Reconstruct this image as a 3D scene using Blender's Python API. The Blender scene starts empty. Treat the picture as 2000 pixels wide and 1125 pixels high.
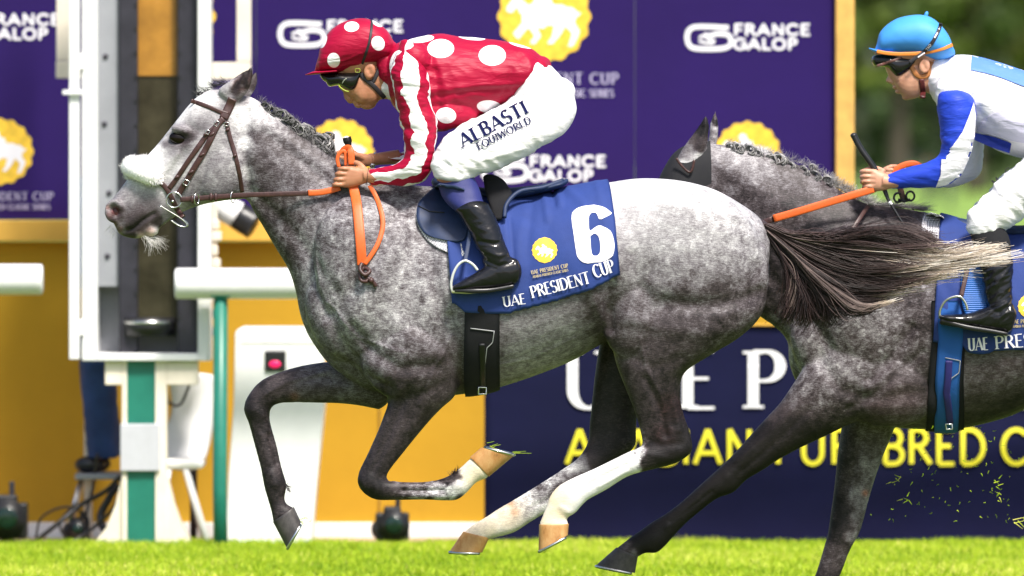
import bpy, math, random
import numpy as np
from mathutils import Vector, noise
from mathutils.bvhtree import BVHTree
from mathutils.geometry import tessellate_polygon

scene = bpy.context.scene
COL = scene.collection
random.seed(7)
RNG = np.random.default_rng(11)

# ------------------------------------------------------------------ camera, sky, sun, exposure
D = 40.0            # metres from the camera to the plane the leading horse runs in
FPX = 19200.0       # focal length in pixels of a 2000 px wide picture
HZ = 315.0          # row of the horizon
CAMH = 1.95         # height of the lens above the turf
cam_d = bpy.data.cameras.new("camera")
cam = bpy.data.objects.new("camera", cam_d)
COL.objects.link(cam)
scene.camera = cam
cam.location = (0, -D, CAMH)
cam.rotation_euler = (math.radians(90), 0, 0)
cam_d.sensor_width = 36.0
cam_d.lens = FPX / 2000 * 36.0
cam_d.shift_y = -(562.5 - HZ) / 2000
cam_d.clip_start = 1.0
cam_d.clip_end = 4000.0
cam_d.dof.use_dof = True
cam_d.dof.focus_distance = D - 0.1
cam_d.dof.aperture_fstop = 4.2

SUN_ELEV = 56.0          # high, from behind the camera and a little to its right
world = bpy.data.worlds.new("World")
scene.world = world
world.use_nodes = True
wn = world.node_tree.nodes
sky = wn.new("ShaderNodeTexSky")
sky.sky_type = 'NISHITA'
sky.sun_disc = False
sky.sun_elevation = math.radians(SUN_ELEV)
sky.sun_rotation = math.radians(180 - 24)
sky.air_density = 1.0
sky.dust_density = 3.0
sky.ozone_density = 1.0
wn["Background"].inputs[1].default_value = 0.115
world.node_tree.links.new(sky.outputs[0], wn["Background"].inputs[0])
sun_d = bpy.data.lights.new("sun", 'SUN')
sun_d.energy = 3.7
sun_d.angle = math.radians(11)
sun_d.color = (1.0, 0.95, 0.88)
sun = bpy.data.objects.new("sun", sun_d)
COL.objects.link(sun)
sun.location = (8, -20, 25)
_sd = Vector((math.sin(math.radians(24)) * math.cos(math.radians(SUN_ELEV)),
              -math.cos(math.radians(24)) * math.cos(math.radians(SUN_ELEV)),
              math.sin(math.radians(SUN_ELEV))))
sun.rotation_euler = _sd.to_track_quat('Z', 'Y').to_euler()
scene.view_settings.view_transform = 'Standard'
scene.view_settings.look = 'None'
scene.view_settings.gamma = 1.0
scene.view_settings.exposure = 0.8

# ------------------------------------------------------------------ pixel plane helpers
def P(px, py, y=0.0):
    s = FPX / (D + y)
    return ((px - 1000.0) / s, y, CAMH - (py - HZ) / s)
def Parr(px, py, y):
    s = FPX / (D + y)
    return np.stack([(px - 1000.0) / s, np.broadcast_to(y, np.shape(px)).astype(float), CAMH - (py - HZ) / s], -1)
def inv(v):
    s = FPX / (D + v[:, 1])
    return np.stack([1000 + v[:, 0] * s, HZ - (v[:, 2] - CAMH) * s, v[:, 1]], -1)
def gpy(y):                       # row of the ground at depth y
    return HZ + CAMH * FPX / (D + y)
def crop(x0, y0, sc):
    return lambda x, y: (x0 + x / sc, y0 + y / sc)

# ------------------------------------------------------------------ material helpers
def nmat(name):
    m = bpy.data.materials.new(name)
    m.use_nodes = True
    nt = m.node_tree
    return m, nt, nt.nodes["Principled BSDF"]
def nd(nt, typ, **kw):
    n = nt.nodes.new(typ)
    for k, v in kw.items():
        if k.startswith('i_'):
            kk = k[2:]
            n.inputs[int(kk) if kk.isdigit() else kk].default_value = v
        else:
            setattr(n, k, v)
    return n
def lk(nt, a, b): nt.links.new(a, b)
def math_n(nt, op, a, b=None, c=None, clamp=False):
    n = nt.nodes.new("ShaderNodeMath"); n.operation = op; n.use_clamp = clamp
    for i, v in enumerate((a, b, c)):
        if v is None: continue
        if isinstance(v, (int, float)): n.inputs[i].default_value = v
        else: nt.links.new(v, n.inputs[i])
    return n.outputs[0]
def mixc(nt, f, a, b, mode='MIX'):
    n = nt.nodes.new("ShaderNodeMix"); n.data_type = 'RGBA'; n.blend_type = mode
    for i, v in ((0, f), (6, a), (7, b)):
        if isinstance(v, (int, float)): n.inputs[i].default_value = v
        elif isinstance(v, tuple): n.inputs[i].default_value = (*v[:3], 1)
        else: nt.links.new(v, n.inputs[i])
    return n.outputs[2]
def noise_n(nt, scale, detail=4, rough=0.6, vec=None, dist=0.0):
    n = nd(nt, "ShaderNodeTexNoise"); n.inputs['Scale'].default_value = scale
    n.inputs['Detail'].default_value = detail; n.inputs['Roughness'].default_value = rough
    n.inputs['Distortion'].default_value = dist
    if vec is None:
        tc = nd(nt, "ShaderNodeTexCoord"); vec = tc.outputs['Object']
    lk(nt, vec, n.inputs['Vector'])
    return n.outputs['Fac']
def ramp(nt, fac, stops, interp='LINEAR'):
    r = nd(nt, "ShaderNodeValToRGB"); e = r.color_ramp.elements
    r.color_ramp.interpolation = interp
    while len(e) < len(stops): e.new(0.5)
    for i, (p, c) in enumerate(stops):
        e[i].position = p; e[i].color = (*c, 1) if len(c) == 3 else c
    lk(nt, fac, r.inputs[0])
    return r.outputs[0]
def bump(nt, h, strength, dist, bs):
    b = nd(nt, "ShaderNodeBump"); b.inputs['Strength'].default_value = strength
    b.inputs['Distance'].default_value = dist
    lk(nt, h, b.inputs['Height']); lk(nt, b.outputs[0], bs.inputs['Normal'])
MATS = {}
def simple(name, col, rough=0.6, metal=0.0, var=0.12, nscale=12.0, bscale=None, bstr=0.2, bdist=0.002, sheen=0, emit=None, coat=0, spec=None):
    """colour with a slow mottling, a little roughness variation and an optional bump"""
    if name in MATS: return MATS[name]
    m, nt, bs = nmat(name)
    f = noise_n(nt, nscale, 5, 0.65)
    c2 = tuple(max(0, x * (1 - var)) for x in col); c3 = tuple(min(1, x * (1 + var)) for x in col)
    lk(nt, ramp(nt, f, [(0.3, c2), (0.7, c3)]), bs.inputs['Base Color'])
    r = math_n(nt, 'MULTIPLY_ADD', f, 0.2, rough - 0.1, clamp=True)
    lk(nt, r, bs.inputs['Roughness'])
    bs.inputs['Metallic'].default_value = metal
    if coat: bs.inputs['Coat Weight'].default_value = coat; bs.inputs['Coat Roughness'].default_value = 0.08
    if spec is not None: bs.inputs['Specular IOR Level'].default_value = spec
    if bscale: bump(nt, noise_n(nt, bscale, 3, 0.6), bstr, bdist, bs)
    if emit:
        bs.inputs['Emission Color'].default_value = (*emit[0], 1); bs.inputs['Emission Strength'].default_value = emit[1]
    MATS[name] = m
    return m

# ------------------------------------------------------------------ object helpers
def thing(name, label, cat, loc=(0, 0, 0), group=None, kind=None):
    o = bpy.data.objects.new(name, None); COL.objects.link(o)
    o.empty_display_size = 0.1
    o.location = loc; o['label'] = label; o['category'] = cat
    o['_w'] = list(loc)
    if group: o['group'] = group
    if kind: o['kind'] = kind
    return o
def tagm(o, label, cat, group=None, kind=None):
    o['label'] = label; o['category'] = cat
    if group: o['group'] = group
    if kind: o['kind'] = kind
    return o
class MB:
    """collects shapes into one mesh; uv kept per vertex in self.uv"""
    def __init__(s): s.v = []; s.f = []; s.uv = []; s.mi = []; s.cur = 0
    def add(s, v, f, uv=None):
        n = sum(len(a) for a in s.v); v = np.asarray(v, float).reshape(-1, 3)
        s.v.append(v); s.f.extend([tuple(int(i) + n for i in t) for t in f]); s.mi += [s.cur] * len(f)
        s.uv.append(np.zeros((len(v), 2)) if uv is None else np.asarray(uv, float))
        return s
    def arr(s): return np.concatenate(s.v) if s.v else np.zeros((0, 3))
    def box(s, c, d, rz=0):
        c = np.array(c, float); h = np.array(d, float) / 2
        v = np.array([(x, y, z) for x in (-1, 1) for y in (-1, 1) for z in (-1, 1)]) * h
        if rz:
            cs, sn = math.cos(rz), math.sin(rz); v = np.stack([v[:, 0]*cs - v[:, 1]*sn, v[:, 0]*sn + v[:, 1]*cs, v[:, 2]], -1)
        return s.add(v + c, [(0, 1, 3, 2), (4, 6, 7, 5), (0, 4, 5, 1), (2, 3, 7, 6), (0, 2, 6, 4), (1, 5, 7, 3)])
    def pbox(s, x0, y0, x1, y1, y, depth):
        """box whose front face covers a pixel rectangle at depth y"""
        a = P(x0, y1, y); b = P(x1, y0, y)
        return s.box(((a[0]+b[0])/2, y + depth/2, (a[2]+b[2])/2), (b[0]-a[0], depth, b[2]-a[2]))
    def prism(s, pts, y, depth):
        """pixel outline at depth y given real thickness"""
        n = len(pts); fr = [P(px, py, y) for px, py in pts]; bk = [(p[0], p[1] + depth, p[2]) for p in fr]
        tris = tessellate_polygon([[Vector((p[0], p[2], 0)) for p in fr]])
        f = [tuple(t) for t in tris] + [tuple(i + n for i in reversed(t)) for t in tris]
        f += [(i, i + n, (i + 1) % n + n, (i + 1) % n) for i in range(n)]
        return s.add(fr + bk, f)
    def tube(s, pts, r, n=8, cap=True, closed=False, flat=None):
        """pts world; r scalar or list; flat=(w,t) makes a strap: half-width w in the picture plane, half-thickness t in depth"""
        p = np.asarray(pts, float); m = len(p); r = np.broadcast_to(np.asarray(r, float), (m,))
        if closed: t = np.roll(p, -1, 0) - np.roll(p, 1, 0)
        else: t = np.gradient(p, axis=0)
        t /= np.linalg.norm(t, axis=1)[:, None] + 1e-12
        ref = np.array([0, 1.0, 0]); a = ref - t * (t @ ref)[:, None]
        la = np.linalg.norm(a, axis=1)
        bad = la < 0.15
        if bad.any():
            r2 = np.array([1.0, 0, 0]); a2 = r2 - t * (t @ r2)[:, None]; a[bad] = a2[bad]; la = np.linalg.norm(a, axis=1)
        a /= la[:, None]; b = np.cross(t, a)
        th = np.arange(n) * 2 * math.pi / n
        if flat:
            w, d = flat; pw = 0.5
            ca, sa = np.cos(th), np.sin(th)
            rad = 1.0 / (np.abs(ca)**4 + np.abs(sa)**4)**0.25
            ring = (b[:, None] * (ca * rad)[None, :, None] * w + a[:, None] * (sa * rad)[None, :, None] * d) * (r[:, None, None])
        else:
            ring = (a[:, None] * np.cos(th)[None, :, None] + b[:, None] * np.sin(th)[None, :, None]) * r[:, None, None]
        v = (p[:, None] + ring).reshape(-1, 3)
        f = []
        M = m if closed else m - 1
        for i in range(M):
            j = (i + 1) % m
            for k in range(n):
                l = (k + 1) % n
                f.append((i*n + k, i*n + l, j*n + l, j*n + k))
        uv = np.stack([np.tile(th / (2*math.pi), m), np.repeat(np.linspace(0, 1, m), n)], -1)
        if cap and not closed:
            f.append(tuple(range(n - 1, -1, -1))); f.append(tuple(range((m-1)*n, m*n)))
        return s.add(v, f, uv)
    def ptube(s, pts, r, n=10, k=8, **kw):
        """smooth tube through (px,py,depth) points"""
        q = smooth_path([P(*a) for a in pts], k)
        if not np.isscalar(r): r = np.interp(np.linspace(0, 1, len(q)), np.linspace(0, 1, len(r)), r)
        return s.tube(q, r, n, **kw)
    def ell(s, c, r, rot=0.0, nu=20, nv=12, twist=None):
        """ellipsoid at world c, radii (x,y,z), rotated by rot about the depth axis"""
        u = np.arange(nu) * 2*math.pi / nu; w = np.linspace(0, math.pi, nv + 1)[1:-1]
        U, W = np.meshgrid(u, w)
        v = np.stack([np.sin(W)*np.cos(U)*r[0], np.sin(W)*np.sin(U)*r[1], np.cos(W)*r[2]], -1).reshape(-1, 3)
        v = np.concatenate([v, [[0, 0, r[2]], [0, 0, -r[2]]]])
        cs, sn = math.cos(rot), math.sin(rot)
        v = np.stack([v[:, 0]*cs + v[:, 2]*sn, v[:, 1], -v[:, 0]*sn + v[:, 2]*cs], -1) + np.array(c)
        f = []; R = nv - 1
        for i in range(R - 1):
            for k in range(nu):
                l = (k + 1) % nu; f.append((i*nu + k, (i+1)*nu + k, (i+1)*nu + l, i*nu + l))
        T = R * nu
        for k in range(nu):
            l = (k + 1) % nu; f.append((T, k, l)); f.append((T + 1, (R-1)*nu + l, (R-1)*nu + k))
        return s.add(v, f)
    def pell(s, px, py, y, rx, rz, ry, rot=0.0, **kw):
        """ellipsoid by pixel centre and pixel radii, depth radius in metres; rot in degrees, clockwise in the picture"""
        k = (D + y) / FPX
        return s.ell(P(px, py, y), (rx*k, ry, rz*k), math.radians(rot), **kw)
    def loft(s, secs, n=28, sub=6, e=2.0, cap=True, capk=1.0):
        """secs: (x1,y1,x2,y2,halfdepth,ycentre): the two outline points of each section in pixels"""
        S = np.array([(q + (0.0,))[:6] if len(q) == 5 else q[:6] for q in secs], float)
        S = catmull(S, sub)
        m = len(S); c = (S[:, 0:2] + S[:, 2:4]) / 2; h = (S[:, 0:2] - S[:, 2:4]) / 2
        th = np.arange(n) * 2*math.pi / n
        ct = np.sign(np.cos(th)) * np.abs(np.cos(th))**(2/e); st = np.sign(np.sin(th)) * np.abs(np.sin(th))**(2/e)
        def ring(cc, hh, b, yc, k):
            px = cc[0] + hh[0]*ct*k; py = cc[1] + hh[1]*ct*k
            w = Parr(px, py, yc); w[:, 1] += b*st*k
            return w
        rings = []; vv = []
        def add(cc, hh, b, yc, k, v): rings.append(ring(cc, hh, b, yc, k)); vv.append(v)
        if cap:
            d = c[0] - c[1]; L = np.linalg.norm(d) + 1e-9; d = d / L; R = min(np.linalg.norm(h[0]), S[0, 4]*FPX/D) * 0.9
            for a in (80, 60, 35, 15): add(c[0] + d*R*math.sin(math.radians(a)), h[0], S[0, 4], S[0, 5], math.cos(math.radians(a)), 0)
        for i in range(m): add(c[i], h[i], S[i, 4], S[i, 5], 1.0, i/(m-1))
        if cap:
            d = c[-1] - c[-2]; L = np.linalg.norm(d) + 1e-9; d = d / L; R = min(np.linalg.norm(h[-1]), S[-1, 4]*FPX/D) * 0.9 * capk
            for a in (15, 35, 60, 80): add(c[-1] + d*R*math.sin(math.radians(a)), h[-1], S[-1, 4], S[-1, 5], math.cos(math.radians(a)), 1)
        V = np.concatenate(rings); M = len(rings); f = []
        for i in range(M - 1):
            for k in range(n):
                l = (k + 1) % n; f.append((i*n + k, (i+1)*n + k, (i+1)*n + l, i*n + l))
        f.append(tuple(range(n))); f.append(tuple(range(M*n - 1, (M-1)*n - 1, -1)))
        uv = np.stack([np.tile(th/(2*math.pi), M), np.repeat(vv, n)], -1)
        return s.add(V, f, uv)
    def remesh(s, voxel, iters=4, factor=0.5):
        me = bpy.data.meshes.new("tmp"); me.from_pydata(s.arr().tolist(), [], s.f)
        # make normals consistent so the volume is closed the right way round
        import bmesh
        bm = bmesh.new(); bm.from_mesh(me); bmesh.ops.recalc_face_normals(bm, faces=bm.faces); bm.to_mesh(me); bm.free()
        o = bpy.data.objects.new("tmp", me); COL.objects.link(o)
        m = o.modifiers.new("r", 'REMESH'); m.mode = 'VOXEL'; m.voxel_size = voxel; m.adaptivity = 0
        if iters:
            q = o.modifiers.new("s", 'SMOOTH'); q.factor = factor; q.iterations = iters
        dg = bpy.context.evaluated_depsgraph_get(); ev = o.evaluated_get(dg); em = ev.to_mesh()
        nv = len(em.vertices); V = np.empty(nv*3); em.vertices.foreach_get("co", V); V = V.reshape(-1, 3)
        F = [tuple(p.vertices) for p in em.polygons]
        ev.to_mesh_clear(); bpy.data.objects.remove(o); bpy.data.meshes.remove(me)
        out = MB(); out.v = [V]; out.f = F; out.uv = [np.zeros((nv, 2))]; out.mi = [0]*len(F)
        return out
    def build_by_material(s, names, mats, parent, **kw):
        v = s.arr(); f = s.f; mi = np.array(s.mi)
        for k, (nm, m) in enumerate(zip(names, mats)):
            idx = np.nonzero(mi == k)[0]
            if not len(idx): continue
            used = sorted({i for q in idx for i in f[q]}); mp = {a: b for b, a in enumerate(used)}
            o = MB(); o.add(v[used], [tuple(mp[i] for i in f[q]) for q in idx]); o.build(nm, m, parent, **kw)
    def normals(s):
        v = s.arr(); q = [f for f in s.f]
        N = np.zeros_like(v)
        F4 = np.array([f if len(f) == 4 else (f[0], f[1], f[2], f[2]) for f in q if len(f) in (3, 4)])
        n = np.cross(v[F4[:, 2]] - v[F4[:, 0]], v[F4[:, 3]] - v[F4[:, 1]])
        t = F4[:, 3] == F4[:, 2]
        n[t] = np.cross(v[F4[t, 1]] - v[F4[t, 0]], v[F4[t, 2]] - v[F4[t, 0]])
        for k in range(4): np.add.at(N, F4[:, k], n)
        return N / (np.linalg.norm(N, axis=1)[:, None] + 1e-12)
    def bvh(s): return BVHTree.FromPolygons(s.arr().tolist(), s.f)
    def build(s, name, mats, parent=None, attrs=None, smooth=True, rest=False, origin=None, bevel=0):
        v = s.arr().copy(); n = len(v)
        me = bpy.data.meshes.new(name)
        r = inv(v) if rest else None
        if parent is not None:
            p = parent
            while p.parent is not None: p = p.parent
            o0 = np.array(p['_w']); v -= o0
        elif origin is not None: v -= np.array(origin)
        else:
            o0 = np.array([(v[:, 0].min()+v[:, 0].max())/2, (v[:, 1].min()+v[:, 1].max())/2, v[:, 2].min()]); origin = o0; v -= o0
        me.from_pydata(v.tolist(), [], s.f)
        if not isinstance(mats, (list, tuple)): mats = [mats]
        for m in mats: me.materials.append(m)
        if any(s.mi): me.polygons.foreach_set("material_index", s.mi)
        if smooth: me.polygons.foreach_set("use_smooth", [True]*len(me.polygons))
        uv = np.concatenate(s.uv)
        if uv.any():
            a = me.attributes.new("par", 'FLOAT_VECTOR', 'POINT'); a.data.foreach_set("vector", np.concatenate([uv, np.zeros((n, 1))], 1).ravel())
        if rest:
            a = me.attributes.new("rest", 'FLOAT_VECTOR', 'POINT'); a.data.foreach_set("vector", r.ravel())
        for k, val in (attrs or {}).items():
            val = np.asarray(val, float)
            if val.ndim == 1:
                a = me.attributes.new(k, 'FLOAT', 'POINT'); a.data.foreach_set("value", val)
            else:
                a = me.attributes.new(k, 'FLOAT_VECTOR', 'POINT'); a.data.foreach_set("vector", val[:, :3].ravel())
        me.update()
        o = bpy.data.objects.new(name, me); COL.objects.link(o)
        if parent is not None: o.parent = parent
        else: o.location = origin; o['_w'] = [float(x) for x in origin]
        if bevel:
            b = o.modifiers.new("bevel", 'BEVEL'); b.width = bevel; b.segments = 2; b.limit_method = 'ANGLE'
            me.polygons.foreach_set("use_smooth", [False]*len(me.polygons))
        return o
def catmull(S, sub):
    S = np.asarray(S, float); m = len(S)
    if m < 3: 
        t = np.linspace(0, 1, sub*(m-1)+1)[:, None]; return S[0]*(1-t) + S[-1]*t
    E = np.vstack([2*S[0]-S[1], S, 2*S[-1]-S[-2]]); out = []
    for i in range(m - 1):
        p0, p1, p2, p3 = E[i:i+4]
        for k in range(sub):
            t = k/sub
            out.append(0.5*((2*p1) + (-p0+p2)*t + (2*p0-5*p1+4*p2-p3)*t*t + (-p0+3*p1-3*p2+p3)*t**3))
    out.append(S[-1]); return np.array(out)
def smooth_path(pts, k=8): return catmull(np.array(pts, float), k)
def pl_dist(xy, pts):
    """distance in pixels from each xy to a polyline and the parameter along it"""
    p = np.array(pts, float); best = np.full(len(xy), 1e9); par = np.zeros(len(xy))
    if len(p) == 1: return np.linalg.norm(xy - p[0], axis=1), par
    for i in range(len(p)-1):
        a, b = p[i], p[i+1]; ab = b - a
        t = np.clip(((xy - a) @ ab) / (ab @ ab + 1e-9), 0, 1)
        d = np.linalg.norm(xy - (a + t[:, None]*ab), axis=1)
        u = d < best; best[u] = d[u]; par[u] = (i + t[u])/(len(p)-1)
    return best, par
def sculpt(mb, ops, ymid=0.0, T=None):
    """ops: (points, width px, amplitude m, side) pushes the skin along its normal near a traced line; side n / f / b"""
    V = mb.v[0]; N = mb.normals(); r = inv(V)
    xy = r[:, :2]; disp = np.zeros(len(V))
    ny = N[:, 1]
    for pts, w, amp, side in ops:
        if T: pts = [T(*p) for p in pts]
        d, t = pl_dist(xy, pts)
        g = np.exp(-(d/w)**2) * amp * np.clip(np.abs(ny)*1.6 - 0.1, 0, 1)
        if side == 'n': g = g * (r[:, 2] < ymid)
        if side == 'f': g = g * (r[:, 2] > ymid)
        if side == 'N': g = g * (r[:, 2] < ymid) * (ny < 0)
        disp += g
    mb.v = [V + N * disp[:, None]]
    return mb
def field(r, pts, default, side_pen=400.0, ymid=0.0):
    """soft blend of traced control values (px, py, radius, value, side)"""
    xy = r[:, :2]; num = np.full(len(r), 1e-4) * default; den = np.full(len(r), 1e-4)
    for q in pts:
        px, py, rad, val = q[:4]; side = q[4] if len(q) > 4 else 0
        d2 = ((xy[:, 0]-px)**2 + (xy[:, 1]-py)**2) / rad**2
        w = np.exp(-d2)
        if side: w = w * np.where(np.sign(r[:, 2]-ymid) == side, 1, 1e-3)
        num += w*val; den += w
    return num/den
def fbm(v, scale, seed=0, oct=3):
    o = Vector((seed*13.1, seed*7.7, seed*3.3)); out = np.empty(len(v))
    for i, p in enumerate(v): out[i] = noise.fractal(Vector(p)*scale + o, 0.9, 2.0, oct)
    return out
def ray_y(bv, px, py, y0=-3.0, far=False):
    """depth of the first surface met by a ray going straight away from the camera side"""
    yy = 0.0
    for _ in range(2):
        w = P(px, py, yy)
        o = Vector((w[0], y0 if not far else -y0, w[2])); d = Vector((0, 1 if not far else -1, 0))
        h = bv.ray_cast(o, d)
        if h[0] is None: return None
        yy = h[0].y
    return yy
def on(bv, px, py, off=0.006, default=-0.1):
    y = ray_y(bv, px, py)
    return (px, py, (default if y is None else y - off))
def wrap(bv, px, zc, bot_py, n, off, yref=-0.25, far=False, top_off=None):
    """n points from the ridge over one flank down to row bot_py, at column px"""
    x = P(px, 400, yref)[0]; res = []
    for a in np.radians(np.linspace(90, -62, 110)):
        d = Vector((0, -math.cos(a), math.sin(a))); o = Vector((x, 0, zc))
        h = bv.ray_cast(o + d*2.0, -d)
        if h[0] is not None: res.append(np.array(h[0] + h[1]*off))
    res = np.array(res); zb = P(px, bot_py, yref)[2]
    k = np.argmax(res[:, 2] < zb); k = len(res)-1 if k == 0 else k
    res = res[:k+1]
    L = np.concatenate([[0], np.cumsum(np.linalg.norm(np.diff(res, axis=0), axis=1))])
    t = np.linspace(0, L[-1], n)
    q = np.stack([np.interp(t, L, res[:, i]) for i in range(3)], -1)
    if far: q[:, 1] *= -1
    return q
def grid_sheet(mb, G, thick=0.004):
    """G: (rows, cols, 3) sheet given a real thickness"""
    R, C = G.shape[:2]; du = np.gradient(G, axis=0); dv = np.gradient(G, axis=1)
    N = np.cross(du, dv); N /= np.linalg.norm(N, axis=2)[..., None] + 1e-12
    A = G.reshape(-1, 3); B = (G - N*thick).reshape(-1, 3); n = R*C; f = []
    for i in range(R-1):
        for j in range(C-1):
            a, b, c, d = i*C+j, i*C+j+1, (i+1)*C+j+1, (i+1)*C+j
            f.append((a, b, c, d)); f.append((d+n, c+n, b+n, a+n))
    for i in range(R-1):
        for j in (0, C-1):
            a, b = i*C+j, (i+1)*C+j; f.append((a, b, b+n, a+n))
    for j in range(C-1):
        for i in (0, R-1):
            a, b = i*C+j, i*C+j+1; f.append((a, b, b+n, a+n))
    uu, vv = np.meshgrid(np.linspace(0, 1, C), np.linspace(0, 1, R))
    uv = np.stack([uu, vv], -1).reshape(-1, 2)
    return mb.add(np.concatenate([A, B]), f, np.concatenate([uv, uv]))
def resample(pts, step):
    p = np.array(pts, float); L = np.concatenate([[0], np.cumsum(np.linalg.norm(np.diff(p, axis=0), axis=1))])
    n = max(2, int(L[-1]/step)+1); t = np.linspace(0, L[-1], n)
    return np.stack([np.interp(t, L, p[:, i]) for i in range(p.shape[1])], -1)

# ------------------------------------------------------------------ lettering: strokes of a drawn alphabet
def _arc(cx, cy, rx, ry, a0, a1, n=14):
    return [(cx + rx*math.cos(math.radians(a)), cy + ry*math.sin(math.radians(a))) for a in np.linspace(a0, a1, n)]
# every letter: (width, [stroke point lists], [serif x positions (x, y)], [forced weights])
def glyph(ch):
    A = _arc
    G = {
     'A': (.78, [[(0, 0), (.39, 1)], [(.39, 1), (.78, 0)], [(.13, .32), (.65, .32)]], [(0, 0), (.78, 0)], [0, 1, 0]),
     'B': (.62, [[(.1, 0), (.1, 1)], [(.1, 1), (.34, 1)] + A(.34, .76, .22, .24, 90, -90) + [(.1, .52)], [(.3, .52)] + A(.34, .26, .27, .26, 90, -90) + [(.1, 0)]], [(.1, 0), (.1, 1)], None),
     'C': (.74, [A(.42, .5, .4, .5, 45, 315, 26)], [], None),
     'D': (.74, [[(.1, 0), (.1, 1)], [(.1, 1), (.28, 1)] + A(.28, .5, .44, .5, 90, -90, 22) + [(.1, 0)]], [(.1, 0), (.1, 1)], None),
     'E': (.56, [[(.1, 0), (.1, 1)], [(.1, 1), (.54, 1)], [(.1, .52), (.46, .52)], [(.1, 0), (.56, 0)]], [(.1, 0), (.1, 1)], None),
     'F': (.54, [[(.1, 0), (.1, 1)], [(.1, 1), (.54, 1)], [(.1, .5), (.46, .5)]], [(.1, 0), (.1, 1)], None),
     'G': (.78, [A(.42, .5, .4, .5, 45, 360, 28) , [(.5, .48), (.82, .48)], [(.78, .5), (.78, .1)]], [], None),
     'I': (.2, [[(.1, 0), (.1, 1)]], [(.1, 0), (.1, 1)], None),
     'K': (.66, [[(.1, 0), (.1, 1)], [(.62, 1), (.12, .42)], [(.28, .58), (.66, 0)]], [(.1, 0), (.1, 1)], [1, 0, 1]),
     'L': (.54, [[(.1, 0), (.1, 1)], [(.1, 0), (.54, 0)]], [(.1, 0), (.1, 1)], None),
     'M': (.92, [[(.1, 0), (.14, 1)], [(.14, 1), (.46, .1)], [(.46, .1), (.78, 1)], [(.78, 1), (.84, 0)]], [(.1, 0), (.84, 0)], [0, 1, 0, 1]),
     'N': (.8, [[(.1, 0), (.1, 1)], [(.1, 1), (.7, 0)], [(.7, 0), (.7, 1)]], [(.1, 0), (.1, 1), (.7, 1)], [0, 1, 0]),
     'O': (.84, [A(.42, .5, .4, .5, 0, 360, 34)], [], None),
     'P': (.6, [[(.1, 0), (.1, 1)], [(.1, 1), (.3, 1)] + A(.3, .74, .27, .26, 90, -90) + [(.1, .48)]], [(.1, 0), (.1, 1)], None),
     'Q': (.84, [A(.42, .5, .4, .5, 0, 360, 34), [(.44, .2), (.84, -.12)]], [], None),
     'R': (.66, [[(.1, 0), (.1, 1)], [(.1, 1), (.3, 1)] + A(.3, .76, .25, .24, 90, -90) + [(.1, .52)], [(.32, .52), (.68, 0)]], [(.1, 0), (.1, 1)], [None, None, 1]),
     'S': (.54, [A(.27, .75, .23, .25, 30, 250, 16) + A(.27, .26, .25, .26, 75, -150, 18)], [], None),
     'T': (.66, [[(.33, 0), (.33, 1)], [(0, 1), (.66, 1)]], [(.33, 0)], None),
     'U': (.76, [[(.1, 1), (.1, .32)] + A(.38, .32, .28, .32, 180, 360, 16) + [(.66, .32), (.66, 1)]], [(.1, 1), (.66, 1)], None),
     'W': (1.05, [[(0, 1), (.26, 0)], [(.26, 0), (.52, .95)], [(.52, .95), (.78, 0)], [(.78, 0), (1.05, 1)]], [(0, 1), (1.05, 1)], [1, 0, 1, 0]),
     '.': (.2, [[(.06, .04), (.14, .04)]], [], [1]),
     '6': (.64, [[(.56, .84)] + A(.34, .74, .2, .235, 25, 180, 12) + [(.14, .6), (.14, .28)] + A(.34, .28, .2, .255, 180, 360, 14) + A(.34, .34, .2, .22, 0, 175, 14)], [], None),
     ' ': (.34, [], [], None),
    }
    return G[ch]
def text_strokes(txt, heavy=.16, thin=.06, serif=True, space=.14):
    """list of (points, widths) in cap-height units, and the total width"""
    out = []; x = 0
    for ch in txt:
        w, strokes, serifs, force = glyph(ch)
        for i, st in enumerate(strokes):
            p = np.array(st, float)
            if len(p) == 2 or True: p = resample(p, .045)
            t = np.gradient(p, axis=0); t /= np.linalg.norm(t, axis=1)[:, None] + 1e-9
            if force is not None and force[i] is not None and ch not in ('.',): ww = np.full(len(p), heavy if force[i] else thin)
            elif ch == '.': ww = np.full(len(p), max(heavy, .14))
            else: ww = thin + (heavy - thin)*np.abs(t[:, 1])**1.5
            out.append((p + [x, 0], ww))
        if serif:
            for sx, sy in serifs:
                yy = thin*.45 if sy == 0 else 1 - thin*.45
                out.append((resample([(x + sx - heavy*.95, yy), (x + sx + heavy*.95, yy)], .08), np.full(max(2, int(heavy*1.9/.08)+1), thin*.9)))
        x += w + space
    return out, x - space
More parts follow.
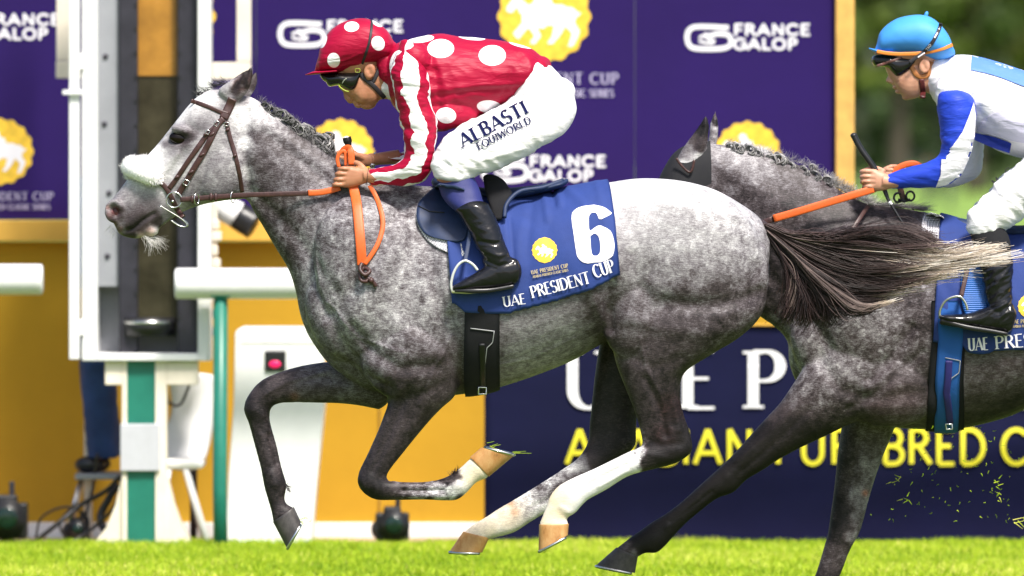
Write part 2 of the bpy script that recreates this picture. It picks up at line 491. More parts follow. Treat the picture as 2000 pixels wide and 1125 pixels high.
def put_text(mb, txt, place, heavy=.16, thin=.06, serif=True, space=.14, width=None, sx=1.0, cross=2):
    """place(u, v, k) maps text coordinates to the world; each stroke sits a hair above the one below"""
    st, W = text_strokes(txt, heavy, thin, serif, space)
    for k, (p, w) in enumerate(st):
        w = np.resize(w, len(p))
        q = p.copy(); q[:, 0] *= sx
        t = np.gradient(q, axis=0); t /= np.linalg.norm(t, axis=1)[:, None] + 1e-9
        n = np.stack([-t[:, 1], t[:, 0]], -1)
        # square ends a little beyond the skeleton
        V = []
        for c in np.linspace(-.5, .5, cross):
            for i in range(len(q)):
                a = q[i] + n[i]*w[i]*c
                V.append(place(a[0], a[1], k % 7))
        m = len(q); f = []
        for c in range(cross-1):
            for i in range(m-1): f.append((c*m+i, c*m+i+1, (c+1)*m+i+1, (c+1)*m+i))
        mb.add(V, f)
        if not serif and heavy > .15:
            for e_, in_ in ((0, 1), (-1, -2)):
                if np.hypot(*(q[0]-q[-1])) < .02: continue
                a = q[e_]; dv = a - q[in_]; dv = dv/(np.linalg.norm(dv)+1e-9); nn = np.array([-dv[1], dv[0]]); r_ = w[e_]*.5
                pts_ = [a + nn*r_*math.cos(t_) + dv*r_*.9*math.sin(t_) for t_ in np.linspace(0, math.pi, 7)]
                mb.add([place(p_[0], p_[1], k % 7) for p_ in pts_], [tuple(range(7))])
    return W*sx
def flat_place(x0, ybase, h, y, rot=0.0):
    """pixel baseline start, cap height in pixels, depth"""
    c, s = math.cos(math.radians(rot)), math.sin(math.radians(rot))
    return lambda u, v, k: P(x0 + (u*c + v*s)*h, ybase - (v*c - u*s)*h, y - 0.0004*k)
def surf_place(bv, x0, ybase, h, rot=0.0, off=0.002, bend=None, default=-0.3, shear=0.0):
    c, s = math.cos(math.radians(rot)), math.sin(math.radians(rot))
    def f(u, v, k):
        u = u + shear*v
        px = x0 + (u*c - v*s*-1*0 + v*s)*h; py = ybase - (v*c - u*s)*h
        if bend: px, py = bend(px, py)
        y = ray_y(bv, px, py)
        if y is None: y = default
        return P(px, py, y - off - 0.0003*k)
    return f
def surf_poly(mb, bv, pts, off=0.002, default=-0.3, step=6.0, k=0, cols=0):
    """filled pixel outline laid on a surface"""
    p = np.array(pts, float); y0, y1 = p[:, 1].min(), p[:, 1].max(); n = max(4, int((y1-y0)/step))
    rows = np.linspace(y0 + 1e-3, y1 - 1e-3, n + 1)
    def spans(y):
        xs = []
        for i in range(len(p)):
            a, b = p[i], p[(i+1) % len(p)]
            if (a[1] <= y) != (b[1] <= y): xs.append(a[0] + (y-a[1])/(b[1]-a[1])*(b[0]-a[0]))
        return sorted(xs)
    def W(x, y):
        yy = ray_y(bv, x, y) if bv else default
        if yy is None: yy = default
        return P(x, y, yy - off - 0.0003*k)
    prev = None
    for i in range(n):
        ym = (rows[i]+rows[i+1])/2; sp = spans(ym); sa = spans(rows[i]); sb = spans(rows[i+1])
        for j in range(0, len(sp)-1, 2):
            xa = sa[j:j+2] if len(sa) == len(sp) else sp[j:j+2]; xb = sb[j:j+2] if len(sb) == len(sp) else sp[j:j+2]
            m = cols or max(1, int((sp[j+1]-sp[j])/(step*1.5)))
            V = []
            for t in np.linspace(0, 1, m+1): V.append(W(xa[0]+(xa[1]-xa[0])*t, rows[i]))
            for t in np.linspace(0, 1, m+1): V.append(W(xb[0]+(xb[1]-xb[0])*t, rows[i+1]))
            mb.add(V, [(q, q+1, m+2+q, m+1+q) for q in range(m)])
# galloping horse with rider, in a unit box (0..1, y down), for the round gold emblem
EMB = [(.02,.36),(.08,.24),(.14,.16),(.2,.19),(.3,.3),(.36,.27),(.38,.18),(.34,.1),(.4,.02),(.47,.04),(.5,.14),(.6,.2),(.58,.28),(.7,.3),(.84,.34),(.99,.42),(.9,.46),(.88,.56),(.95,.68),(.86,.9),(.8,.9),(.85,.7),(.76,.6),(.72,.7),(.62,.84),(.52,.88),(.6,.74),(.62,.6),(.46,.62),(.4,.62),(.46,.74),(.38,.86),(.32,.84),(.38,.74),(.3,.62),(.18,.78),(.1,.72),(.22,.56),(.22,.44),(.16,.34),(.08,.4)]
def rosette(cx, cy, r, lobes=16, amp=.035):
    return [(cx + r*(1 + amp*math.cos(lobes*a))*math.cos(a), cy + r*(1 + amp*math.cos(lobes*a))*math.sin(a)) for a in np.linspace(0, 2*math.pi, 96, endpoint=False)]
# ================================================================== THE SETTING
# ground: one sheet to the horizon
def ground():
    m, nt, bs = nmat("turf_ground")
    f = noise_n(nt, 3.0, 6, 0.7); g = noise_n(nt, 90.0, 4, 0.7)
    a = ramp(nt, f, [(0.3, (.09, .15, .022)), (0.7, (.14, .21, .03))])
    lk(nt, mixc(nt, math_n(nt, 'MULTIPLY', g, .5), a, (.06, .10, .018)), bs.inputs['Base Color'])
    bs.inputs['Roughness'].default_value = .9
    bump(nt, g, .6, .02, bs)
    mb = MB()
    xs = [-900, -120, -30, -8, 8, 30, 120, 900]; ys = [-60, -20, -4, 3, 9.65]
    def grid(xs, ys, z):
        V = [(x, y, z) for y in ys for x in xs]; n = len(xs)
        mb.add(V, [(j*n+i, j*n+i+1, (j+1)*n+i+1, (j+1)*n+i) for j in range(len(ys)-1) for i in range(n-1)])
    grid(xs, ys + [9.75, 14, 30, 100, 300, 700, 1500, 3000], 0)
    o = mb.build("turf", m, smooth=False, origin=(0, 0, 0)); o['kind'] = 'structure'; o['label'] = 'mown bright green racecourse turf'
    m, nt, bs = nmat("lawn"); f = noise_n(nt, .08, 6, .7); lk(nt, ramp(nt, f, [(.3, (.11, .20, .02)), (.7, (.22, .33, .04))]), bs.inputs['Base Color']); bs.inputs['Roughness'].default_value = .9
    mb = MB(); mb.add([(-300, 60, .004), (400, 60, .004), (400, 700, .004), (-300, 700, .004)], [(0, 1, 2, 3)])
    o = mb.build("far_lawn", m, smooth=False, origin=(0, 60, 0)); o['kind'] = 'structure'; o['label'] = 'sunlit far lawn of the racecourse'
    m = simple("sand", (.52, .36, .25), .95, var=.25, nscale=25, bscale=120, bstr=.8, bdist=.01)
    mb = MB(); a, b = -9.0, 3.35
    mb.add([(a, 9.76, .004), (b, 9.76, .004), (b, 10.85, .004), (a, 10.85, .004)], [(0, 1, 2, 3)])
    o = mb.build("path", m, smooth=False, origin=(0, 10.2, 0)); o['kind'] = 'structure'; o['label'] = 'strip of reddish sandy gravel at the foot of the hoarding'
ground()

def blades(name, n, x0, x1, y0, y1, h0, h1, w, label, edge=False):
    m, nt, bs = nmat(name + "_blades")
    at = nd(nt, "ShaderNodeAttribute", attribute_name="tone")
    pr = nd(nt, "ShaderNodeAttribute", attribute_name="par")
    sp = nd(nt, "ShaderNodeSeparateXYZ"); lk(nt, pr.outputs['Vector'], sp.inputs[0])
    c = ramp(nt, at.outputs['Fac'], [(0, (.16, .30, .008)), (.45, (.40, .56, .014)), (.8, (.60, .70, .05)), (1, (.78, .74, .18))])
    lk(nt, c, bs.inputs['Base Color']); bs.inputs['Roughness'].default_value = .55
    bs.inputs['Specular IOR Level'].default_value = .3
    tr = nd(nt, "ShaderNodeBsdfTranslucent"); lk(nt, c, tr.inputs[0]); mx = nd(nt, "ShaderNodeMixShader", i_0=.35)
    lk(nt, bs.outputs[0], mx.inputs[1]); lk(nt, tr.outputs[0], mx.inputs[2])
    lk(nt, mx.outputs[0], nt.nodes['Material Output'].inputs[0])
    X = RNG.uniform(x0, x1, n); Y = RNG.uniform(y0, y1, n); H = RNG.uniform(h0, h1, n)
    pat = np.sin(X*3.1 + 1.7*np.sin(Y*2.3)) * .5 + np.sin(X*9.7 + Y*5.1)*.3
    H *= 1 + .25*pat
    A = RNG.uniform(0, 2*math.pi, n); L = RNG.uniform(.1, .75, n)*H; dx, dy = np.cos(A)*L, np.sin(A)*L
    B = RNG.uniform(0, math.pi, n); wx, wy = np.cos(B)*w/2, np.sin(B)*w/2*.6
    Z = np.zeros(n)
    V = np.stack([np.stack([X-wx, Y-wy, Z], -1), np.stack([X+wx, Y+wy, Z], -1),
                  np.stack([X+wx*.8+dx*.35, Y+wy*.8+dy*.35, H*.6], -1), np.stack([X-wx*.8+dx*.35, Y-wy*.8+dy*.35, H*.6], -1),
                  np.stack([X+dx, Y+dy, H*(1-.35*(L/H)**2)], -1)], 1).reshape(-1, 3)
    me = bpy.data.meshes.new(name)
    idx = np.arange(n)*5
    q = np.stack([idx, idx+1, idx+2, idx+3], -1); t = np.stack([idx+3, idx+2, idx+4], -1)
    loops = np.concatenate([q, t], 1).ravel()
    me.vertices.add(n*5); me.vertices.foreach_set("co", V.ravel())
    me.loops.add(len(loops)); me.loops.foreach_set("vertex_index", loops)
    me.polygons.add(2*n); st = np.zeros(2*n, int); st[0::2] = np.arange(n)*7; st[1::2] = np.arange(n)*7+4
    me.polygons.foreach_set("loop_start", st)
    me.update(calc_edges=True); me.validate()
    pat2 = np.sin(X*1.3+Y*.8) * .5 + np.sin(X*23 + Y*17)*.4
    tone = np.clip(RNG.normal(.48, .26, n) + pat*.18 + pat2*.2 - .3*(RNG.random(n) < .08), 0, 1)
    a = me.attributes.new("tone", 'FLOAT', 'POINT'); a.data.foreach_set("value", np.repeat(tone, 5))
    me.materials.append(m)
    o = bpy.data.objects.new(name, me); COL.objects.link(o); o['kind'] = 'stuff'; o['label'] = label; o['category'] = 'grass'
    return o
blades("grass", 230000, -3.2, 3.5, 5.4, 9.75, .022, .058, .0045, 'short bright green grass blades of the race track')

blades("long_grass", 90000, -9, 9, -1.5, 9.7, .025, .06, .012, 'grass of the track running on to both sides and towards the viewer')

# ------------------------------------------------------------------ hoarding behind the track
YW = 10.9
M_white = simple("white_paint", (.78, .78, .78), .45, var=.05, nscale=6)
M_cream = simple("cream_paint", (.80, .72, .60), .6, var=.1, nscale=5)
M_ochre = simple("ochre_vinyl", (.47, .27, .022), .8, var=.07, nscale=2.0, bscale=2.5, bstr=.3, bdist=.02)
M_ochre2 = simple("ochre_trim", (.72, .40, .06), .55, var=.06, nscale=3.0)
NOSPEC = ('ochre_vinyl', 'purple_vinyl', 'navy_vinyl')
M_purple = simple("purple_vinyl", (.020, .0078, .088), .8, var=.10, nscale=1.2, bscale=1.8, bstr=.35, bdist=.02)
M_navy = simple("navy_vinyl", (.0055, .0065, .036), .8, var=.16, nscale=1.0, bscale=1.5, bstr=.6, bdist=.03)
M_print_w = simple("white_print", (.82, .80, .86), .6, var=.02)
M_print_l = simple("lilac_print", (.42, .38, .56), .6, var=.03)
M_print_y = simple("yellow_print", (.85, .74, .03), .6, var=.02)
M_gold = simple("gold_print", (.80, .50, .04), .55, var=.22, nscale=22)
for k_ in NOSPEC: MATS[k_].node_tree.nodes['Principled BSDF'].inputs['Specular IOR Level'].default_value = .15
M_black = simple("black_plastic", (.012, .012, .014), .35, var=.3, nscale=20)
M_dark = simple("dark_metal", (.035, .033, .045), .4, metal=.3, var=.25, nscale=8)
M_grey = simple("grey_metal", (.30, .31, .34), .5, metal=.2, var=.1, nscale=4)
M_green = simple("green_paint", (.012, .17, .12), .4, var=.12, nscale=8)
M_steel = simple("bright_steel", (.62, .62, .6), .22, metal=1.0, var=.15, nscale=40)

hb = thing("hoarding", "long ochre and purple sponsor hoarding with white racing lettering, behind the rail", "hoarding", (P(700, 1000, YW)[0], YW, 0))
mb = MB(); mb.pbox(-420, 472, 1640, gpy(YW)-30, YW, .06); mb.build("lower_panel", M_ochre, hb, smooth=False)
mb = MB(); mb.pbox(-420, 430, 1640, 471, YW-.10, .16)
mb.build("ledge", M_ochre2, hb, bevel=.006)
for x0, x1 in ((-420, 137), (137, 500), (500, 1240), (1240, 1632)): mb = MB(); mb.pbox(x0+.6, -240, x1-.6, 429, YW, .05); mb.build("upper_panel", M_purple, hb, smooth=False)
mb = MB(); mb.pbox(-420, gpy(YW)-30, 1640, gpy(YW)+2, YW-.03, .07); mb.build("skirting_board", M_white, hb, bevel=.004)
mb = MB(); mb.pbox(1632, -240, 1669, 430, YW-.05, .11); mb.build("frame_post", simple("post_wood", (.62, .36, .09), .6, var=.16, nscale=14), hb, bevel=.008)
for x in (300, 740, 1180): mb = MB(); mb.pbox(x, 474, x+3, gpy(YW)-32, YW-.012, .01); mb.build("panel_seam", simple("seam", (.30, .17, .02), .7), hb, smooth=False)
yb = YW - .004
def fg_logo(mb, cx, cy):
    """interlocked loops and two lines of heavy sans capitals; centre of a 245 x 52 px block"""
    x0, y0 = cx-122, cy-27
    strokes = [[(88, 8), (30, 6), (12, 12), (7, 27), (12, 43), (28, 49), (72, 49), (90, 43), (93, 32), (86, 22), (66, 20), (50, 24), (40, 22)],
               [(30, 28), (40, 24), (52, 32), (62, 34)], [(30, 34), (46, 38), (60, 38)]]
    for i, st in enumerate(strokes):
        p = smooth_path([(x0+a, y0+b) for a, b in st], 6); w = 9.5 if i == 0 else 5
        t = np.gradient(p, axis=0); t /= np.linalg.norm(t, axis=1)[:, None]; n = np.stack([-t[:, 1], t[:, 0]], -1)
        m = len(p); V = [P(*(p[j] + n[j]*w/2), yb-.0006*i) for j in range(m)] + [P(*(p[j] - n[j]*w/2), yb-.0006*i) for j in range(m)]
        mb.add(V, [(j, j+1, m+j+1, m+j) for j in range(m-1)])
    W = text_strokes("FRANCE", .26, .24, False, .2)[1]
    put_text(mb, "FRANCE", flat_place(x0+99, y0+22, 20, yb), .26, .24, False, .2, sx=146/20/W)
    W = text_strokes("GALOP", .26, .24, False, .2)[1]
    put_text(mb, "GALOP", flat_place(x0+99, y0+50, 20, yb), .26, .24, False, .2, sx=122/20/W)
for cx, cy in ((-7, 53), (662, 66), (1457, 73), (1058, 330)): mb = MB(); fg_logo(mb, cx, cy); mb.build("printed_logo", M_print_w, hb, smooth=False)
for i, (cx, cy, k) in enumerate(((1063, 32, 1.0), (0, 296, .72), (665, 297, .72), (1460, 302, .72), (330, 32, 1.0))):
    r = 89*k; mb = MB()
    mb.cur = 1; ros = rosette(cx, cy, r)
    fr = [P(a, b, yb) for a, b in ros]
    mb.add(fr, [tuple(range(len(fr)))])
    mb.cur = 0
    surf_poly(mb, None, [(cx + (u-.5)*1.75*r, cy + (v-.46)*1.5*r) for u, v in EMB], off=.002, default=yb, step=5*k)
    mb.cur = 2
    for t, dy, h, wd, hv in (("UAE PRESIDENT CUP", 132, 21, 288, .17), ("ARABIAN PUREBRED CLASSIC SERIES", 157, 14, 270, .2)):
        W = text_strokes(t, hv, .1, True, .2)[1]
        put_text(mb, t, flat_place(cx-wd*k/2, cy+dy*k, h*k, yb), hv, .1, True, .2, sx=wd/h/W)
    mb.build_by_material(["white_emblem", "gold_rosette", "lilac_lettering"], [M_print_w, M_gold, M_print_l], hb, smooth=False)

# navy banner
YN = 9.95
nb = thing("banner", "navy banner with white serif and yellow lettering, low on the right behind the horses", "banner", (P(1500, 1000, YN)[0], YN, 0))
mb = MB()
xs = np.linspace(946, 2320, 90); rows = np.linspace(636, gpy(YN)+1, 26)
G = np.zeros((len(rows), len(xs), 3))
for i, py in enumerate(rows):
    for j, px in enumerate(xs):
        fold = .016*math.exp(-(((px-1700)*.35 + (py-960))/38)**2) * max(0, min(1, (px-1450)/200)) + .005*math.sin(px/47.+py/90.)
        G[i, j] = P(px, py, YN); G[i, j, 1] -= fold
grid_sheet(mb, G, -.01)
_bb = mb.bvh(); ban = mb.build("cloth", M_navy, nb)
mb = MB(); mb.pbox(940, 632, 2330, 638, YN-.01, .05); mb.build("hem", M_ochre2, nb, smooth=False)
nbv = _bb
mb = MB()
flat_place_ = lambda x0, yb_, h: surf_place(nbv, x0, yb_, h, 0, .012, default=YN-.01)
W = text_strokes("UAE PRESIDENT CUP", .17, .055, True, .62)[1]
for ch_, x_ in (("U", 1107), ("A", 1212), ("E", 1332)): put_text(mb, ch_, flat_place_(x_, 797, 111), .19, .05, True, .34, sx=1.02)
mb.build("white_word", M_print_w, nb, smooth=False); mb = MB()
put_text(mb, "PRESIDENT CUP", flat_place_(1460, 797, 111), .19, .05, True, .42, sx=1.02)
mb.build("white_word", M_print_w, nb, smooth=False); mb = MB()
W = text_strokes("ARABIAN PUREBRED", .145, .14, False, .17)[1]
put_text(mb, "ARABIAN PUREBRED", flat_place_(1107, 906, 67), .145, .14, False, .17, sx=815/67/W)
mb.build("yellow_word", M_print_y, nb, smooth=False); mb = MB(); put_text(mb, "CLASSIC", flat_place_(1958, 906, 67), .145, .14, False, .17, sx=815/67/W)
mb.build("yellow_word", M_print_y, nb, smooth=False)

# ------------------------------------------------------------------ running rail
YR = 9.27
for i, (xa, xb, lab) in enumerate(((-500, 84, "white plastic running rail ending beside the mirror post, left of it"),
                                   (341, 2300, "long white plastic running rail on green posts behind the grey horses"))):
    r = thing("running_rail", lab, "rail", (P((xa+xb)/2, 1000, YR)[0], YR, 0), group="white running rails")
    z = P(0, 547 + (7 if i else -1), YR)[2]; xA, xB = P(xa, 0, YR)[0], P(xb, 0, YR)[0]
    mb = MB()
    L = np.linspace(xA, xB, 40); sl = .0
    rad = .077
    ends = [(xA+.001, .8), (xA+.006, .97), (xA+.016, 1)] + [(x, 1) for x in L[1:-1]] + [(xB-.016, 1), (xB-.006, .97), (xB-.001, .8)]
    mb.tube([(x, YR, z) for x, _ in ends], [rad*q for _, q in ends], 24)
    mb.build("tube", M_white, r)
    posts = (-380,) if i == 0 else (431, 2230)
    for px in posts:
        mb = MB(); x = P(px, 0, YR)[0]
        mb.tube([(x, YR, -.02), (x - .004, YR, .3), (x, YR, z - .03)], .036, 18)
        mb.build("post", M_green, r)
        mb = MB(); mb.box((x, YR, z-.055), (.10, .10, .03)); mb.build("bracket", M_green, r, bevel=.006)

# ------------------------------------------------------------------ mirror post (winning post)
YM = 9.45
wp = thing("finish_post", "tall white framed winning post cabinet with reflections coloured into its panes on a green leg", "post", (P(280, 1000, YM)[0], YM, 0))
DEP = .34
for q in ((160, -240, 190, 705), (386, -240, 411, 705), (190, 690, 386, 705)): mb = MB(); mb.pbox(*q, YM-.02, DEP); mb.build("frame_bar", M_white, wp, bevel=.006)
mb = MB(); mb.pbox(190, -240, 386, 692, YM+DEP-.05, .02); mb.build("back_panel", M_grey, wp, smooth=False)
mb = MB(); mb.pbox(190.5, -240, 232, 560, YM+.10, .16); mb.build("grey_panel", M_grey, wp, bevel=.004)
for px, py in ((204, 242), (213, 377), (206, 110), (210, 500)): mb = MB(); mb.ell(P(px, py, YM+.095), (.014, .008, .014)); mb.build("bolt", M_dark, wp)
for q in ((232, -240, 269, 690), (346, -240, 385.6, 690)): mb = MB(); mb.pbox(*q, YM+.06, .16); mb.build("dark_column", M_dark, wp, bevel=.01)
for k in range(15):
    for x0 in (262, 348): mb = MB(); mb.pbox(x0, -40+k*47, x0+6, -34+k*47, YM+.055, .01); mb.build("rivet", M_black, wp, smooth=False)
mb = MB(); mb.pbox(269.5, -240, 345.5, 148, YM+.14, .02); mb.build("amber_reflection_pane", simple("painted_amber_reflection", (.36, .17, .025), .25, var=.3, nscale=5), wp, smooth=False)  # amber upper part of the mirror's reflection, put into the pane's colour
mb = MB(); mb.pbox(269.5, 149, 345.5, 640, YM+.15, .02); mb.build("dark_reflection_pane", simple("painted_dark_reflection", (.035, .031, .018), .12, var=.7, nscale=3.2), wp, smooth=False)  # dark olive reflection lower in the mirror, painted as base colour
mb = MB(); c = P(290, 640, YM+.12)
mb.tube([(c[0], c[1], c[2]-.04), (c[0], c[1], c[2]+.05)], .135, 30); mb.build("turntable", M_black, wp)
mb = MB(); mb.tube([(c[0], c[1], c[2]+.02), (c[0], c[1], c[2]+.035)], .139, 30); mb.build("turntable_ring", M_steel, wp)
mb = MB(); mb.pbox(135, -240, 155, 702, YM-.05, .05)
mb.build("door_edge", M_white, wp, bevel=.004)
for k in (-150, 100, 620): mb = MB(); mb.pbox(153, k+5, 165, k+35, YM-.035, .03); mb.build("hinge", M_white, wp, bevel=.003)
mb = MB(); mb.pbox(122, 176, 163, 185, YM-.075, .02); mb.build("door_handle", M_white, wp, bevel=.003)
mb = MB(); mb.pbox(395, 600, 407, 705, YM-.04, .05); mb.build("hinge_plate", M_white, wp, bevel=.003)
for q in ((238, 705, 248, gpy(YM)), (303, 705, 325, gpy(YM))): mb = MB(); mb.pbox(*q, YM+.02, .24); mb.build("leg_casing", M_cream, wp, bevel=.003)
for q in ((205, 706, 238, 752), (325, 706, 386, 752)): mb = MB(); mb.pbox(*q, YM+.02, .2); mb.build("junction_box", M_cream, wp, bevel=.005)
mb = MB(); mb.pbox(248, 705, 303, gpy(YM)+1, YM+.03, .22); mb.build("green_leg", M_green, wp, smooth=False)
mb = MB(); mb.prism([(325, 925), (340, 985), (356, 1030), (372, 1055), (374, 1078), (325, 1078)], YM+.04, .2)
mb.build("flared_foot", M_cream, wp, smooth=False)
mb = MB(); mb.prism([(238, 930), (226, 985), (208, 1030), (186, 1058), (184, 1078), (238, 1078)], YM+.04, .2)
mb.build("flared_foot", M_cream, wp, smooth=False)
mb = MB(); mb.pbox(235, 828, 312, 920, YM-.0, .02); mb.build("cover_plate", simple("plate_grey", (.55, .55, .60), .35, metal=.1, var=.05), wp, bevel=.004)

# wooden frame behind the cabinet
YF = 10.25
wf = thing("timber_frame", "cream painted timber frame standing behind the winning post cabinet", "frame", (P(300, 1000, YF)[0], YF, 0))
for nm, boxes in (("upright", (110, -240, 137, 118)), ("upright", (462, -240, 490, 121)), ("crossbar", (109, 119, 172, 153)), ("crossbar", (400, 122, 490, 155))):
    mb = MB(); mb.pbox(*boxes, YF, .06); mb.build(nm, M_cream, wf, bevel=.004)
for px in (172, 290):
    mb = MB(); mb.pbox(px-8, 110, px+8, gpy(YF)+2, YF+.11, .05); mb.build("back_leg", M_cream, wf, bevel=.004)
mb = MB(); mb.pbox(164, 119, 408, 150, YF+.065, .04); mb.build("back_rail", M_cream, wf, bevel=.004)
# sensor column at right edge of cabinet
mb = MB()
for k, w in ((430, 428), (452, 432), (480, 425), (505, 430)): mb.pbox(411, k, w, k+18, 10.0, .08)
mb.pbox(411, 395, 424, 590, 10.02, .06); o = mb.build("cable_bracket", M_cream, wp, bevel=.006)
for k in (604, 640): mb = MB(); mb.pbox(409, k, 420, k+16, 9.8, .06); mb.build("latch", M_dark, wp, bevel=.004)

# ------------------------------------------------------------------ white cabinet with red lamp
YC = 9.66
cb = thing("control_cabinet", "white plastic cabinet with a small glowing red lamp, behind the bent foreleg", "cabinet", (P(540, 1000, YC)[0], YC, 0))
mb = MB()
mb.prism([(459, 652), (463, 644), (472, 640), (610, 640), (622, 644), (632, 652), (634, 790), (620, 930), (607, 1076), (440, 1076), (446, 930), (456, 790)], YC, .5)
mb.build("casing", M_white, cb, bevel=.01)
mb = MB(); mb.pbox(470, 668, 622, 671, YC-.003, .006); mb.build("lid_seam", simple("seam_white", (.6, .6, .58), .6), cb, smooth=False)
mb = MB(); mb.pbox(517, 685, 558, 726, YC-.015, .02); w1 = mb.build("lamp_housing", M_black, cb, bevel=.008)
mb = MB(); mb.pell(537, 711, YC-.016, 11.5, 7, .008); mb.build("red_lamp", simple("red_lamp", (.6, .01, .1), .4, emit=((1, .01, .12), .55)), w1)

# ------------------------------------------------------------------ plastic chair behind the post
YH = 9.9
ch = thing("garden_chair", "white moulded plastic chair behind the foot of the winning post", "chair", (P(350, 1000, YH)[0], YH, 0))
mb = MB(); mb.loft([(330, 738, 420, 736, .02, YH+.2), (335, 800, 420, 800, .025, YH+.2), (322, 850, 414, 850, .03, YH+.16), (318, 890, 404, 890, .035, YH+.1), (322, 905, 395, 908, .03, YH+.08)], e=4)
mb.build("backrest", M_white, ch)
mb = MB(); mb.pbox(322, 896, 398, 916, YH-.25, .42); mb.build("seat", M_white, ch, bevel=.02)
for (a, b) in (((362, 914, YH-.22), (408, gpy(YH-.22), YH-.3)), ((362, 914, YH+.15), (400, gpy(YH+.2), YH+.2)), ((330, 914, YH-.22), (300, gpy(YH-.22), YH-.3)), ((330, 914, YH+.15), (306, gpy(YH+.2), YH+.2))):
    mb = MB(); mb.tube([P(*a), P(*b)], .017, 10); mb.build("leg", M_white, ch)

# ------------------------------------------------------------------ cameras on the turf edge, cables
def ground_camera(px, py, y, s, lab):
    k = (D+y)/FPX
    t = thing("remote_camera", lab, "camera", P(px, gpy(y), y), group="remote cameras on the ground")
    c = P(px, py, y)
    mb = MB(); mb.box((c[0], y+.05, c[2]+.002), (66*k*s, .14, 56*k*s)); mb.box((c[0], y+.05, c[2]+32*k*s), (34*k*s, .1, 18*k*s)); mb.build("camera_body", M_black, t, bevel=.012)
    mb = MB(); mb.ell((c[0]-30*k*s, y+.02, c[2]-4*k*s), (.03, .04, .045)); mb.build("hand_grip", M_black, t)
    mb = MB(); q = c[2]+6*k*s
    mb.tube([(c[0]+.01, y-.02, q), (c[0]+.01, y-.10, q), (c[0]+.01, y-.14, q)], [28*k*s, 28*k*s, 31*k*s], 28, cap=True); l = mb.build("lens", M_black, t)
    mb = MB(); mb.ell((c[0]+.01, y-.14, q), (17*k*s, .010, 17*k*s)); mb.build("front_glass", simple("lens_glass", (.004, .018, .012), .12, var=.3), l)
    mb = MB(); zb = c[2]-28*k*s
    for a in (0, 2.1, 4.2): mb.tube([(c[0], y+.05, zb+.01), (c[0]+.07*math.cos(a+.5), y+.05+.07*math.sin(a+.5), 0)], .009, 8)
    mb.build("stand", M_black, t)
    mb = MB(); mb.pbox(px+6, py-62*s, px+16, py-34*s, y+.02, .03); mb.build("antenna", M_dark, t, bevel=.003)
ground_camera(766, 1030, 9.85, 1.0, "black remote camera on the ground under the folded foreleg, in front of the skirting")
ground_camera(12, 1018, 9.8, 1.25, "black remote camera at the far left of the hoarding's foot")
ground_camera(150, 1036, 10.0, .6, "small black remote camera among the tangled cables")
for i, (pts, r, lab) in enumerate((
    ([(52, 1072, 6.4), (110, 1025, 6.4), (160, 985, 6.45), (205, 960, 6.4), (235, 930, 6.35)], .012, "thick black cable rising from the turf to the post's foot"),
    ([(70, 1050, 6.5), (82, 1010, 6.5), (130, 990, 6.5), (170, 1010, 6.5), (165, 1045, 6.5), (130, 1050, 6.45), (118, 1020, 6.45), (150, 980, 6.45)], .006, "thin looped black cable tangled left of the post"),
    ([(120, 1070, 6.3), (170, 1040, 6.35), (215, 1000, 6.3), (238, 960, 6.2), (268, 930, 6.1), (300, 922, 6.1)], .009, "black cable crossing in front of the green leg"),
    ([(190, 885, 6.6), (182, 950, 6.6), (168, 1010, 6.55), (176, 1060, 6.5)], .008, "black cable hanging straight down beside the jeans"),
    ([(232, 945, 6.45), (215, 970, 6.45), (196, 1010, 6.45), (212, 1040, 6.4), (236, 1015, 6.4)], .02, "fat black cable bundle bulging behind the flared foot"),
    ([(325, 752, 6.4), (330, 785, 6.4), (352, 790, 6.4), (370, 752, 6.4)], .007, "short black cable looping under the cabinet's right side"))):
    mb = MB(); mb.ptube([(p, q, s+3.45) for p, q, s in pts], r, 8); tagm(mb.build("cable", M_black), lab, "cable", "black cables around the winning post")
M_litter = simple("litter", (.5, .42, .25), .8)

# white telephoto lens poking out from behind the cabinet
YT = 10.2
tl = thing("telephoto_camera", "white telephoto lens with black hood poking out beyond the horse's jaw", "camera", P(448, 415, YT))
mb = MB(); mb.ptube([(398, 380, YT+.05), (430, 402, YT+.03), (470, 424, YT)], [.058, .066, .07], 20); mb.build("barrel", M_white, tl)
mb = MB(); mb.ptube([(463, 420, YT-.01), (476, 428, YT-.01), (497, 440, YT-.02)], [.071, .073, .075], 22); l = mb.build("lens_hood", M_black, tl)
mb = MB(); c = P(478, 430, YT-.035); mb.ell(P(490, 430, YT-.03), (.02, .03, .035)); mb.build("front_glass", M_black, tl)
mb = MB(); mb.ptube([(405, 378, YT+.06), (396, 420, YT+.05), (380, 600, YT+.12), (378, gpy(YT+.2), YT+.2)], .02, 10); mb.build("monopod", M_dark, tl)

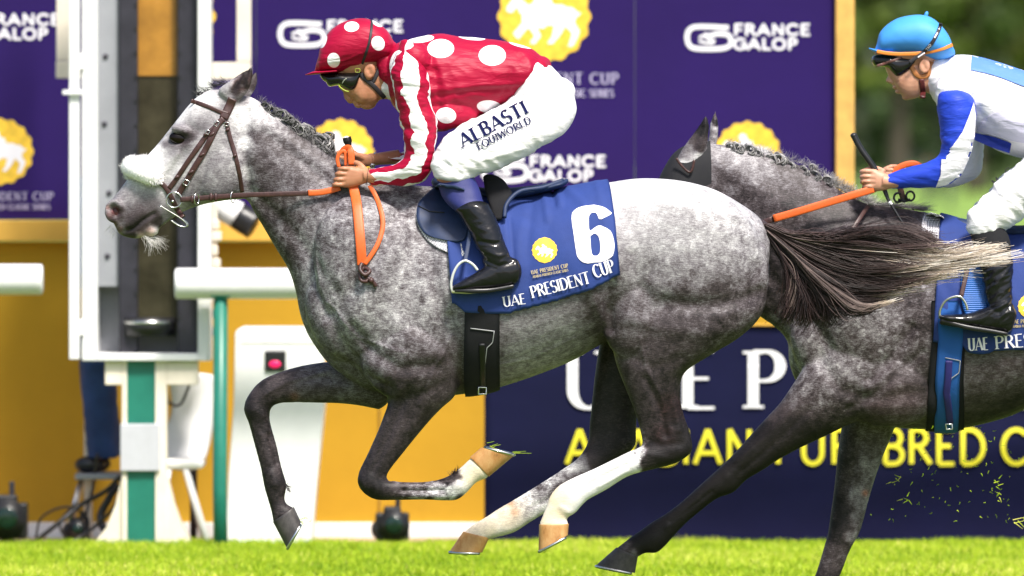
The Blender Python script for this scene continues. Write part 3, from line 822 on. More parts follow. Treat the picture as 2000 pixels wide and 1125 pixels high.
# ------------------------------------------------------------------ trees and distant people
M_leaf = {}
def leaf_mat(k, c0, c1, c2):
    m, nt, bs = nmat("foliage_%s" % k)
    at = nd(nt, "ShaderNodeAttribute", attribute_name="tone")
    c = ramp(nt, at.outputs['Fac'], [(0, c0), (.5, c1), (1, c2)])
    lk(nt, c, bs.inputs['Base Color']); bs.inputs['Roughness'].default_value = .6
    return m
LM = [leaf_mat('deep', (.012, .03, .008), (.03, .06, .014), (.07, .11, .02)), leaf_mat('mid', (.035, .065, .012), (.09, .14, .02), (.17, .21, .04)), leaf_mat('olive', (.06, .08, .012), (.14, .16, .025), (.25, .26, .05))]
M_bark = simple("bark", (.07, .055, .04), .9, var=.4, nscale=4)
def crown(c, r, n, size, seed, clumps=26):
    g = np.random.default_rng(seed)
    d = g.normal(size=(clumps, 3)); d /= np.linalg.norm(d, axis=1)[:, None]
    C = np.array(c) + d*np.array(r)*g.uniform(.35, .95, (clumps, 1)); R = g.uniform(.18, .36, clumps)*min(r)
    k = g.integers(0, clumps, n); q = g.normal(size=(n, 3)); q /= np.linalg.norm(q, axis=1)[:, None]
    X = C[k] + q*R[k][:, None]*g.uniform(.5, 1.1, (n, 1))*np.array([1.2, 1.2, .9])
    a = g.normal(size=(n, 3)); a /= np.linalg.norm(a, axis=1)[:, None]; b = np.cross(a, g.normal(size=(n, 3))); b /= np.linalg.norm(b, axis=1)[:, None]
    s = size*g.uniform(.6, 1.3, (n, 1))
    V = np.stack([X-a*s, X+b*s*.5, X+a*s, X-b*s*.5], 1).reshape(-1, 3)
    tone = np.repeat(np.clip(.5 + (g.uniform(-.3, .3, clumps))[k] + g.normal(0, .15, n), 0, 1), 4)
    F = np.arange(n*4).reshape(-1, 4)
    return V, F, tone
def tree(x, y, h, rx, mat, seed, lab, base=.25, n=3800, cat='tree', grp='trees across the far side of the course'):
    t = thing("broadleaf_tree" if cat == 'tree' else "shrub", lab, cat, (x, y, 0), group=grp)
    g = random.Random(seed); tr = MB()
    tr.tube(smooth_path([(x, y, -.2), (x+g.uniform(-.3, .3), y, h*.3), (x+g.uniform(-.6, .6), y, h*.75)], 5), np.linspace(.035*h, .01*h, 11), 8)
    for i in range(5):
        a = g.uniform(0, 6.28); z = h*g.uniform(.25, .5)
        tr.tube(smooth_path([(x, y, z), (x+math.cos(a)*rx*.35, y+math.sin(a)*rx*.35, z+h*.12), (x+math.cos(a)*rx*.7, y+math.sin(a)*rx*.7, z+h*.2)], 4), np.linspace(.014*h, .004*h, 9), 6)
    tr.build("trunk", M_bark, t)
    V, F, tone = crown((x, y, h*(base+1)/2), (rx, rx*.8, h*(1-base)/2), n, h*.028, seed)
    mb = MB(); mb.add(V, F.tolist()); mb.build("crown", LM[mat], t, attrs={'tone': tone}, smooth=False)
XT = lambda px, y: (px-1000)*(D+y)/FPX
tree(XT(1640, 560), 560, 17, 5.0, 1, 1, "tall mid green tree just right of the hoarding's frame", .32)
tree(XT(1750, 575), 575, 19, 5.5, 2, 2, "olive tinged tree above the blue helmet", .38)
tree(XT(1900, 560), 560, 18, 5.5, 1, 3, "broad green tree behind the second rider's back", .36)
tree(XT(2050, 590), 590, 20, 6.5, 2, 4, "olive tree at the right edge of the far side", .3)
tree(XT(2240, 600), 600, 19, 6, 1, 5, "green tree beyond the right edge", .3)
tree(XT(1480, 600), 600, 18, 6, 1, 6, "green tree partly hidden by the hoarding", .3)
for i, (px, y, h, r, lab) in enumerate(((1660, 620, 9, 4.5, "dark dense evergreen beside the hoarding's frame"), (1740, 630, 10, 4.5, "dark evergreen under the olive tree"), (1830, 615, 9.5, 4.5, "dark evergreen behind the second rider's arm"), (1930, 625, 10, 4.8, "dark evergreen under the broad tree"), (2040, 640, 11, 5, "dark evergreen at the far right"), (2160, 640, 10, 5, "dark evergreen beyond the frame"), (1560, 640, 10, 5, "dark evergreen behind the hoarding"))):
    tree(XT(px, y), y, h, r, 0, 40+i, lab, .02, 3000, grp='evergreens under the far trees')

def far_wood():
    g = np.random.default_rng(77); V, F, T = [], [], []; n0 = 0
    for i in range(46):
        x = -330 + i*16 + g.uniform(-4, 4)
        if -8 < x < 70: continue
        v, f, t = crown((x, 690 + g.uniform(-20, 20), 8), (11, 8, g.uniform(8, 11)), 700, .9, 500+i, 14); V.append(v); F.append(f + n0); T.append(t); n0 += len(v)
    mb = MB(); mb.add(np.concatenate(V), np.concatenate(F).tolist()); o = mb.build("far_wood", LM[1], attrs={'tone': np.concatenate(T)}, smooth=False); o['kind'] = 'stuff'; o['label'] = 'continuous belt of woodland along the far side of the course'; o['category'] = 'wood'
far_wood()
# ================================================================== THE HORSES
def coat_mat(name, dark, seed, cont=1.0):
    m, nt, bs = nmat(name)
    tc = nd(nt, "ShaderNodeTexCoord"); ob = tc.outputs['Object']
    off = nd(nt, "ShaderNodeMapping"); off.inputs['Location'].default_value = (seed*3.7, seed, 0); lk(nt, ob, off.inputs[0])
    tone = nd(nt, "ShaderNodeAttribute", attribute_name="tone").outputs['Fac']
    dap = nd(nt, "ShaderNodeAttribute", attribute_name="dap").outputs['Fac']
    tint = nd(nt, "ShaderNodeAttribute", attribute_name="tint").outputs['Vector']
    d1 = noise_n(nt, 13.0, 3, .55, off.outputs[0], .4); d2 = noise_n(nt, 34.0, 4, .6, off.outputs[0], .6)
    n1 = math_n(nt, 'SUBTRACT', d1, .5); n2 = math_n(nt, 'SUBTRACT', d2, .5)
    dd = math_n(nt, 'ADD', math_n(nt, 'MULTIPLY', n1, 1.15*cont), math_n(nt, 'MULTIPLY', n2, 1.7*cont))
    mp = nd(nt, "ShaderNodeMapping"); mp.inputs['Rotation'].default_value = (0, math.radians(-32), 0); mp.inputs['Scale'].default_value = (55, 100, 230); lk(nt, ob, mp.inputs[0])
    fur = noise_n(nt, 1.0, 3, .7, mp.outputs[0]); fu = math_n(nt, 'SUBTRACT', fur, .5)
    mp2 = nd(nt, "ShaderNodeMapping"); mp2.inputs['Scale'].default_value = (260, 260, 260); lk(nt, ob, mp2.inputs[0])
    sp = noise_n(nt, 1.0, 2, .6, mp2.outputs[0]); su = math_n(nt, 'SUBTRACT', sp, .5)
    t = math_n(nt, 'ADD', tone, math_n(nt, 'MULTIPLY', dd, dap))
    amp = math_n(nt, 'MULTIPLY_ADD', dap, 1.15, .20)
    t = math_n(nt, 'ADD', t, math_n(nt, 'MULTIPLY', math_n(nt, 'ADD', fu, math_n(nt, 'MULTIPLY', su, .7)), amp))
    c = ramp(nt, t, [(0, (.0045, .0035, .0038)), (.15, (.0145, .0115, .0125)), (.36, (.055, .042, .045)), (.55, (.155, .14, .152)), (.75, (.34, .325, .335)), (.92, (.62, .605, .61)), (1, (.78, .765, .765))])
    c = mixc(nt, 1.0, c, tint, 'MULTIPLY')
    lk(nt, c, bs.inputs['Base Color'])
    bs.inputs['Roughness'].default_value = .48
    bs.inputs['Specular IOR Level'].default_value = .26
    bs.inputs['Sheen Weight'].default_value = .0
    bs.inputs['Sheen Roughness'].default_value = .4
    bump(nt, math_n(nt, 'ADD', fur, math_n(nt, 'MULTIPLY', d2, .6)), .35, .003, bs)
    return m
M_hair = None
def hair_mat():
    m, nt, bs = nmat("horse_hair")
    at = nd(nt, "ShaderNodeAttribute", attribute_name="tone")
    c = ramp(nt, at.outputs['Fac'], [(0, (.010, .0065, .0065)), (.25, (.036, .017, .015)), (.45, (.11, .075, .07)), (.6, (.26, .2, .17)), (.8, (.55, .44, .32)), (1, (.86, .80, .72))])
    lk(nt, c, bs.inputs['Base Color']); bs.inputs['Roughness'].default_value = .42
    bs.inputs['Specular IOR Level'].default_value = .45
    return m
M_hair = hair_mat()
M_mane = hair_mat()
for n_q in M_mane.node_tree.nodes:
    if n_q.type == "VALTORGB":
        for e_q, c_q in zip(n_q.color_ramp.elements, ((.012, .011, .012), (.04, .037, .04), (.13, .125, .13), (.27, .26, .26), (.5, .48, .47), (.85, .82, .78))): e_q.color = (*c_q, 1)
def strand(V, F, T, pts, r0, r1, tone):
    """three-sided tapering hair; tone is a list along it"""
    p = np.asarray(pts); m = len(p); t = np.gradient(p, axis=0); t /= np.linalg.norm(t, axis=1)[:, None] + 1e-9
    a = np.cross(t, [0.0, 1.0, 0.0]); a /= np.linalg.norm(a, axis=1)[:, None] + 1e-9; b = np.cross(t, a)
    r = np.linspace(r0, r1, m)[:, None]; n0 = sum(len(x) for x in V)
    ring = np.stack([p + a*r, p - a*r*.5 + b*r*.87, p - a*r*.5 - b*r*.87], 1).reshape(-1, 3)
    V.append(ring); T.append(np.repeat(tone, 3))
    for i in range(m-1):
        for k in range(3):
            l = (k+1) % 3; F.append((n0+i*3+k, n0+i*3+l, n0+(i+1)*3+l, n0+(i+1)*3+k))
def hair_obj(name, V, F, T, parent):
    mb = MB(); mb.add(np.concatenate(V), F); return mb.build(name, M_hair if name in ('tail', 'fetlock_hair') else M_mane, parent, attrs={'tone': np.concatenate(T)})
M_hoof_a = None
def hoof_mat(name, c0, c1, c2):
    m, nt, bs = nmat(name)
    tc = nd(nt, "ShaderNodeTexCoord"); mp = nd(nt, "ShaderNodeMapping"); mp.inputs['Scale'].default_value = (1, 1, .6); lk(nt, tc.outputs['Object'], mp.inputs[0])
    f = noise_n(nt, 26, 5, .7, mp.outputs[0]); lk(nt, ramp(nt, f, [(.22, c0), (.42, c1), (.8, c2)]), bs.inputs['Base Color'])
    bs.inputs['Roughness'].default_value = .5; bump(nt, f, .4, .002, bs); return m
M_hoof_y = hoof_mat("pale_hoof", (.10, .045, .02), (.42, .20, .06), (.60, .38, .16))
M_hoof_d = hoof_mat("dark_hoof", (.012, .01, .01), (.04, .035, .035), (.10, .09, .085))
def hoof(parent, cor, sole, yc, b, mat, label=None):
    """cor, sole: two outline points (toe side, heel side) of the coronet and of the ground face"""
    (ax, ay), (bx, by) = cor; (cx, cy), (dx, dy) = sole
    L = lambda t, w: (ax+(cx-ax)*t, ay+(cy-ay)*t, bx+(dx-bx)*t, by+(dy-by)*t, w, yc)
    mb = MB(); mb.loft([L(0, b*.96), L(.08, b*1.03), L(.35, b*1.08), L(.7, b*1.14), L(.96, b*1.2), L(1, b*1.17)], n=28, sub=4, e=2.2, cap=False)
    h = mb.build("hoof", mat, parent)
    if label: h['label'] = label
    # the steel shoe follows the ground face: an open ring
    k = (D+yc)/FPX; ang = math.atan2(dy-cy, dx-cx); R = math.hypot(dx-cx, dy-cy)/2
    mx, my = (cx+dx)/2, (cy+dy)/2; ex, ey = (cx-ax+dx-bx)/2, (cy-ay+dy-by)/2; el = math.hypot(ex, ey); ex, ey = ex/el, ey/el
    pts = []
    for a in np.linspace(-150, 150, 26):
        a = math.radians(a); u = -math.cos(a)*R*.97; v = math.sin(a)*b*1.12
        pts.append(np.array(P(mx + u*math.cos(ang) + ex*2.2, my + u*math.sin(ang) + ey*2.2, yc)) + np.array([0, v, 0]))
    mb = MB(); mb.tube(pts, .0065, 8); mb.build("shoe", M_steel, h)
    return h
def knob(parent, px, py, y, r, tone, seed, name="mane_plait", ang=0.0):
    """rolled-up plait: thick locks wound round a small core"""
    g = np.random.default_rng(seed); V, F, T = [], [], []
    k = (D+y)/FPX
    for i in range(110):
        a0 = g.uniform(0, 6.28); e = g.uniform(.1, 1.0); ph = g.uniform(-.9, .9)
        pts = []
        for t in np.linspace(0, 1, 9):
            a = a0 + t*1.7; q = (math.cos(a)*r*e, math.sin(a)*r*.62*math.cos(ph), 0)
            u, w = q[0], q[1]
            c, s = math.cos(ang+.5*ph), math.sin(ang+.5*ph)
            pts.append(np.array(P(px + u*c - w*s, py + u*s + w*c, y)) + [0, math.sin(a*.5+ph*2)*r*k*.8*math.sin(ph*1.7), 0])
        tn = np.clip(tone + g.normal(0, .12), 0, 1); strand(V, F, T, pts, r*k*.085, r*k*.06, np.full(9, tn))
    return hair_obj(name, V, F, T, parent)
def wisps(parent, name, roots, n, length, direction, spread, tone, seed, r=.0007, curl=.3, y0=0):
    g = np.random.default_rng(seed); V, F, T = [], [], []
    rp = resample(roots, 1.0) if len(roots) > 1 else np.array(roots, float)
    for i in range(n):
        p = rp[g.integers(len(rp))]; a = math.radians(direction + g.normal(0, spread)); L = length*g.uniform(.4, 1.1); c = g.normal(0, curl)
        dy = g.normal(0, .02); x, y = p[0] + g.normal(0, 1.5), p[1] + g.normal(0, 1.5); pts = []
        for t in np.linspace(0, 1, 6):
            pts.append(P(x, y, p[2] + g.uniform(-.005, .005)*0 + dy*t)); x += math.cos(a)*L/5; y += math.sin(a)*L/5; a += c/5
        strand(V, F, T, pts, r, r*.35, np.full(6, np.clip(tone + g.normal(0, .12), 0, 1)))
    return hair_obj(name, V, F, T, parent)

# ------------------------------------------------------------------ leading horse
c1 = crop(180, 100, 2.25); cH = crop(200, 120, 2.959)
H1 = thing("racehorse", "leading dapple grey racehorse, white fleece across its nose, all four hooves off the turf", "horse", P(960, gpy(0), 0))
n_, f_ = -.13, .13
b = MB()
# neck and trunk
b.loft([(466, 184, 446, 330, .062, 0), (493, 190, 468, 372, .066, 0), (518, 206, 487, 397, .07, 0), (545, 226, 497, 415, .075, 0), (577, 248, 512, 440, .08, 0), (616, 268, 538, 484, .09, 0), (651, 294, 562, 524, .105, 0),
        (700, 328, 577, 567, .13, 0), (760, 352, 588, 620, .165, 0), (815, 362, 610, 668, .20, 0), (850, 364, 655, 722, .235, 0),
        (885, 368, 735, 765, .262, 0), (920, 376, 830, 775, .28, 0), (960, 385, 905, 770, .29, 0), (1010, 388, 970, 758, .295, 0),
        (1070, 380, 1050, 732, .30, 0), (1130, 366, 1119, 704, .30, 0), (1190, 356, 1176, 672, .29, 0), (1255, 348, 1225, 655, .275, 0),
        (1330, 353, 1290, 650, .26, 0), (1395, 370, 1350, 655, .24, 0), (1450, 400, 1410, 650, .20, 0), (1486, 428, 1462, 620, .15, 0), (1502, 462, 1488, 575, .10, 0)], n=44, sub=5, capk=.15)
# breast in front of the shoulders
b.pell(668, 620, n_*.6, 66, 100, .11, -24); b.pell(668, 620, f_*.6, 66, 100, .11, -24)
# shoulder and upper arm, near and far
for s in (-1, 1):
    b.pell(745, 560, s*.15, 120, 190, .125, -24)
    b.pell(800, 690, s*.155, 100, 95, .12, 0)
    b.pell(1330, 520, s*.12, 165, 160, .155, 10)
    b.pell(1240, 600, s*.165, 70, 110, .09, 0)
# near foreleg
b.loft([(752, 690, 915, 700, .11, n_), (750, 742, 902, 740, .098, n_), (757, 785, 888, 774, .082, n_), (749, 812, 862, 798, .07, n_), (739, 839, 833, 829, .06, n_), (719, 884, 788, 884, .048, n_), (700, 925, 757, 925, .043, n_),
        (702, 953, 760, 940, .042, n_), (730, 975, 768, 939, .037, n_), (775, 977, 785, 941, .029, n_), (828, 976, 826, 941, .027, n_), (868, 978, 858, 936, .032, n_), (893, 976, 884, 925, .036, n_), (912, 962, 898, 914, .032, n_), (930, 943, 908, 905, .029, n_), (951, 934, 921, 893, .034, n_)], n=24, sub=5)
# far foreleg
b.loft([(760, 650, 740, 800, .10, f_), (700, 690, 700, 792, .092, f_), (660, 704, 662, 788, .075, f_), (618, 709, 620, 787, .06, f_), (570, 719, 579, 786, .05, f_), (515, 740, 546, 788, .044, f_), (486, 770, 530, 797, .042, f_), (476, 799, 527, 816, .04, f_), (486, 828, 530, 833, .034, f_), (497, 869, 541, 872, .028, f_), (508, 910, 549, 908, .028, f_), (513, 935, 556, 932, .033, f_), (517, 955, 560, 948, .034, f_), (526, 985, 556, 972, .029, f_), (531, 1004, 560, 984, .031, f_), (533, 1019, 573, 991, .036, f_)], n=24, sub=5)
# near hind leg
b.loft([(1236, 480, 1500, 496, .10, n_*.85), (1212, 530, 1502, 540, .115, n_*.95), (1204, 565, 1500, 565, .12, n_), (1194, 615, 1488, 615, .125, n_), (1193, 660, 1446, 658, .115, n_), (1203, 710, 1384, 696, .098, n_), (1220, 755, 1336, 730, .078, n_), (1236, 795, 1329, 775, .058, n_), (1247, 830, 1336, 810, .046, n_), (1253, 856, 1347, 842, .041, n_), (1252, 872, 1352, 880, .042, n_), (1228, 882, 1322, 904, .041, n_), (1196, 898, 1275, 917, .036, n_), (1159, 916, 1228, 930, .031, n_), (1124, 931, 1184, 957, .030, n_), (1092, 948, 1152, 974, .033, n_), (1074, 969, 1138, 986, .036, n_), (1067, 988, 1124, 1002, .032, n_), (1060, 1006, 1108, 1012, .029, n_), (1053, 1024, 1111, 1024, .035, n_)], n=26, sub=5)
# far hind leg
b.loft([(1236, 480, 1500, 496, .10, f_*.85), (1212, 530, 1502, 545, .115, f_*.95), (1204, 570, 1460, 575, .12, f_), (1190, 600, 1400, 610, .105, f_), (1186, 610, 1360, 620, .105, f_), (1172, 667, 1320, 685, .09, f_), (1163, 722, 1278, 745, .072, f_), (1156, 784, 1248, 800, .054, f_), (1151, 830, 1243, 836, .045, f_), (1148, 862, 1240, 872, .042, f_), (1130, 893, 1206, 903, .038, f_), (1096, 918, 1160, 945, .032, f_), (1049, 948, 1110, 978, .029, f_), (1000, 978, 1064, 1003, .030, f_), (974, 993, 1036, 1020, .034, f_), (950, 1009, 1004, 1040, .035, f_), (925, 1024, 968, 1050, .031, f_), (905, 1040, 956, 1052, .035, f_)], n=26, sub=5)
# head
b.loft([(212, 399, 222, 436, .032, 0), (217, 391, 234, 457, .043, 0), (231, 374, 255, 465, .050, 0), (248, 351, 274, 465, .052, 0), (268, 327, 302, 452, .05, 0), (288, 303, 327, 434, .053, 0), (308, 281, 353, 416, .06, 0), (328, 256, 388, 402, .07, 0), (347, 232, 425, 394, .079, 0), (366, 208, 456, 390, .083, 0), (386, 188, 482, 386, .08, 0), (410, 176, 500, 360, .07, 0), (440, 174, 510, 320, .06, 0)], n=36, sub=5, e=2.3)
b.pell(292, 448, 0, 19, 14, .034, 10)          # lower lip and chin
b.pell(430, 330, -.045, 52, 62, .045, 20); b.pell(430, 330, .045, 52, 62, .045, 20)   # cheeks
b.pell(352, 255, -.062, 20, 11, .020, 24); b.pell(352, 255, .062, 20, 11, .020, 24)   # brow
b.pell(224, 411, -.040, 20, 25, .022, 14); b.pell(224, 411, .040, 20, 25, .022, 14)   # nostril rims
# ears
b.loft([(427, 172, 462, 203, .020, -.045), (440, 163, 474, 192, .022, -.047), (456, 152, 486, 176, .019, -.050), (469, 143, 492, 160, .015, -.053), (481, 136, 494, 147, .009, -.055), (490, 130, 494, 134, .004, -.056)], n=16, sub=4)
b.loft([(447, 180, 470, 205, .018, .045), (462, 168, 488, 190, .02, .047), (476, 156, 499, 174, .017, .050), (488, 148, 503, 160, .012, .053), (499, 139, 504, 147, .005, .055)], n=16, sub=4)
h1 = b.remesh(.0068, 7, .5)
cE = crop(440, 560, 2.009); cR = crop(860, 560, 2.009)
sculpt(h1, [
    # head: eye socket, cheek rim, facial crest, nostril, mouth
    ([(340, 270), (352, 272)], 13, -.008, 'b'), ([(328, 258), (345, 250), (364, 258)], 6, .005, 'b'), ([(333, 282), (350, 288), (364, 282)], 6, .003, 'b'),
    ([(372, 245), (395, 262), (402, 300), (398, 345), (385, 380)], 7, -.005, 'b'), ([(345, 300), (300, 345)], 7, .005, 'b'), ([(360, 300), (325, 355)], 9, -.005, 'b'),
    ([(219, 407), (227, 416)], 10, -.028, 'b'), ([(212, 398), (226, 394), (238, 405), (238, 422)], 5, .006, 'b'),
    ([(246, 452), (262, 446), (280, 430), (300, 418)], 4, -.009, 'b'), ([(255, 436), (275, 415)], 9, .004, 'b'), ([(300, 440), (330, 420), (370, 398)], 6, -.003, 'b'),
    ([(468, 150), (452, 184)], 6, -.008, 'b'), ([(484, 140), (474, 165)], 4, -.006, 'b'),
    # neck: jugular groove, muscles
    ([(500, 385), (560, 440), (620, 520), (650, 570)], 15, -.010, 'b'), ([(495, 300), (560, 350), (640, 430), (700, 470)], 34, .010, 'b'), ([(485, 220), (478, 300), (486, 370)], 10, -.010, 'b'),
    ([(500, 240), (600, 300), (700, 360)], 18, .007, 'b'), ([(520, 260), (620, 340), (700, 400)], 10, -.006, 'b'),
    # shoulder blade, point of shoulder
    ([(790, 400), (740, 470), (690, 560), (650, 610)], 16, -.009, 'b'), ([(800, 420), (740, 540), (690, 640)], 26, .010, 'b'), ([(640, 640), (655, 700)], 18, .008, 'b'),
    ([(690, 640), (730, 690), (780, 720), (850, 715)], 13, -.013, 'b'), ([(660, 700), (700, 730), (760, 760)], 10, -.014, 'b'), ([(830, 450), (850, 560), (880, 650), (890, 700)], 16, -.010, 'b'),
    ([(880, 620), (900, 700), (900, 760)], 12, -.012, 'b'), ([(780, 640), (840, 680), (880, 690)], 26, .010, 'b'),
    ([(800, 760), (760, 850), (728, 920)], 7, -.006, 'n'), ([(780, 760), (740, 850)], 8, .005, 'n'), ([(840, 770), (800, 840)], 9, .006, 'n'),
    # ribs and flank
    ([(1180, 470), (1192, 560), (1188, 640)], 14, -.016, 'b'), ([(1150, 560), (1175, 620), (1185, 660)], 10, .006, 'b'),
    ([(1205, 400), (1240, 450), (1260, 520)], 26, -.008, 'b'), ([(1240, 380), (1330, 390), (1420, 430)], 40, .008, 'b'),
    # haunch muscles
    ([(1300, 590), (1370, 600), (1440, 590), (1490, 570)], 15, -.012, 'b'), ([(1230, 620), (1290, 640), (1370, 650), (1430, 640)], 16, .008, 'b'), ([(1290, 600), (1250, 560), (1235, 500)], 14, -.007, 'b'),
    ([(1410, 620), (1440, 600)], 12, .006, 'b'), ([(1440, 440), (1470, 520), (1478, 590)], 14, -.006, 'b'),
    ([(1260, 740), (1290, 800), (1300, 850)], 8, -.008, 'n'), ([(1318, 790), (1326, 840)], 7, .004, 'n'), ([(1306, 780), (1314, 830)], 8, -.004, 'n'),
    ([(1240, 700), (1275, 720), (1330, 700)], 12, -.006, 'n'),
    # tendons and joints
    ([(1222, 908), (1180, 930), (1145, 950)], 5, -.006, 'n'), ([(1215, 893), (1150, 925), (1110, 944)], 5, .005, 'n'), ([(1225, 920), (1170, 950)], 4, .004, 'n'), ([(1236, 868), (1262, 885), (1300, 895)], 7, .003, 'n'), ([(1265, 860), (1290, 870), (1330, 866)], 8, -.004, 'n'),
    ([(785, 958), (865, 958)], 4, -.009, 'n'), ([(785, 968), (865, 970)], 4, .004, 'n'), ([(640, 590), (700, 660), (790, 690)], 3.5, .004, 'n'), ([(960, 715), (1040, 700), (1120, 660)], 3.5, .0022, 'n'), ([(1250, 660), (1262, 720), (1290, 770)], 3.5, .004, 'n'), ([(880, 660), (850, 720), (820, 790)], 3.5, .005, 'n'), ([(300, 350), (330, 330), (350, 300)], 3.2, .003, 'b'), ([(760, 740), (730, 840), (712, 900)], 3.5, -.005, 'n'), ([(1250, 870), (1240, 890)], 5, .005, 'n'), ([(705, 935), (712, 950)], 7, .005, 'n'), ([(880, 945), (900, 950)], 8, .005, 'n'), ([(526, 850), (541, 905)], 4, -.008, 'f'), ([(510, 850), (523, 905)], 5, .004, 'f'), ([(530, 925), (538, 945)], 8, .006, 'f'), ([(640, 725), (560, 745), (520, 770)], 5, .005, 'f'), ([(1140, 930), (1080, 970), (1040, 990)], 4, -.004, 'f'),
    ([(498, 800), (512, 812)], 8, .004, 'f'), ([(720, 940), (735, 955)], 9, .004, 'n'), ([(590, 735), (680, 745)], 10, -.004, 'f'), ([(1095, 990), (1110, 1000)], 6, .004, 'n'),
])
r1 = inv(h1.v[0])
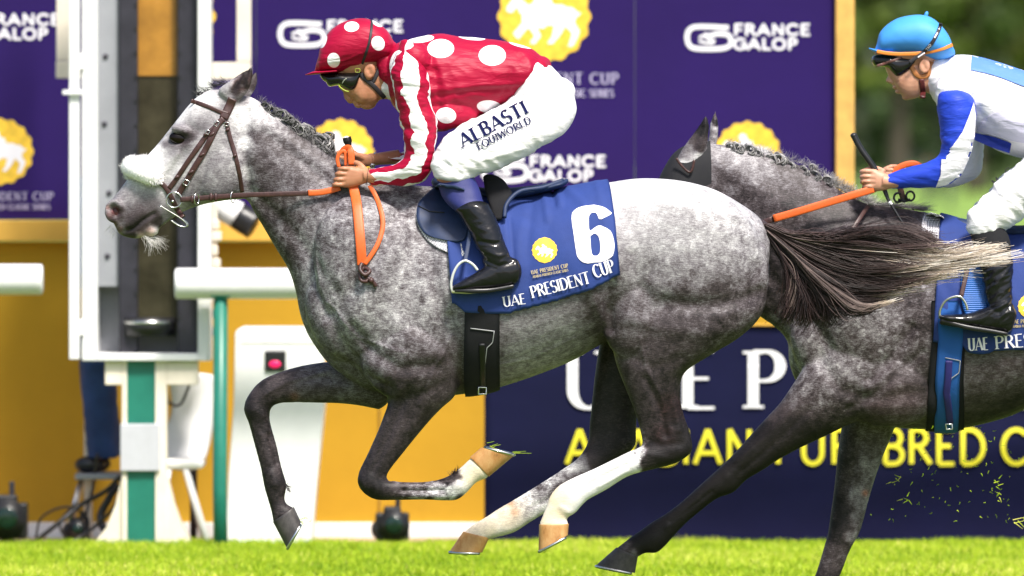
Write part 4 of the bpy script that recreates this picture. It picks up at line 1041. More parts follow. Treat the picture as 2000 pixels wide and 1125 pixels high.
T1 = [  # traced coat values: x, y, radius, lightness, side
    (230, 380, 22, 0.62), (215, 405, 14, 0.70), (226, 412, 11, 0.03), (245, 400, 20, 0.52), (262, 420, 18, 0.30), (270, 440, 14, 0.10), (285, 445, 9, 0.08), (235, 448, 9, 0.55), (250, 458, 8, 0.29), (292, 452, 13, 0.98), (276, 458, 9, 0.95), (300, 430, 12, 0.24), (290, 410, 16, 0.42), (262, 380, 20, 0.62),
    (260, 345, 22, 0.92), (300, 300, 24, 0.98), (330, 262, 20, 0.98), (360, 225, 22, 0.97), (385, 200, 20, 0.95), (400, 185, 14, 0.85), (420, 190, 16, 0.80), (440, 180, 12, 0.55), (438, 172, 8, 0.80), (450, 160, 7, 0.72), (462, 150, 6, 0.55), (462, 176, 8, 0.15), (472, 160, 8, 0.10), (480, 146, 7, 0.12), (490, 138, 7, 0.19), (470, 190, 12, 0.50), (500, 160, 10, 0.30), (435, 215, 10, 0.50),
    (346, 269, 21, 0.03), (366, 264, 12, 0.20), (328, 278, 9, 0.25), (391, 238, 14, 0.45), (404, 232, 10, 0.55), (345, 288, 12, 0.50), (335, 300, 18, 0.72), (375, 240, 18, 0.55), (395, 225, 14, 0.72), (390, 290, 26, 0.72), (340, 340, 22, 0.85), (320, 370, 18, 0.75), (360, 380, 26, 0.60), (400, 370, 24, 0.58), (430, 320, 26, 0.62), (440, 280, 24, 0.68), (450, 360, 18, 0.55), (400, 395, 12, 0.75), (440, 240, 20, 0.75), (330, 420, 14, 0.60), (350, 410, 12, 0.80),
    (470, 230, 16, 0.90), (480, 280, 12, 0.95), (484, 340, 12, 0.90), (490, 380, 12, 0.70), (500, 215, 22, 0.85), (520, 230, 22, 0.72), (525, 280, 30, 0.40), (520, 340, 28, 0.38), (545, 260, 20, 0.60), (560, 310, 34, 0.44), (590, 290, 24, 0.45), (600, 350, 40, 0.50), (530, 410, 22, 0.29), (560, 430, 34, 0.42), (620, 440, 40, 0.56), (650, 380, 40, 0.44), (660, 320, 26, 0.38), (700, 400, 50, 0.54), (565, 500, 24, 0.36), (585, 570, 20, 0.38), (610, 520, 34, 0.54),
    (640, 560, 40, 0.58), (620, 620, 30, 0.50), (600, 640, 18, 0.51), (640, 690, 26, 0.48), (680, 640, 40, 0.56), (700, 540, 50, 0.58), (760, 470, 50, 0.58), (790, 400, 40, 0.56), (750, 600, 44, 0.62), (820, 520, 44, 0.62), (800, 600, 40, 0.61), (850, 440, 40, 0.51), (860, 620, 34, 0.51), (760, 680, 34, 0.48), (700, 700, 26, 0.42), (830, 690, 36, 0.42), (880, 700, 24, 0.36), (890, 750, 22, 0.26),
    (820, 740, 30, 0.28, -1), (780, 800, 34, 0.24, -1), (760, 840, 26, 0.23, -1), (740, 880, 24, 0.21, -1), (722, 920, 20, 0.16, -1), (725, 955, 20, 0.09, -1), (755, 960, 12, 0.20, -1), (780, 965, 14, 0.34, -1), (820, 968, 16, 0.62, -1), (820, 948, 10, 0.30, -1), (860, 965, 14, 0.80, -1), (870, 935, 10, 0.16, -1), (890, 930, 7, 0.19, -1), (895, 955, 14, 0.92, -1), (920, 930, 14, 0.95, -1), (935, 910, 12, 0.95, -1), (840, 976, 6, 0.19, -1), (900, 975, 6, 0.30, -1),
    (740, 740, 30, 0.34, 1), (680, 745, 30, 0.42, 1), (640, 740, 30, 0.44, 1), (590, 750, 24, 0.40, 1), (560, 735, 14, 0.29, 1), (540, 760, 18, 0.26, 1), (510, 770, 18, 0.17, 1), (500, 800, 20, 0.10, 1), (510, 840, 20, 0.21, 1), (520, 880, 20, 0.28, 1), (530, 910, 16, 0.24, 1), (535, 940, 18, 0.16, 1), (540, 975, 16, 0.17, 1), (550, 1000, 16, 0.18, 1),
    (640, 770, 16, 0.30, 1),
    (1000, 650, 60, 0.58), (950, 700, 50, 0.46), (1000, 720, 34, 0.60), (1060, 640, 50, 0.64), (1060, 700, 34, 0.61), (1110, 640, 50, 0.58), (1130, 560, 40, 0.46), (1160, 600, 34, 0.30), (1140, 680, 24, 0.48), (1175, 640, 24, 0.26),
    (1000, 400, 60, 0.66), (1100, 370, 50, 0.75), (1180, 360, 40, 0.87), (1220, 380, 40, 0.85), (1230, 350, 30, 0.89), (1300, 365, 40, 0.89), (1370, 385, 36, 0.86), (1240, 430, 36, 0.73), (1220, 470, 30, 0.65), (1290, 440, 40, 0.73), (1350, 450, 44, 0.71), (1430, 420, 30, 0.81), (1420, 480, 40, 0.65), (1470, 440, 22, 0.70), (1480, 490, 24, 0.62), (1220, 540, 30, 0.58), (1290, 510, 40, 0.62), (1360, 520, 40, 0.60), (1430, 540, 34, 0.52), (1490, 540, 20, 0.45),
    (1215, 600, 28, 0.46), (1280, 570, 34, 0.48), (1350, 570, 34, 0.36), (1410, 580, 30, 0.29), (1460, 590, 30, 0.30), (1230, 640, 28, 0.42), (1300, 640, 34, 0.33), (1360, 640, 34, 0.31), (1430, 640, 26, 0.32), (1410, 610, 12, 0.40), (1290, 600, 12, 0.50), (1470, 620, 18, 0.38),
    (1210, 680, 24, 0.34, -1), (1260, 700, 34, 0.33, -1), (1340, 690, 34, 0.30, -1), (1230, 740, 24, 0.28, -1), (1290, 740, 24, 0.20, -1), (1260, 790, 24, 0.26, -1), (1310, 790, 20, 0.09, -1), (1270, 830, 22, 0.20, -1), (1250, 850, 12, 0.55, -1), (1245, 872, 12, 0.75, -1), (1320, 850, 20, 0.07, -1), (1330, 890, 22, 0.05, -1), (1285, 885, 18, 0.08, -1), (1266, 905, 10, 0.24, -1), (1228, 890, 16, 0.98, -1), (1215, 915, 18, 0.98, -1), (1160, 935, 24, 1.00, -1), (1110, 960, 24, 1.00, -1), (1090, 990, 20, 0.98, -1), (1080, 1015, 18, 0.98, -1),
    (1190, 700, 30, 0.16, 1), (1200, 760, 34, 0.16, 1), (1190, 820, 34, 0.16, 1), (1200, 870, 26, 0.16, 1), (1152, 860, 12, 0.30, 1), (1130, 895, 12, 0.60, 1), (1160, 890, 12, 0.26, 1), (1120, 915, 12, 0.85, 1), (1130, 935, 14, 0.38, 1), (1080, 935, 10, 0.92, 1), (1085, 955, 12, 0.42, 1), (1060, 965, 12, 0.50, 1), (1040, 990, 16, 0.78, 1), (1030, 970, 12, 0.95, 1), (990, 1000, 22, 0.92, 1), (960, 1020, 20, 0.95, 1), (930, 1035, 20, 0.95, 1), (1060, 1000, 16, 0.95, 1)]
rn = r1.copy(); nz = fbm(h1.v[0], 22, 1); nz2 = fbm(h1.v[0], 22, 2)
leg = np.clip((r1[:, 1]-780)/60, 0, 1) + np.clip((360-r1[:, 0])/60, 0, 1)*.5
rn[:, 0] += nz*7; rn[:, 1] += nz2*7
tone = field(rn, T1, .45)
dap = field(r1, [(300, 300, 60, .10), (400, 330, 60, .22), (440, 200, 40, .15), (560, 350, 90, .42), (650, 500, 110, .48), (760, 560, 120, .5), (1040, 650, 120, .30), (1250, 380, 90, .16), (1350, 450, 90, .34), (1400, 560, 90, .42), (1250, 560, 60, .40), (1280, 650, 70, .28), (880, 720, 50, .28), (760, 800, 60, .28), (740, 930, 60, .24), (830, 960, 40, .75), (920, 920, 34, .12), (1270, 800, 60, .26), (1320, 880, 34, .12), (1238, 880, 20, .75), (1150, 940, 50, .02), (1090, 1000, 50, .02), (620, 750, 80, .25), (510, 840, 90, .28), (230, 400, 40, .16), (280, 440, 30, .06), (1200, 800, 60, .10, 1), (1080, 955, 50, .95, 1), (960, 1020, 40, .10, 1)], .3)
tint = np.ones((len(r1), 3))
def tintmix(r, pts, col, side=0):
    w = np.zeros(len(r))
    for px, py, rad in pts: w = np.maximum(w, np.exp(-((r[:, 0]-px)**2 + (r[:, 1]-py)**2)/rad**2))
    if side: w *= (np.sign(r[:, 2]) == side)
    w = np.clip(w*1.4, 0, 1)[:, None]
    return lambda t: t*(1-w) + np.array(col)*w
for pts, col, sd in (([(215, 420, 8), (222, 440, 8), (210, 405, 5), (234, 448, 6)], (1, .68, .62), 0), ([(226, 412, 6)], (1.6, .35, .35), 0), ([(292, 452, 11), (276, 458, 9)], (1, .76, .68), 0),
                     ([(1090, 970, 26), (1085, 1010, 24), (1070, 1020, 18)], (1, .86, .62), -1), ([(990, 1005, 34), (950, 1025, 30), (925, 1040, 22)], (1, .88, .70), 1), ([(925, 925, 30), (935, 905, 16)], (1, .9, .66), -1),
                     ([(1315, 800, 26), (1300, 850, 22)], (1.25, .82, .8), -1), ([(470, 165, 12), (484, 148, 10)], (1.2, .85, .78), 0), ([(575, 775, 9)], (1.1, .7, .55), 1), ([(1005, 1000, 8), (998, 985, 7)], (.9, .6, .4), 1)):
    tint = tintmix(r1, pts, col, sd)(tint)
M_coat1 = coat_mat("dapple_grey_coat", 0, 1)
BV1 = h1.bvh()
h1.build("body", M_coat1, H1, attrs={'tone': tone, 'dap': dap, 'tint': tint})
# eyes
M_eye = simple("horse_eye", (.006, .003, .002), .16, var=.2, spec=.25)
for s in (-1, 1):
    y = ray_y(BV1, 347, 270) or -.07
    mb = MB(); c = P(347, 270, y); mb.ell((c[0], (y-.002 if s < 0 else -(y-.002)), c[2]), (.035, .018, .0245), math.radians(12)); mb.build("eye", M_eye, H1)
M_nos = simple("nostril", (.045, .008, .009), .45, var=.5, nscale=40)
for s in (-1, 1):
    y = ray_y(BV1, 229, 413) or -.045; c = P(229, 413, y); mb = MB(); mb.ell((c[0], s*(-(y+.004)), c[2]), (.0195, .007, .027), math.radians(24)); mb.build('nostril', M_nos, H1)
# hooves with shoes
hoof(H1, ((533, 1019), (574, 990)), ((560, 1070), (588, 1020)), f_, .038, M_hoof_d)
hoof(H1, ((955, 931), (918, 893)), ((1004, 890), (940, 874)), n_, .036, M_hoof_y, "amber streaked near fore hoof, sole turned up")
hoof(H1, ((1053, 1024), (1111, 1023)), ((1052, 1076), (1109, 1045)), n_, .036, M_hoof_y, "brown and amber striped near hind hoof")
hoof(H1, ((905, 1038), (956, 1050)), ((878, 1077), (942, 1079)), f_, .036, M_hoof_y, "pale amber far hind hoof held flat")
# plaited mane along the crest, wisps
for i, (x, y, r, t, a) in enumerate(((765, 240, 9, .3, .7), (790, 258, 10, .35, .7), (812, 262, 8, .4, .7), (838, 278, 13, .45, .5), (870, 300, 11, .4, .8), (890, 318, 12, .4, .6), (915, 345, 15, .5, .4), (945, 345, 14, .5, .5), (975, 385, 13, .4, .7), (1000, 392, 17, .5, .5), (1030, 400, 17, .5, 1.1), (1045, 368, 9, .45, .2), (1045, 425, 13, .45, 1.4))):
    px, py = c1(x, y); knob(H1, px, py+1, -.016, r*1.22, t*1.05, 60+i, ang=a)
wisps(H1, "mane_wisps", [(505, 197, 0), (560, 232, 0), (600, 252, 0), (650, 282, 0)], 420, 15, -62, 34, .45, 5, r=.0006, curl=.9)
wisps(H1, "mane_wisps", [(560, 245, -.03), (610, 268, -.045), (655, 300, -.05)], 260, 22, 60, 25, .40, 6, r=.0009, curl=.5)
px, py = c1(470, 188); knob(H1, px+2, py, 0, 7, .3, 90, "forelock", .2); wisps(H1, "forelock", [(388, 184, 0), (420, 170, 0), (445, 162, .01)], 120, 22, 200, 22, .2, 7, r=.001, curl=.3)
wisps(H1, "chin_whiskers", [(280, 462, -.02), (292, 466, 0), (304, 462, .02)], 130, 34, 48, 24, .95, 8, r=.0005, curl=.7)
wisps(H1, "muzzle_whiskers", [(216, 440, 0), (226, 455, 0)], 34, 20, 110, 28, .8, 9, r=.00035, curl=.4)
wisps(H1, "fetlock_hair", [(880, 930, n_), (894, 922, n_)], 60, 12, -60, 30, .1, 10, r=.0012, curl=.6)
wisps(H1, "fetlock_hair", [(558, 945, f_), (562, 956, f_)], 40, 9, 30, 30, .1, 12, r=.0012, curl=.6)
# tail
c6 = crop(1400, 360, 2.8133)
GUIDE = [  # upper edge to lower edge; crop coordinates
    [(268, 215), (420, 262), (620, 268), (830, 245), (1010, 238), (1140, 262), (1240, 300)],
    [(270, 222), (430, 280), (640, 300), (860, 290), (1040, 300), (1180, 330), (1290, 380)],
    [(272, 228), (440, 295), (660, 330), (880, 335), (1060, 350), (1250, 370), (1440, 330)],
    [(274, 232), (440, 310), (650, 365), (860, 400), (1080, 420), (1320, 390), (1600, 335)],
    [(276, 236), (430, 325), (620, 400), (820, 450), (1060, 450), (1340, 420), (1690, 372)],
    [(278, 240), (420, 335), (600, 430), (800, 490), (1020, 480), (1330, 450), (1640, 440)],
    [(280, 246), (410, 345), (560, 450), (760, 530), (960, 545), (1180, 520), (1430, 470)],
    [(282, 252), (400, 350), (530, 470), (700, 570), (860, 620), (1020, 590), (1220, 560)],
    [(284, 258), (390, 355), (500, 480), (630, 590), (740, 660), (820, 690), (900, 640)],
    [(285, 266), (380, 360), (470, 480), (560, 590), (620, 680), (640, 740), (660, 700)],
    [(286, 276), (365, 360), (440, 470), (500, 590), (530, 680), (545, 760), (548, 790)],
    [(287, 288), (350, 370), (420, 480), (450, 590), (440, 680), (415, 740), (400, 760)],
    [(288, 300), (340, 375), (390, 480), (410, 580), (400, 660), (380, 720), (372, 745)]]
g = np.random.default_rng(5); V, F, T = [], [], []
GP = [np.array(q, float) for q in GUIDE]
CL = []
for c in range(150):
    u = g.beta(1.0, 1.0)*(len(GP)-1.001); k = int(u); w = u - k
    CL.append((u, g.normal(0, 1, 2), g.uniform(0, 6.28), g.uniform(.5, 1.6), g.choice([.04, .10, .18, .28, .46], p=[.34, .28, .22, .12, .04]), g.uniform(.6, 1.03), g.uniform(.5, 1.9)))
for i in range(6000):
    u0, f0, ph, wav, base, end, frq = CL[g.integers(len(CL))]
    u = np.clip(u0 + g.normal(0, .22), 0, len(GP)-1.001); k = int(u); w = u - k
    q = smooth_path(GP[k]*(1-w) + GP[k+1]*w, 4)
    m = max(7, int(len(q)*min(end*g.uniform(.8, 1.05), 1))); q = q[:m]; s = np.linspace(0, 1, m)
    stray = g.random() < .07
    f = f0*.8 + g.normal(0, .28 + (.9 if stray else 0), 2); spread = 3 + 34*s**1.4
    q = q + np.stack([f[0]*spread*.8, f[1]*spread*.62], -1) + np.stack([np.sin(s*5*frq+ph), np.cos(s*6.5*frq+ph)], -1)*(s**.8)[:, None]*(15*wav*(2.6 if stray else 1))
    px, py = q[:, 0]/2.8133+1400, q[:, 1]/2.8133+360
    yy = (f0[0]*.03 + g.normal(0, .018))*(.35+s) - .01 + .03*s
    pts = [P(a, b_, c) for a, b_, c in zip(px, py, yy)]
    blond = 1/(1+np.exp(-(q[:, 0]-1060+f0[1]*110)/55)) * (1 if 2 <= k <= 7 else .3)
    grey = .26*np.exp(-((q[:, 0]-430)/150)**2)*(1 if k < 7 else .2)*g.uniform(.1, 1)
    tn = np.clip(base + g.normal(0, .05) + grey + blond*g.uniform(.62, .95), 0, 1)
    strand(V, F, T, pts, .0023, .0009, tn)
for i in range(260):
    u = g.uniform(0, len(GP)-1.01); k = int(u); w = u - k; q = smooth_path(GP[k]*(1-w) + GP[k+1]*w, 4); m = max(8, int(len(q)*g.uniform(.6, 1))); q = q[:m]; s = np.linspace(0, 1, m)
    ph, fr = g.uniform(0, 6.28), g.uniform(3, 9); q = q + np.stack([np.sin(s*fr+ph)*36, np.cos(s*fr*1.2+ph)*40], -1)*s[:, None] + g.normal(0, 22, 2)*s[:, None]
    yy = g.normal(0, .03)*s - .02*s - .02; pts = [P(a/2.8133+1400, b_/2.8133+360, c) for a, b_, c in zip(q[:, 0], q[:, 1], yy)]
    strand(V, F, T, pts, .0010, .0004, np.clip(g.choice([.1, .2, .3]) + .5/(1+np.exp(-(q[:, 0]-1080)/60))*(1 if 2 <= k <= 7 else .3), 0, 1))
hair_obj("tail", V, F, T, H1)
mb = MB(); mb.loft([(1482, 424, 1490, 470, .045, 0), (1500, 436, 1502, 478, .04, .0), (1525, 452, 1522, 482, .03, .0), (1560, 470, 1556, 492, .018, .01)], n=20)
nv = len(mb.arr()); mb.build("tail_dock", M_coat1, H1, attrs={'tone': np.full(nv, .28), 'dap': np.full(nv, .2), 'tint': np.tile([1, .9, .88], (nv, 1))})
# ================================================================== TACK OF THE LEADING HORSE
def cloth_mat(name, col, scale=260, fold=True, var=.12, rough=.8, sheen=.0):
    m, nt, bs = nmat(name)
    f = noise_n(nt, 5, 4, .6); w = noise_n(nt, scale, 2, .5); big = noise_n(nt, 9, 3, .5)
    lk(nt, ramp(nt, f, [(.3, tuple(c*(1-var) for c in col)), (.7, tuple(min(1, c*(1+var)) for c in col))]), bs.inputs['Base Color'])
    bs.inputs['Roughness'].default_value = rough; bs.inputs['Sheen Weight'].default_value = sheen
    bump(nt, math_n(nt, 'ADD', math_n(nt, 'MULTIPLY', w, .12), big), .35, .012 if fold else .003, bs)
    return m
M_blue = cloth_mat("blue_cloth", (.013, .038, .19))
M_navycloth = cloth_mat("navy_cloth", (.012, .022, .10))
M_blackcloth = simple("black_webbing", (.003, .003, .005), .9, var=.3, nscale=60, bscale=300, bstr=.3)
M_leather = simple("brown_leather", (.050, .020, .018), .42, var=.35, nscale=60, bscale=200, bstr=.3, bdist=.001)
M_orange = simple("orange_rubber", (.68, .115, .018), .45, var=.12, nscale=80, bscale=420, bstr=.6, bdist=.001)
M_fleece = simple("white_fleece", (.93, .91, .91), .9, var=.02, nscale=50)
M_saddle = simple("blue_leather", (.010, .024, .075), .6, var=.2, nscale=30, bscale=150, bstr=.2, bdist=.001)
M_blackl = simple("black_leather", (.004, .004, .005), .4, var=.3, nscale=30)
def column_table(bv, pxs, botf, n, off, zc, yref=-.27):
    return np.array([wrap(bv, px, zc, botf(px), n, off, yref) for px in pxs])
def table_sample(tab, pxs, px, j):
    x = np.clip(px, pxs[0], pxs[-1]); return np.array([np.interp(x, pxs, tab[:, j, c]) for c in range(3)])
def saddle_cloth(name, root, mat, bv, top, bot, botpts, zc, seed, folds=(), off=.011):
    """top, bot: (front px, rear px) of the ridge line and of the lower edge"""
    pxs = np.arange(min(top[0], bot[0])-10, max(top[1], bot[1])+11, 6.0); R = 46; C = 70
    bf = lambda x: np.interp(x, [p[0] for p in botpts], [p[1] for p in botpts])
    tab = column_table(bv, pxs, bf, R, off, zc)
    G = np.zeros((R, C, 3))
    for j in range(R):
        t = j/(R-1)
        for i in range(C):
            u = i/(C-1); px = (top[0]+(top[1]-top[0])*u)*(1-t) + (bot[0]+(bot[1]-bot[0])*u)*t
            G[j, i] = table_sample(tab, pxs, px, j)
    r = inv(G.reshape(-1, 3)); d = np.zeros(R*C)
    for pts, w, amp in folds:
        q, _ = pl_dist(r[:, :2], pts); d += np.exp(-(q/w)**2)*amp
    v = G.reshape(-1, 3)
    d += np.array([noise.noise(Vector((p[0]*7, 0, p[2]*5+seed)))*.006 + noise.noise(Vector((p[0]*22+p[2]*8, seed, p[2]*4)))*.003 for p in v]) * np.clip(np.repeat(np.linspace(0, 1, R), C)*1.5, 0, 1)
    d = np.maximum(d, -.007)
    c = v.copy(); c[:, 1] = 0; c[:, 2] = zc; nn = v - c; nn[:, 0] = 0; nn /= np.linalg.norm(nn, axis=1)[:, None]
    G = (v + nn*d[:, None]).reshape(R, C, 3)
    far = G[:, :, :].copy(); far[:, :, 1] *= -1
    full = np.concatenate([far[::-1], G[1:]], 0)
    mb = MB(); grid_sheet(mb, full, -.004)
    return mb, mb.build(name, mat, root, rest=True)
SC = thing("number_cloth", "blue saddle cloth with a big white 6 and gold rosette on the leading grey", "saddle cloth", P(1040, 600, 0))
mbc, sc = saddle_cloth("cloth", SC, M_blue, BV1, (858, 1188), (884, 1211), [(840, 560), (866, 566), (884, 590), (908, 605), (985, 611), (1025, 601), (1082, 586), (1148, 565), (1211, 535), (1240, 522)], P(0, 500, 0)[2], 1,
    folds=[([(1063, 386), (1070, 430)], 5, .008), ([(1090, 372), (1095, 400)], 4, .010), ([(1080, 375), (1083, 400)], 4, -.010), ([(1020, 440), (1010, 520)], 10, .006), ([(985, 420), (1000, 560)], 7, .006), ([(995, 430), (1008, 560)], 5, -.006),
           ([(1110, 372), (1140, 400), (1150, 420)], 7, .006), ([(1165, 360), (1180, 420), (1190, 500)], 6, .005), ([(870, 480), (900, 570)], 10, .008), ([(890, 440), (915, 540)], 7, -.006), ([(1040, 400), (1030, 470), (1035, 560)], 9, -.005)])
BVC = mbc.bvh()
c3 = crop(780, 320, 2.446)
def sp3(x, y, h, rot, off=.007): a, b_ = c3(x, y); return surf_place(BVC, a, b_, h, rot, off)
mb = MB(); W = text_strokes("UAE", .17, .06, True, .12)[1]; put_text(mb, "UAE", sp3(500, 684, 20, -9), .17, .06, True, .12, sx=105/2.446/20/W); mb.build("printed_word", M_print_w, SC, smooth=False)
mb = MB(); W = text_strokes("PRESIDENT", .17, .06, True, .12)[1]; put_text(mb, "PRESIDENT", sp3(636, 641, 23, -14.5), .17, .06, True, .12, sx=287/2.446/23/W); mb.build("printed_word", M_print_w, SC, smooth=False)
mb = MB(); W = text_strokes("CUP", .17, .06, True, .12)[1]; put_text(mb, "CUP", sp3(938, 545, 25, -18), .17, .06, True, .12, sx=98/2.446/25/W); mb.build("printed_word", M_print_w, SC, smooth=False)
# the number: heavy block figure
def number6(mb, place_px):
    outer = [(930, 195), (975, 205), (1004, 225), (1012, 240), (958, 263), (945, 240), (925, 234), (908, 245), (905, 275), (910, 320), (940, 300), (975, 300), (1008, 320), (1024, 360), (1028, 400), (1018, 440), (985, 462), (935, 474), (885, 474), (855, 450), (845, 420), (832, 330), (823, 260), (832, 225), (870, 203)]
    hole = [(912, 345), (930, 335), (948, 342), (958, 370), (960, 410), (955, 430), (938, 437), (922, 432), (916, 405)]
    sm = lambda q: [tuple(x) for x in catmull(np.array(q + [q[0]], float), 3)[:-1]]
    o2, h2 = sm(outer), sm(hole)
    # bridge outline and hole into one polygon
    i = min(range(len(o2)), key=lambda k: abs(o2[k][0]-823)+abs(o2[k][1]-400)); j = min(range(len(h2)), key=lambda k: h2[k][0])
    poly = o2[:i+1] + [h2[(j - k) % len(h2)] for k in range(len(h2)+1)] + o2[i:]
    return [place_px(*p) for p in poly]
mb = MB(); surf_poly(mb, BVC, number6(mb, lambda x, y: c3(x, y)), off=.003, step=2.5); mb.build("number", M_print_w, SC, smooth=False); mb = MB()
mb.cur = 1; a, b_ = c3(694, 412); surf_poly(mb, BVC, rosette(a, b_, 24.5, 16, .04), off=.002, step=3)
mb.cur = 0; surf_poly(mb, BVC, [(a + (u-.5)*38, b_ + (v-.42)*30) for u, v in EMB], off=.003, step=2)
mb.cur = 2
for t, x, y, h, w_, ro in (("UAE PRESIDENT CUP", 632, 528, 7.5, 178, -11), ("ARABIAN PUREBRED CLASSIC SERIES", 638, 546, 4.8, 172, -11)):
    W = text_strokes(t, .2, .1, True, .2)[1]; put_text(mb, t, sp3(x, y, h, ro), .2, .1, True, .2, sx=w_/2.446/h/W)
M_goldline = simple("gold_lettering", (.45, .36, .20), .5)
mb.build_by_material(["white_emblem", "gold_rosette", "small_lettering"], [M_print_w, M_gold, M_goldline], SC, smooth=False)

# girth
def girth(root, name, bv, x0f, x1f, a0, zc, off, mat, yref=-.28, n=40, th=.006):
    """band round the chest; x0f/x1f give front and rear pixel columns for row py"""
    G = []
    for a in np.radians(np.linspace(a0, -90, n)):
        row = []
        for u in np.linspace(0, 1, 9):
            px = None; x = None; py = 500
            for _ in range(3):
                px = x0f(py)*(1-u) + x1f(py)*u; x = P(px, 0, yref*max(0, math.cos(a)))[0]
                d = Vector((0, -math.cos(a), math.sin(a))); h = bv.ray_cast(Vector((x, 0, zc)), d)
                if h[0] is None: break
                py = inv(np.array([h[0]]))[0, 1]
            e = off + th*(1-abs(2*u-1)**4)*.5
            row.append(np.array(h[0] + h[1]*e) if h[0] is not None else row[-1])
        G.append(row)
    G = np.array(G); far = G[::-1].copy(); far[:, :, 1] *= -1
    mb = MB(); grid_sheet(mb, np.concatenate([G, far[1:]], 0), th)
    return mb, mb.build(name, mat, root)
GI = thing("girth", "broad black elastic girth with a small buckle round the leading grey's chest", "girth", P(940, 760, 0))
zc1 = P(0, 560, 0)[2]
mbg, _ = girth(GI, "band", BV1, lambda py: np.interp(py, [560, 600, 770], [905, 908, 908]), lambda py: np.interp(py, [560, 600, 757], [973, 976, 975]), 8, zc1, .012, M_blackcloth)
BVG = mbg.bvh()
def surf_strap(mb, bv, pts, w, t, off=.003, step=4, default=-.28, n=8):
    q = resample(pts, step); ys = [ray_y(bv, a, b_) for a, b_ in q]; ys = [default if y is None else y for y in ys]
    mb.tube([P(a, b_, y-off) for (a, b_), y in zip(q, ys)], 1.0, 12, flat=(w*D/FPX, t))
mb = MB(); surf_strap(mb, BVG, [c3(395, 860), c3(398, 950), c3(400, 1070)], 5.5, .003); mb.build("billet_strap", M_blackl, GI)
mb = MB(); surf_strap(mb, BVG, [c3(340, 786), c3(455, 800)], .9, .001); mb.build("piping", simple("silver_piping", (.35, .35, .36), .4), GI); mb = MB(); surf_strap(mb, BVG, [c3(453, 800), c3(445, 855), c3(418, 880), c3(410, 950), c3(408, 1060)], .8, .001)
mb.build("piping", simple("silver_piping", (.35, .35, .36), .4), GI)
mb = MB(); c = [c3(378, 1068), c3(415, 1068), c3(415, 1100), c3(378, 1100)]
mb.tube([P(a, b_, (ray_y(BVG, a, min(b_, 757)) or -.12) - .012) for a, b_ in c], .004, 8, closed=True); mb.build("buckle", M_steel, GI)

# saddle
SA = thing("racing_saddle", "small navy racing saddle with a rounded front flap under the rider in maroon", "saddle", P(930, 400, 0))
mb = MB(); mb.loft([(852, 346, 856, 372, .07, 0), (885, 352, 885, 378, .085, 0), (940, 366, 940, 392, .09, 0), (1000, 366, 1002, 390, .11, 0), (1050, 361, 1052, 380, .135, 0), (1090, 353, 1094, 368, .14, 0), (1106, 349, 1108, 358, .10, 0)], n=30, e=2.4)
mb = mb.remesh(.006, 3); mb.build("seat", M_saddle, SA)
def sheet_poly(name, bv, pts, mat, parent, off, th=.006, step=4):
    mb = MB(); surf_poly(mb, bv, pts, off=off, step=step, cols=16); fm = MB(); v = mb.arr(); v2 = v.copy(); v2[:, 1] *= -1
    fm.add(v2, [tuple(reversed(f)) for f in mb.f[:]])
    for mb_ in (mb, fm):
      o = mb_.build(name, mat, parent); s = o.modifiers.new("s", 'SOLIDIFY'); s.thickness = th; s.offset = 0
      w = o.modifiers.new("w", 'WELD'); w.merge_threshold = .0006; o.modifiers.move(1, 0)
    return o
smp = lambda pts, k=5: [tuple(x) for x in catmull(np.array(pts + [pts[0]], float), k)[:-1]]
sheet_poly("flap", BV1, smp([(858, 358), (835, 378), (817, 398), (814, 426), (822, 447), (838, 461), (870, 469), (905, 470), (920, 430), (915, 380), (890, 362)]), M_saddle, SA, .019)
mb = MB(); q = [(817, 402), (840, 413), (868, 415)]
surf_strap(mb, BV1, q, 1.0, .002, off=.026); mb.build("seam", M_blackl, SA)
mb = MB(); mb.loft([(944, 350, 990, 360, .035, -.11), (948, 375, 1000, 378, .03, -.155), (956, 400, 992, 405, .025, -.19), (964, 425, 982, 425, .015, -.215)], n=20, e=3.5); mb.build("knee_roll", M_blackcloth, SA)
mb = MB(); mb.ptube([(985, 425, -.235), (990, 398, -.21), (1015, 374, -.165), (1060, 366, -.14), (1100, 352, -.10)], .009, 8); mb.build("seat_welt", M_saddle, SA)
# pad under the saddle
m, nt, bs = nmat("checked_pad")
ckt = nd(nt, "ShaderNodeTexChecker", i_Scale=190.0); ckc = nd(nt, "ShaderNodeTexCoord"); lk(nt, ckc.outputs['Object'], ckt.inputs['Vector'])
ckt.inputs['Color1'].default_value = (.75, .73, .75, 1); ckt.inputs['Color2'].default_value = (.22, .21, .25, 1); lk(nt, ckt.outputs[0], bs.inputs['Base Color']); bs.inputs['Roughness'].default_value = .8
M_pad = m
SP = thing("saddle_pad", "thin white and grey checked mesh pad peeping out under the navy saddle", "pad", P(850, 480, 0))
sheet_poly("pad", BV1, smp([(846, 376), (824, 388), (812, 420), (822, 452), (842, 476), (872, 492), (905, 500), (925, 440), (885, 385)]), M_pad, SP, .007, .004)

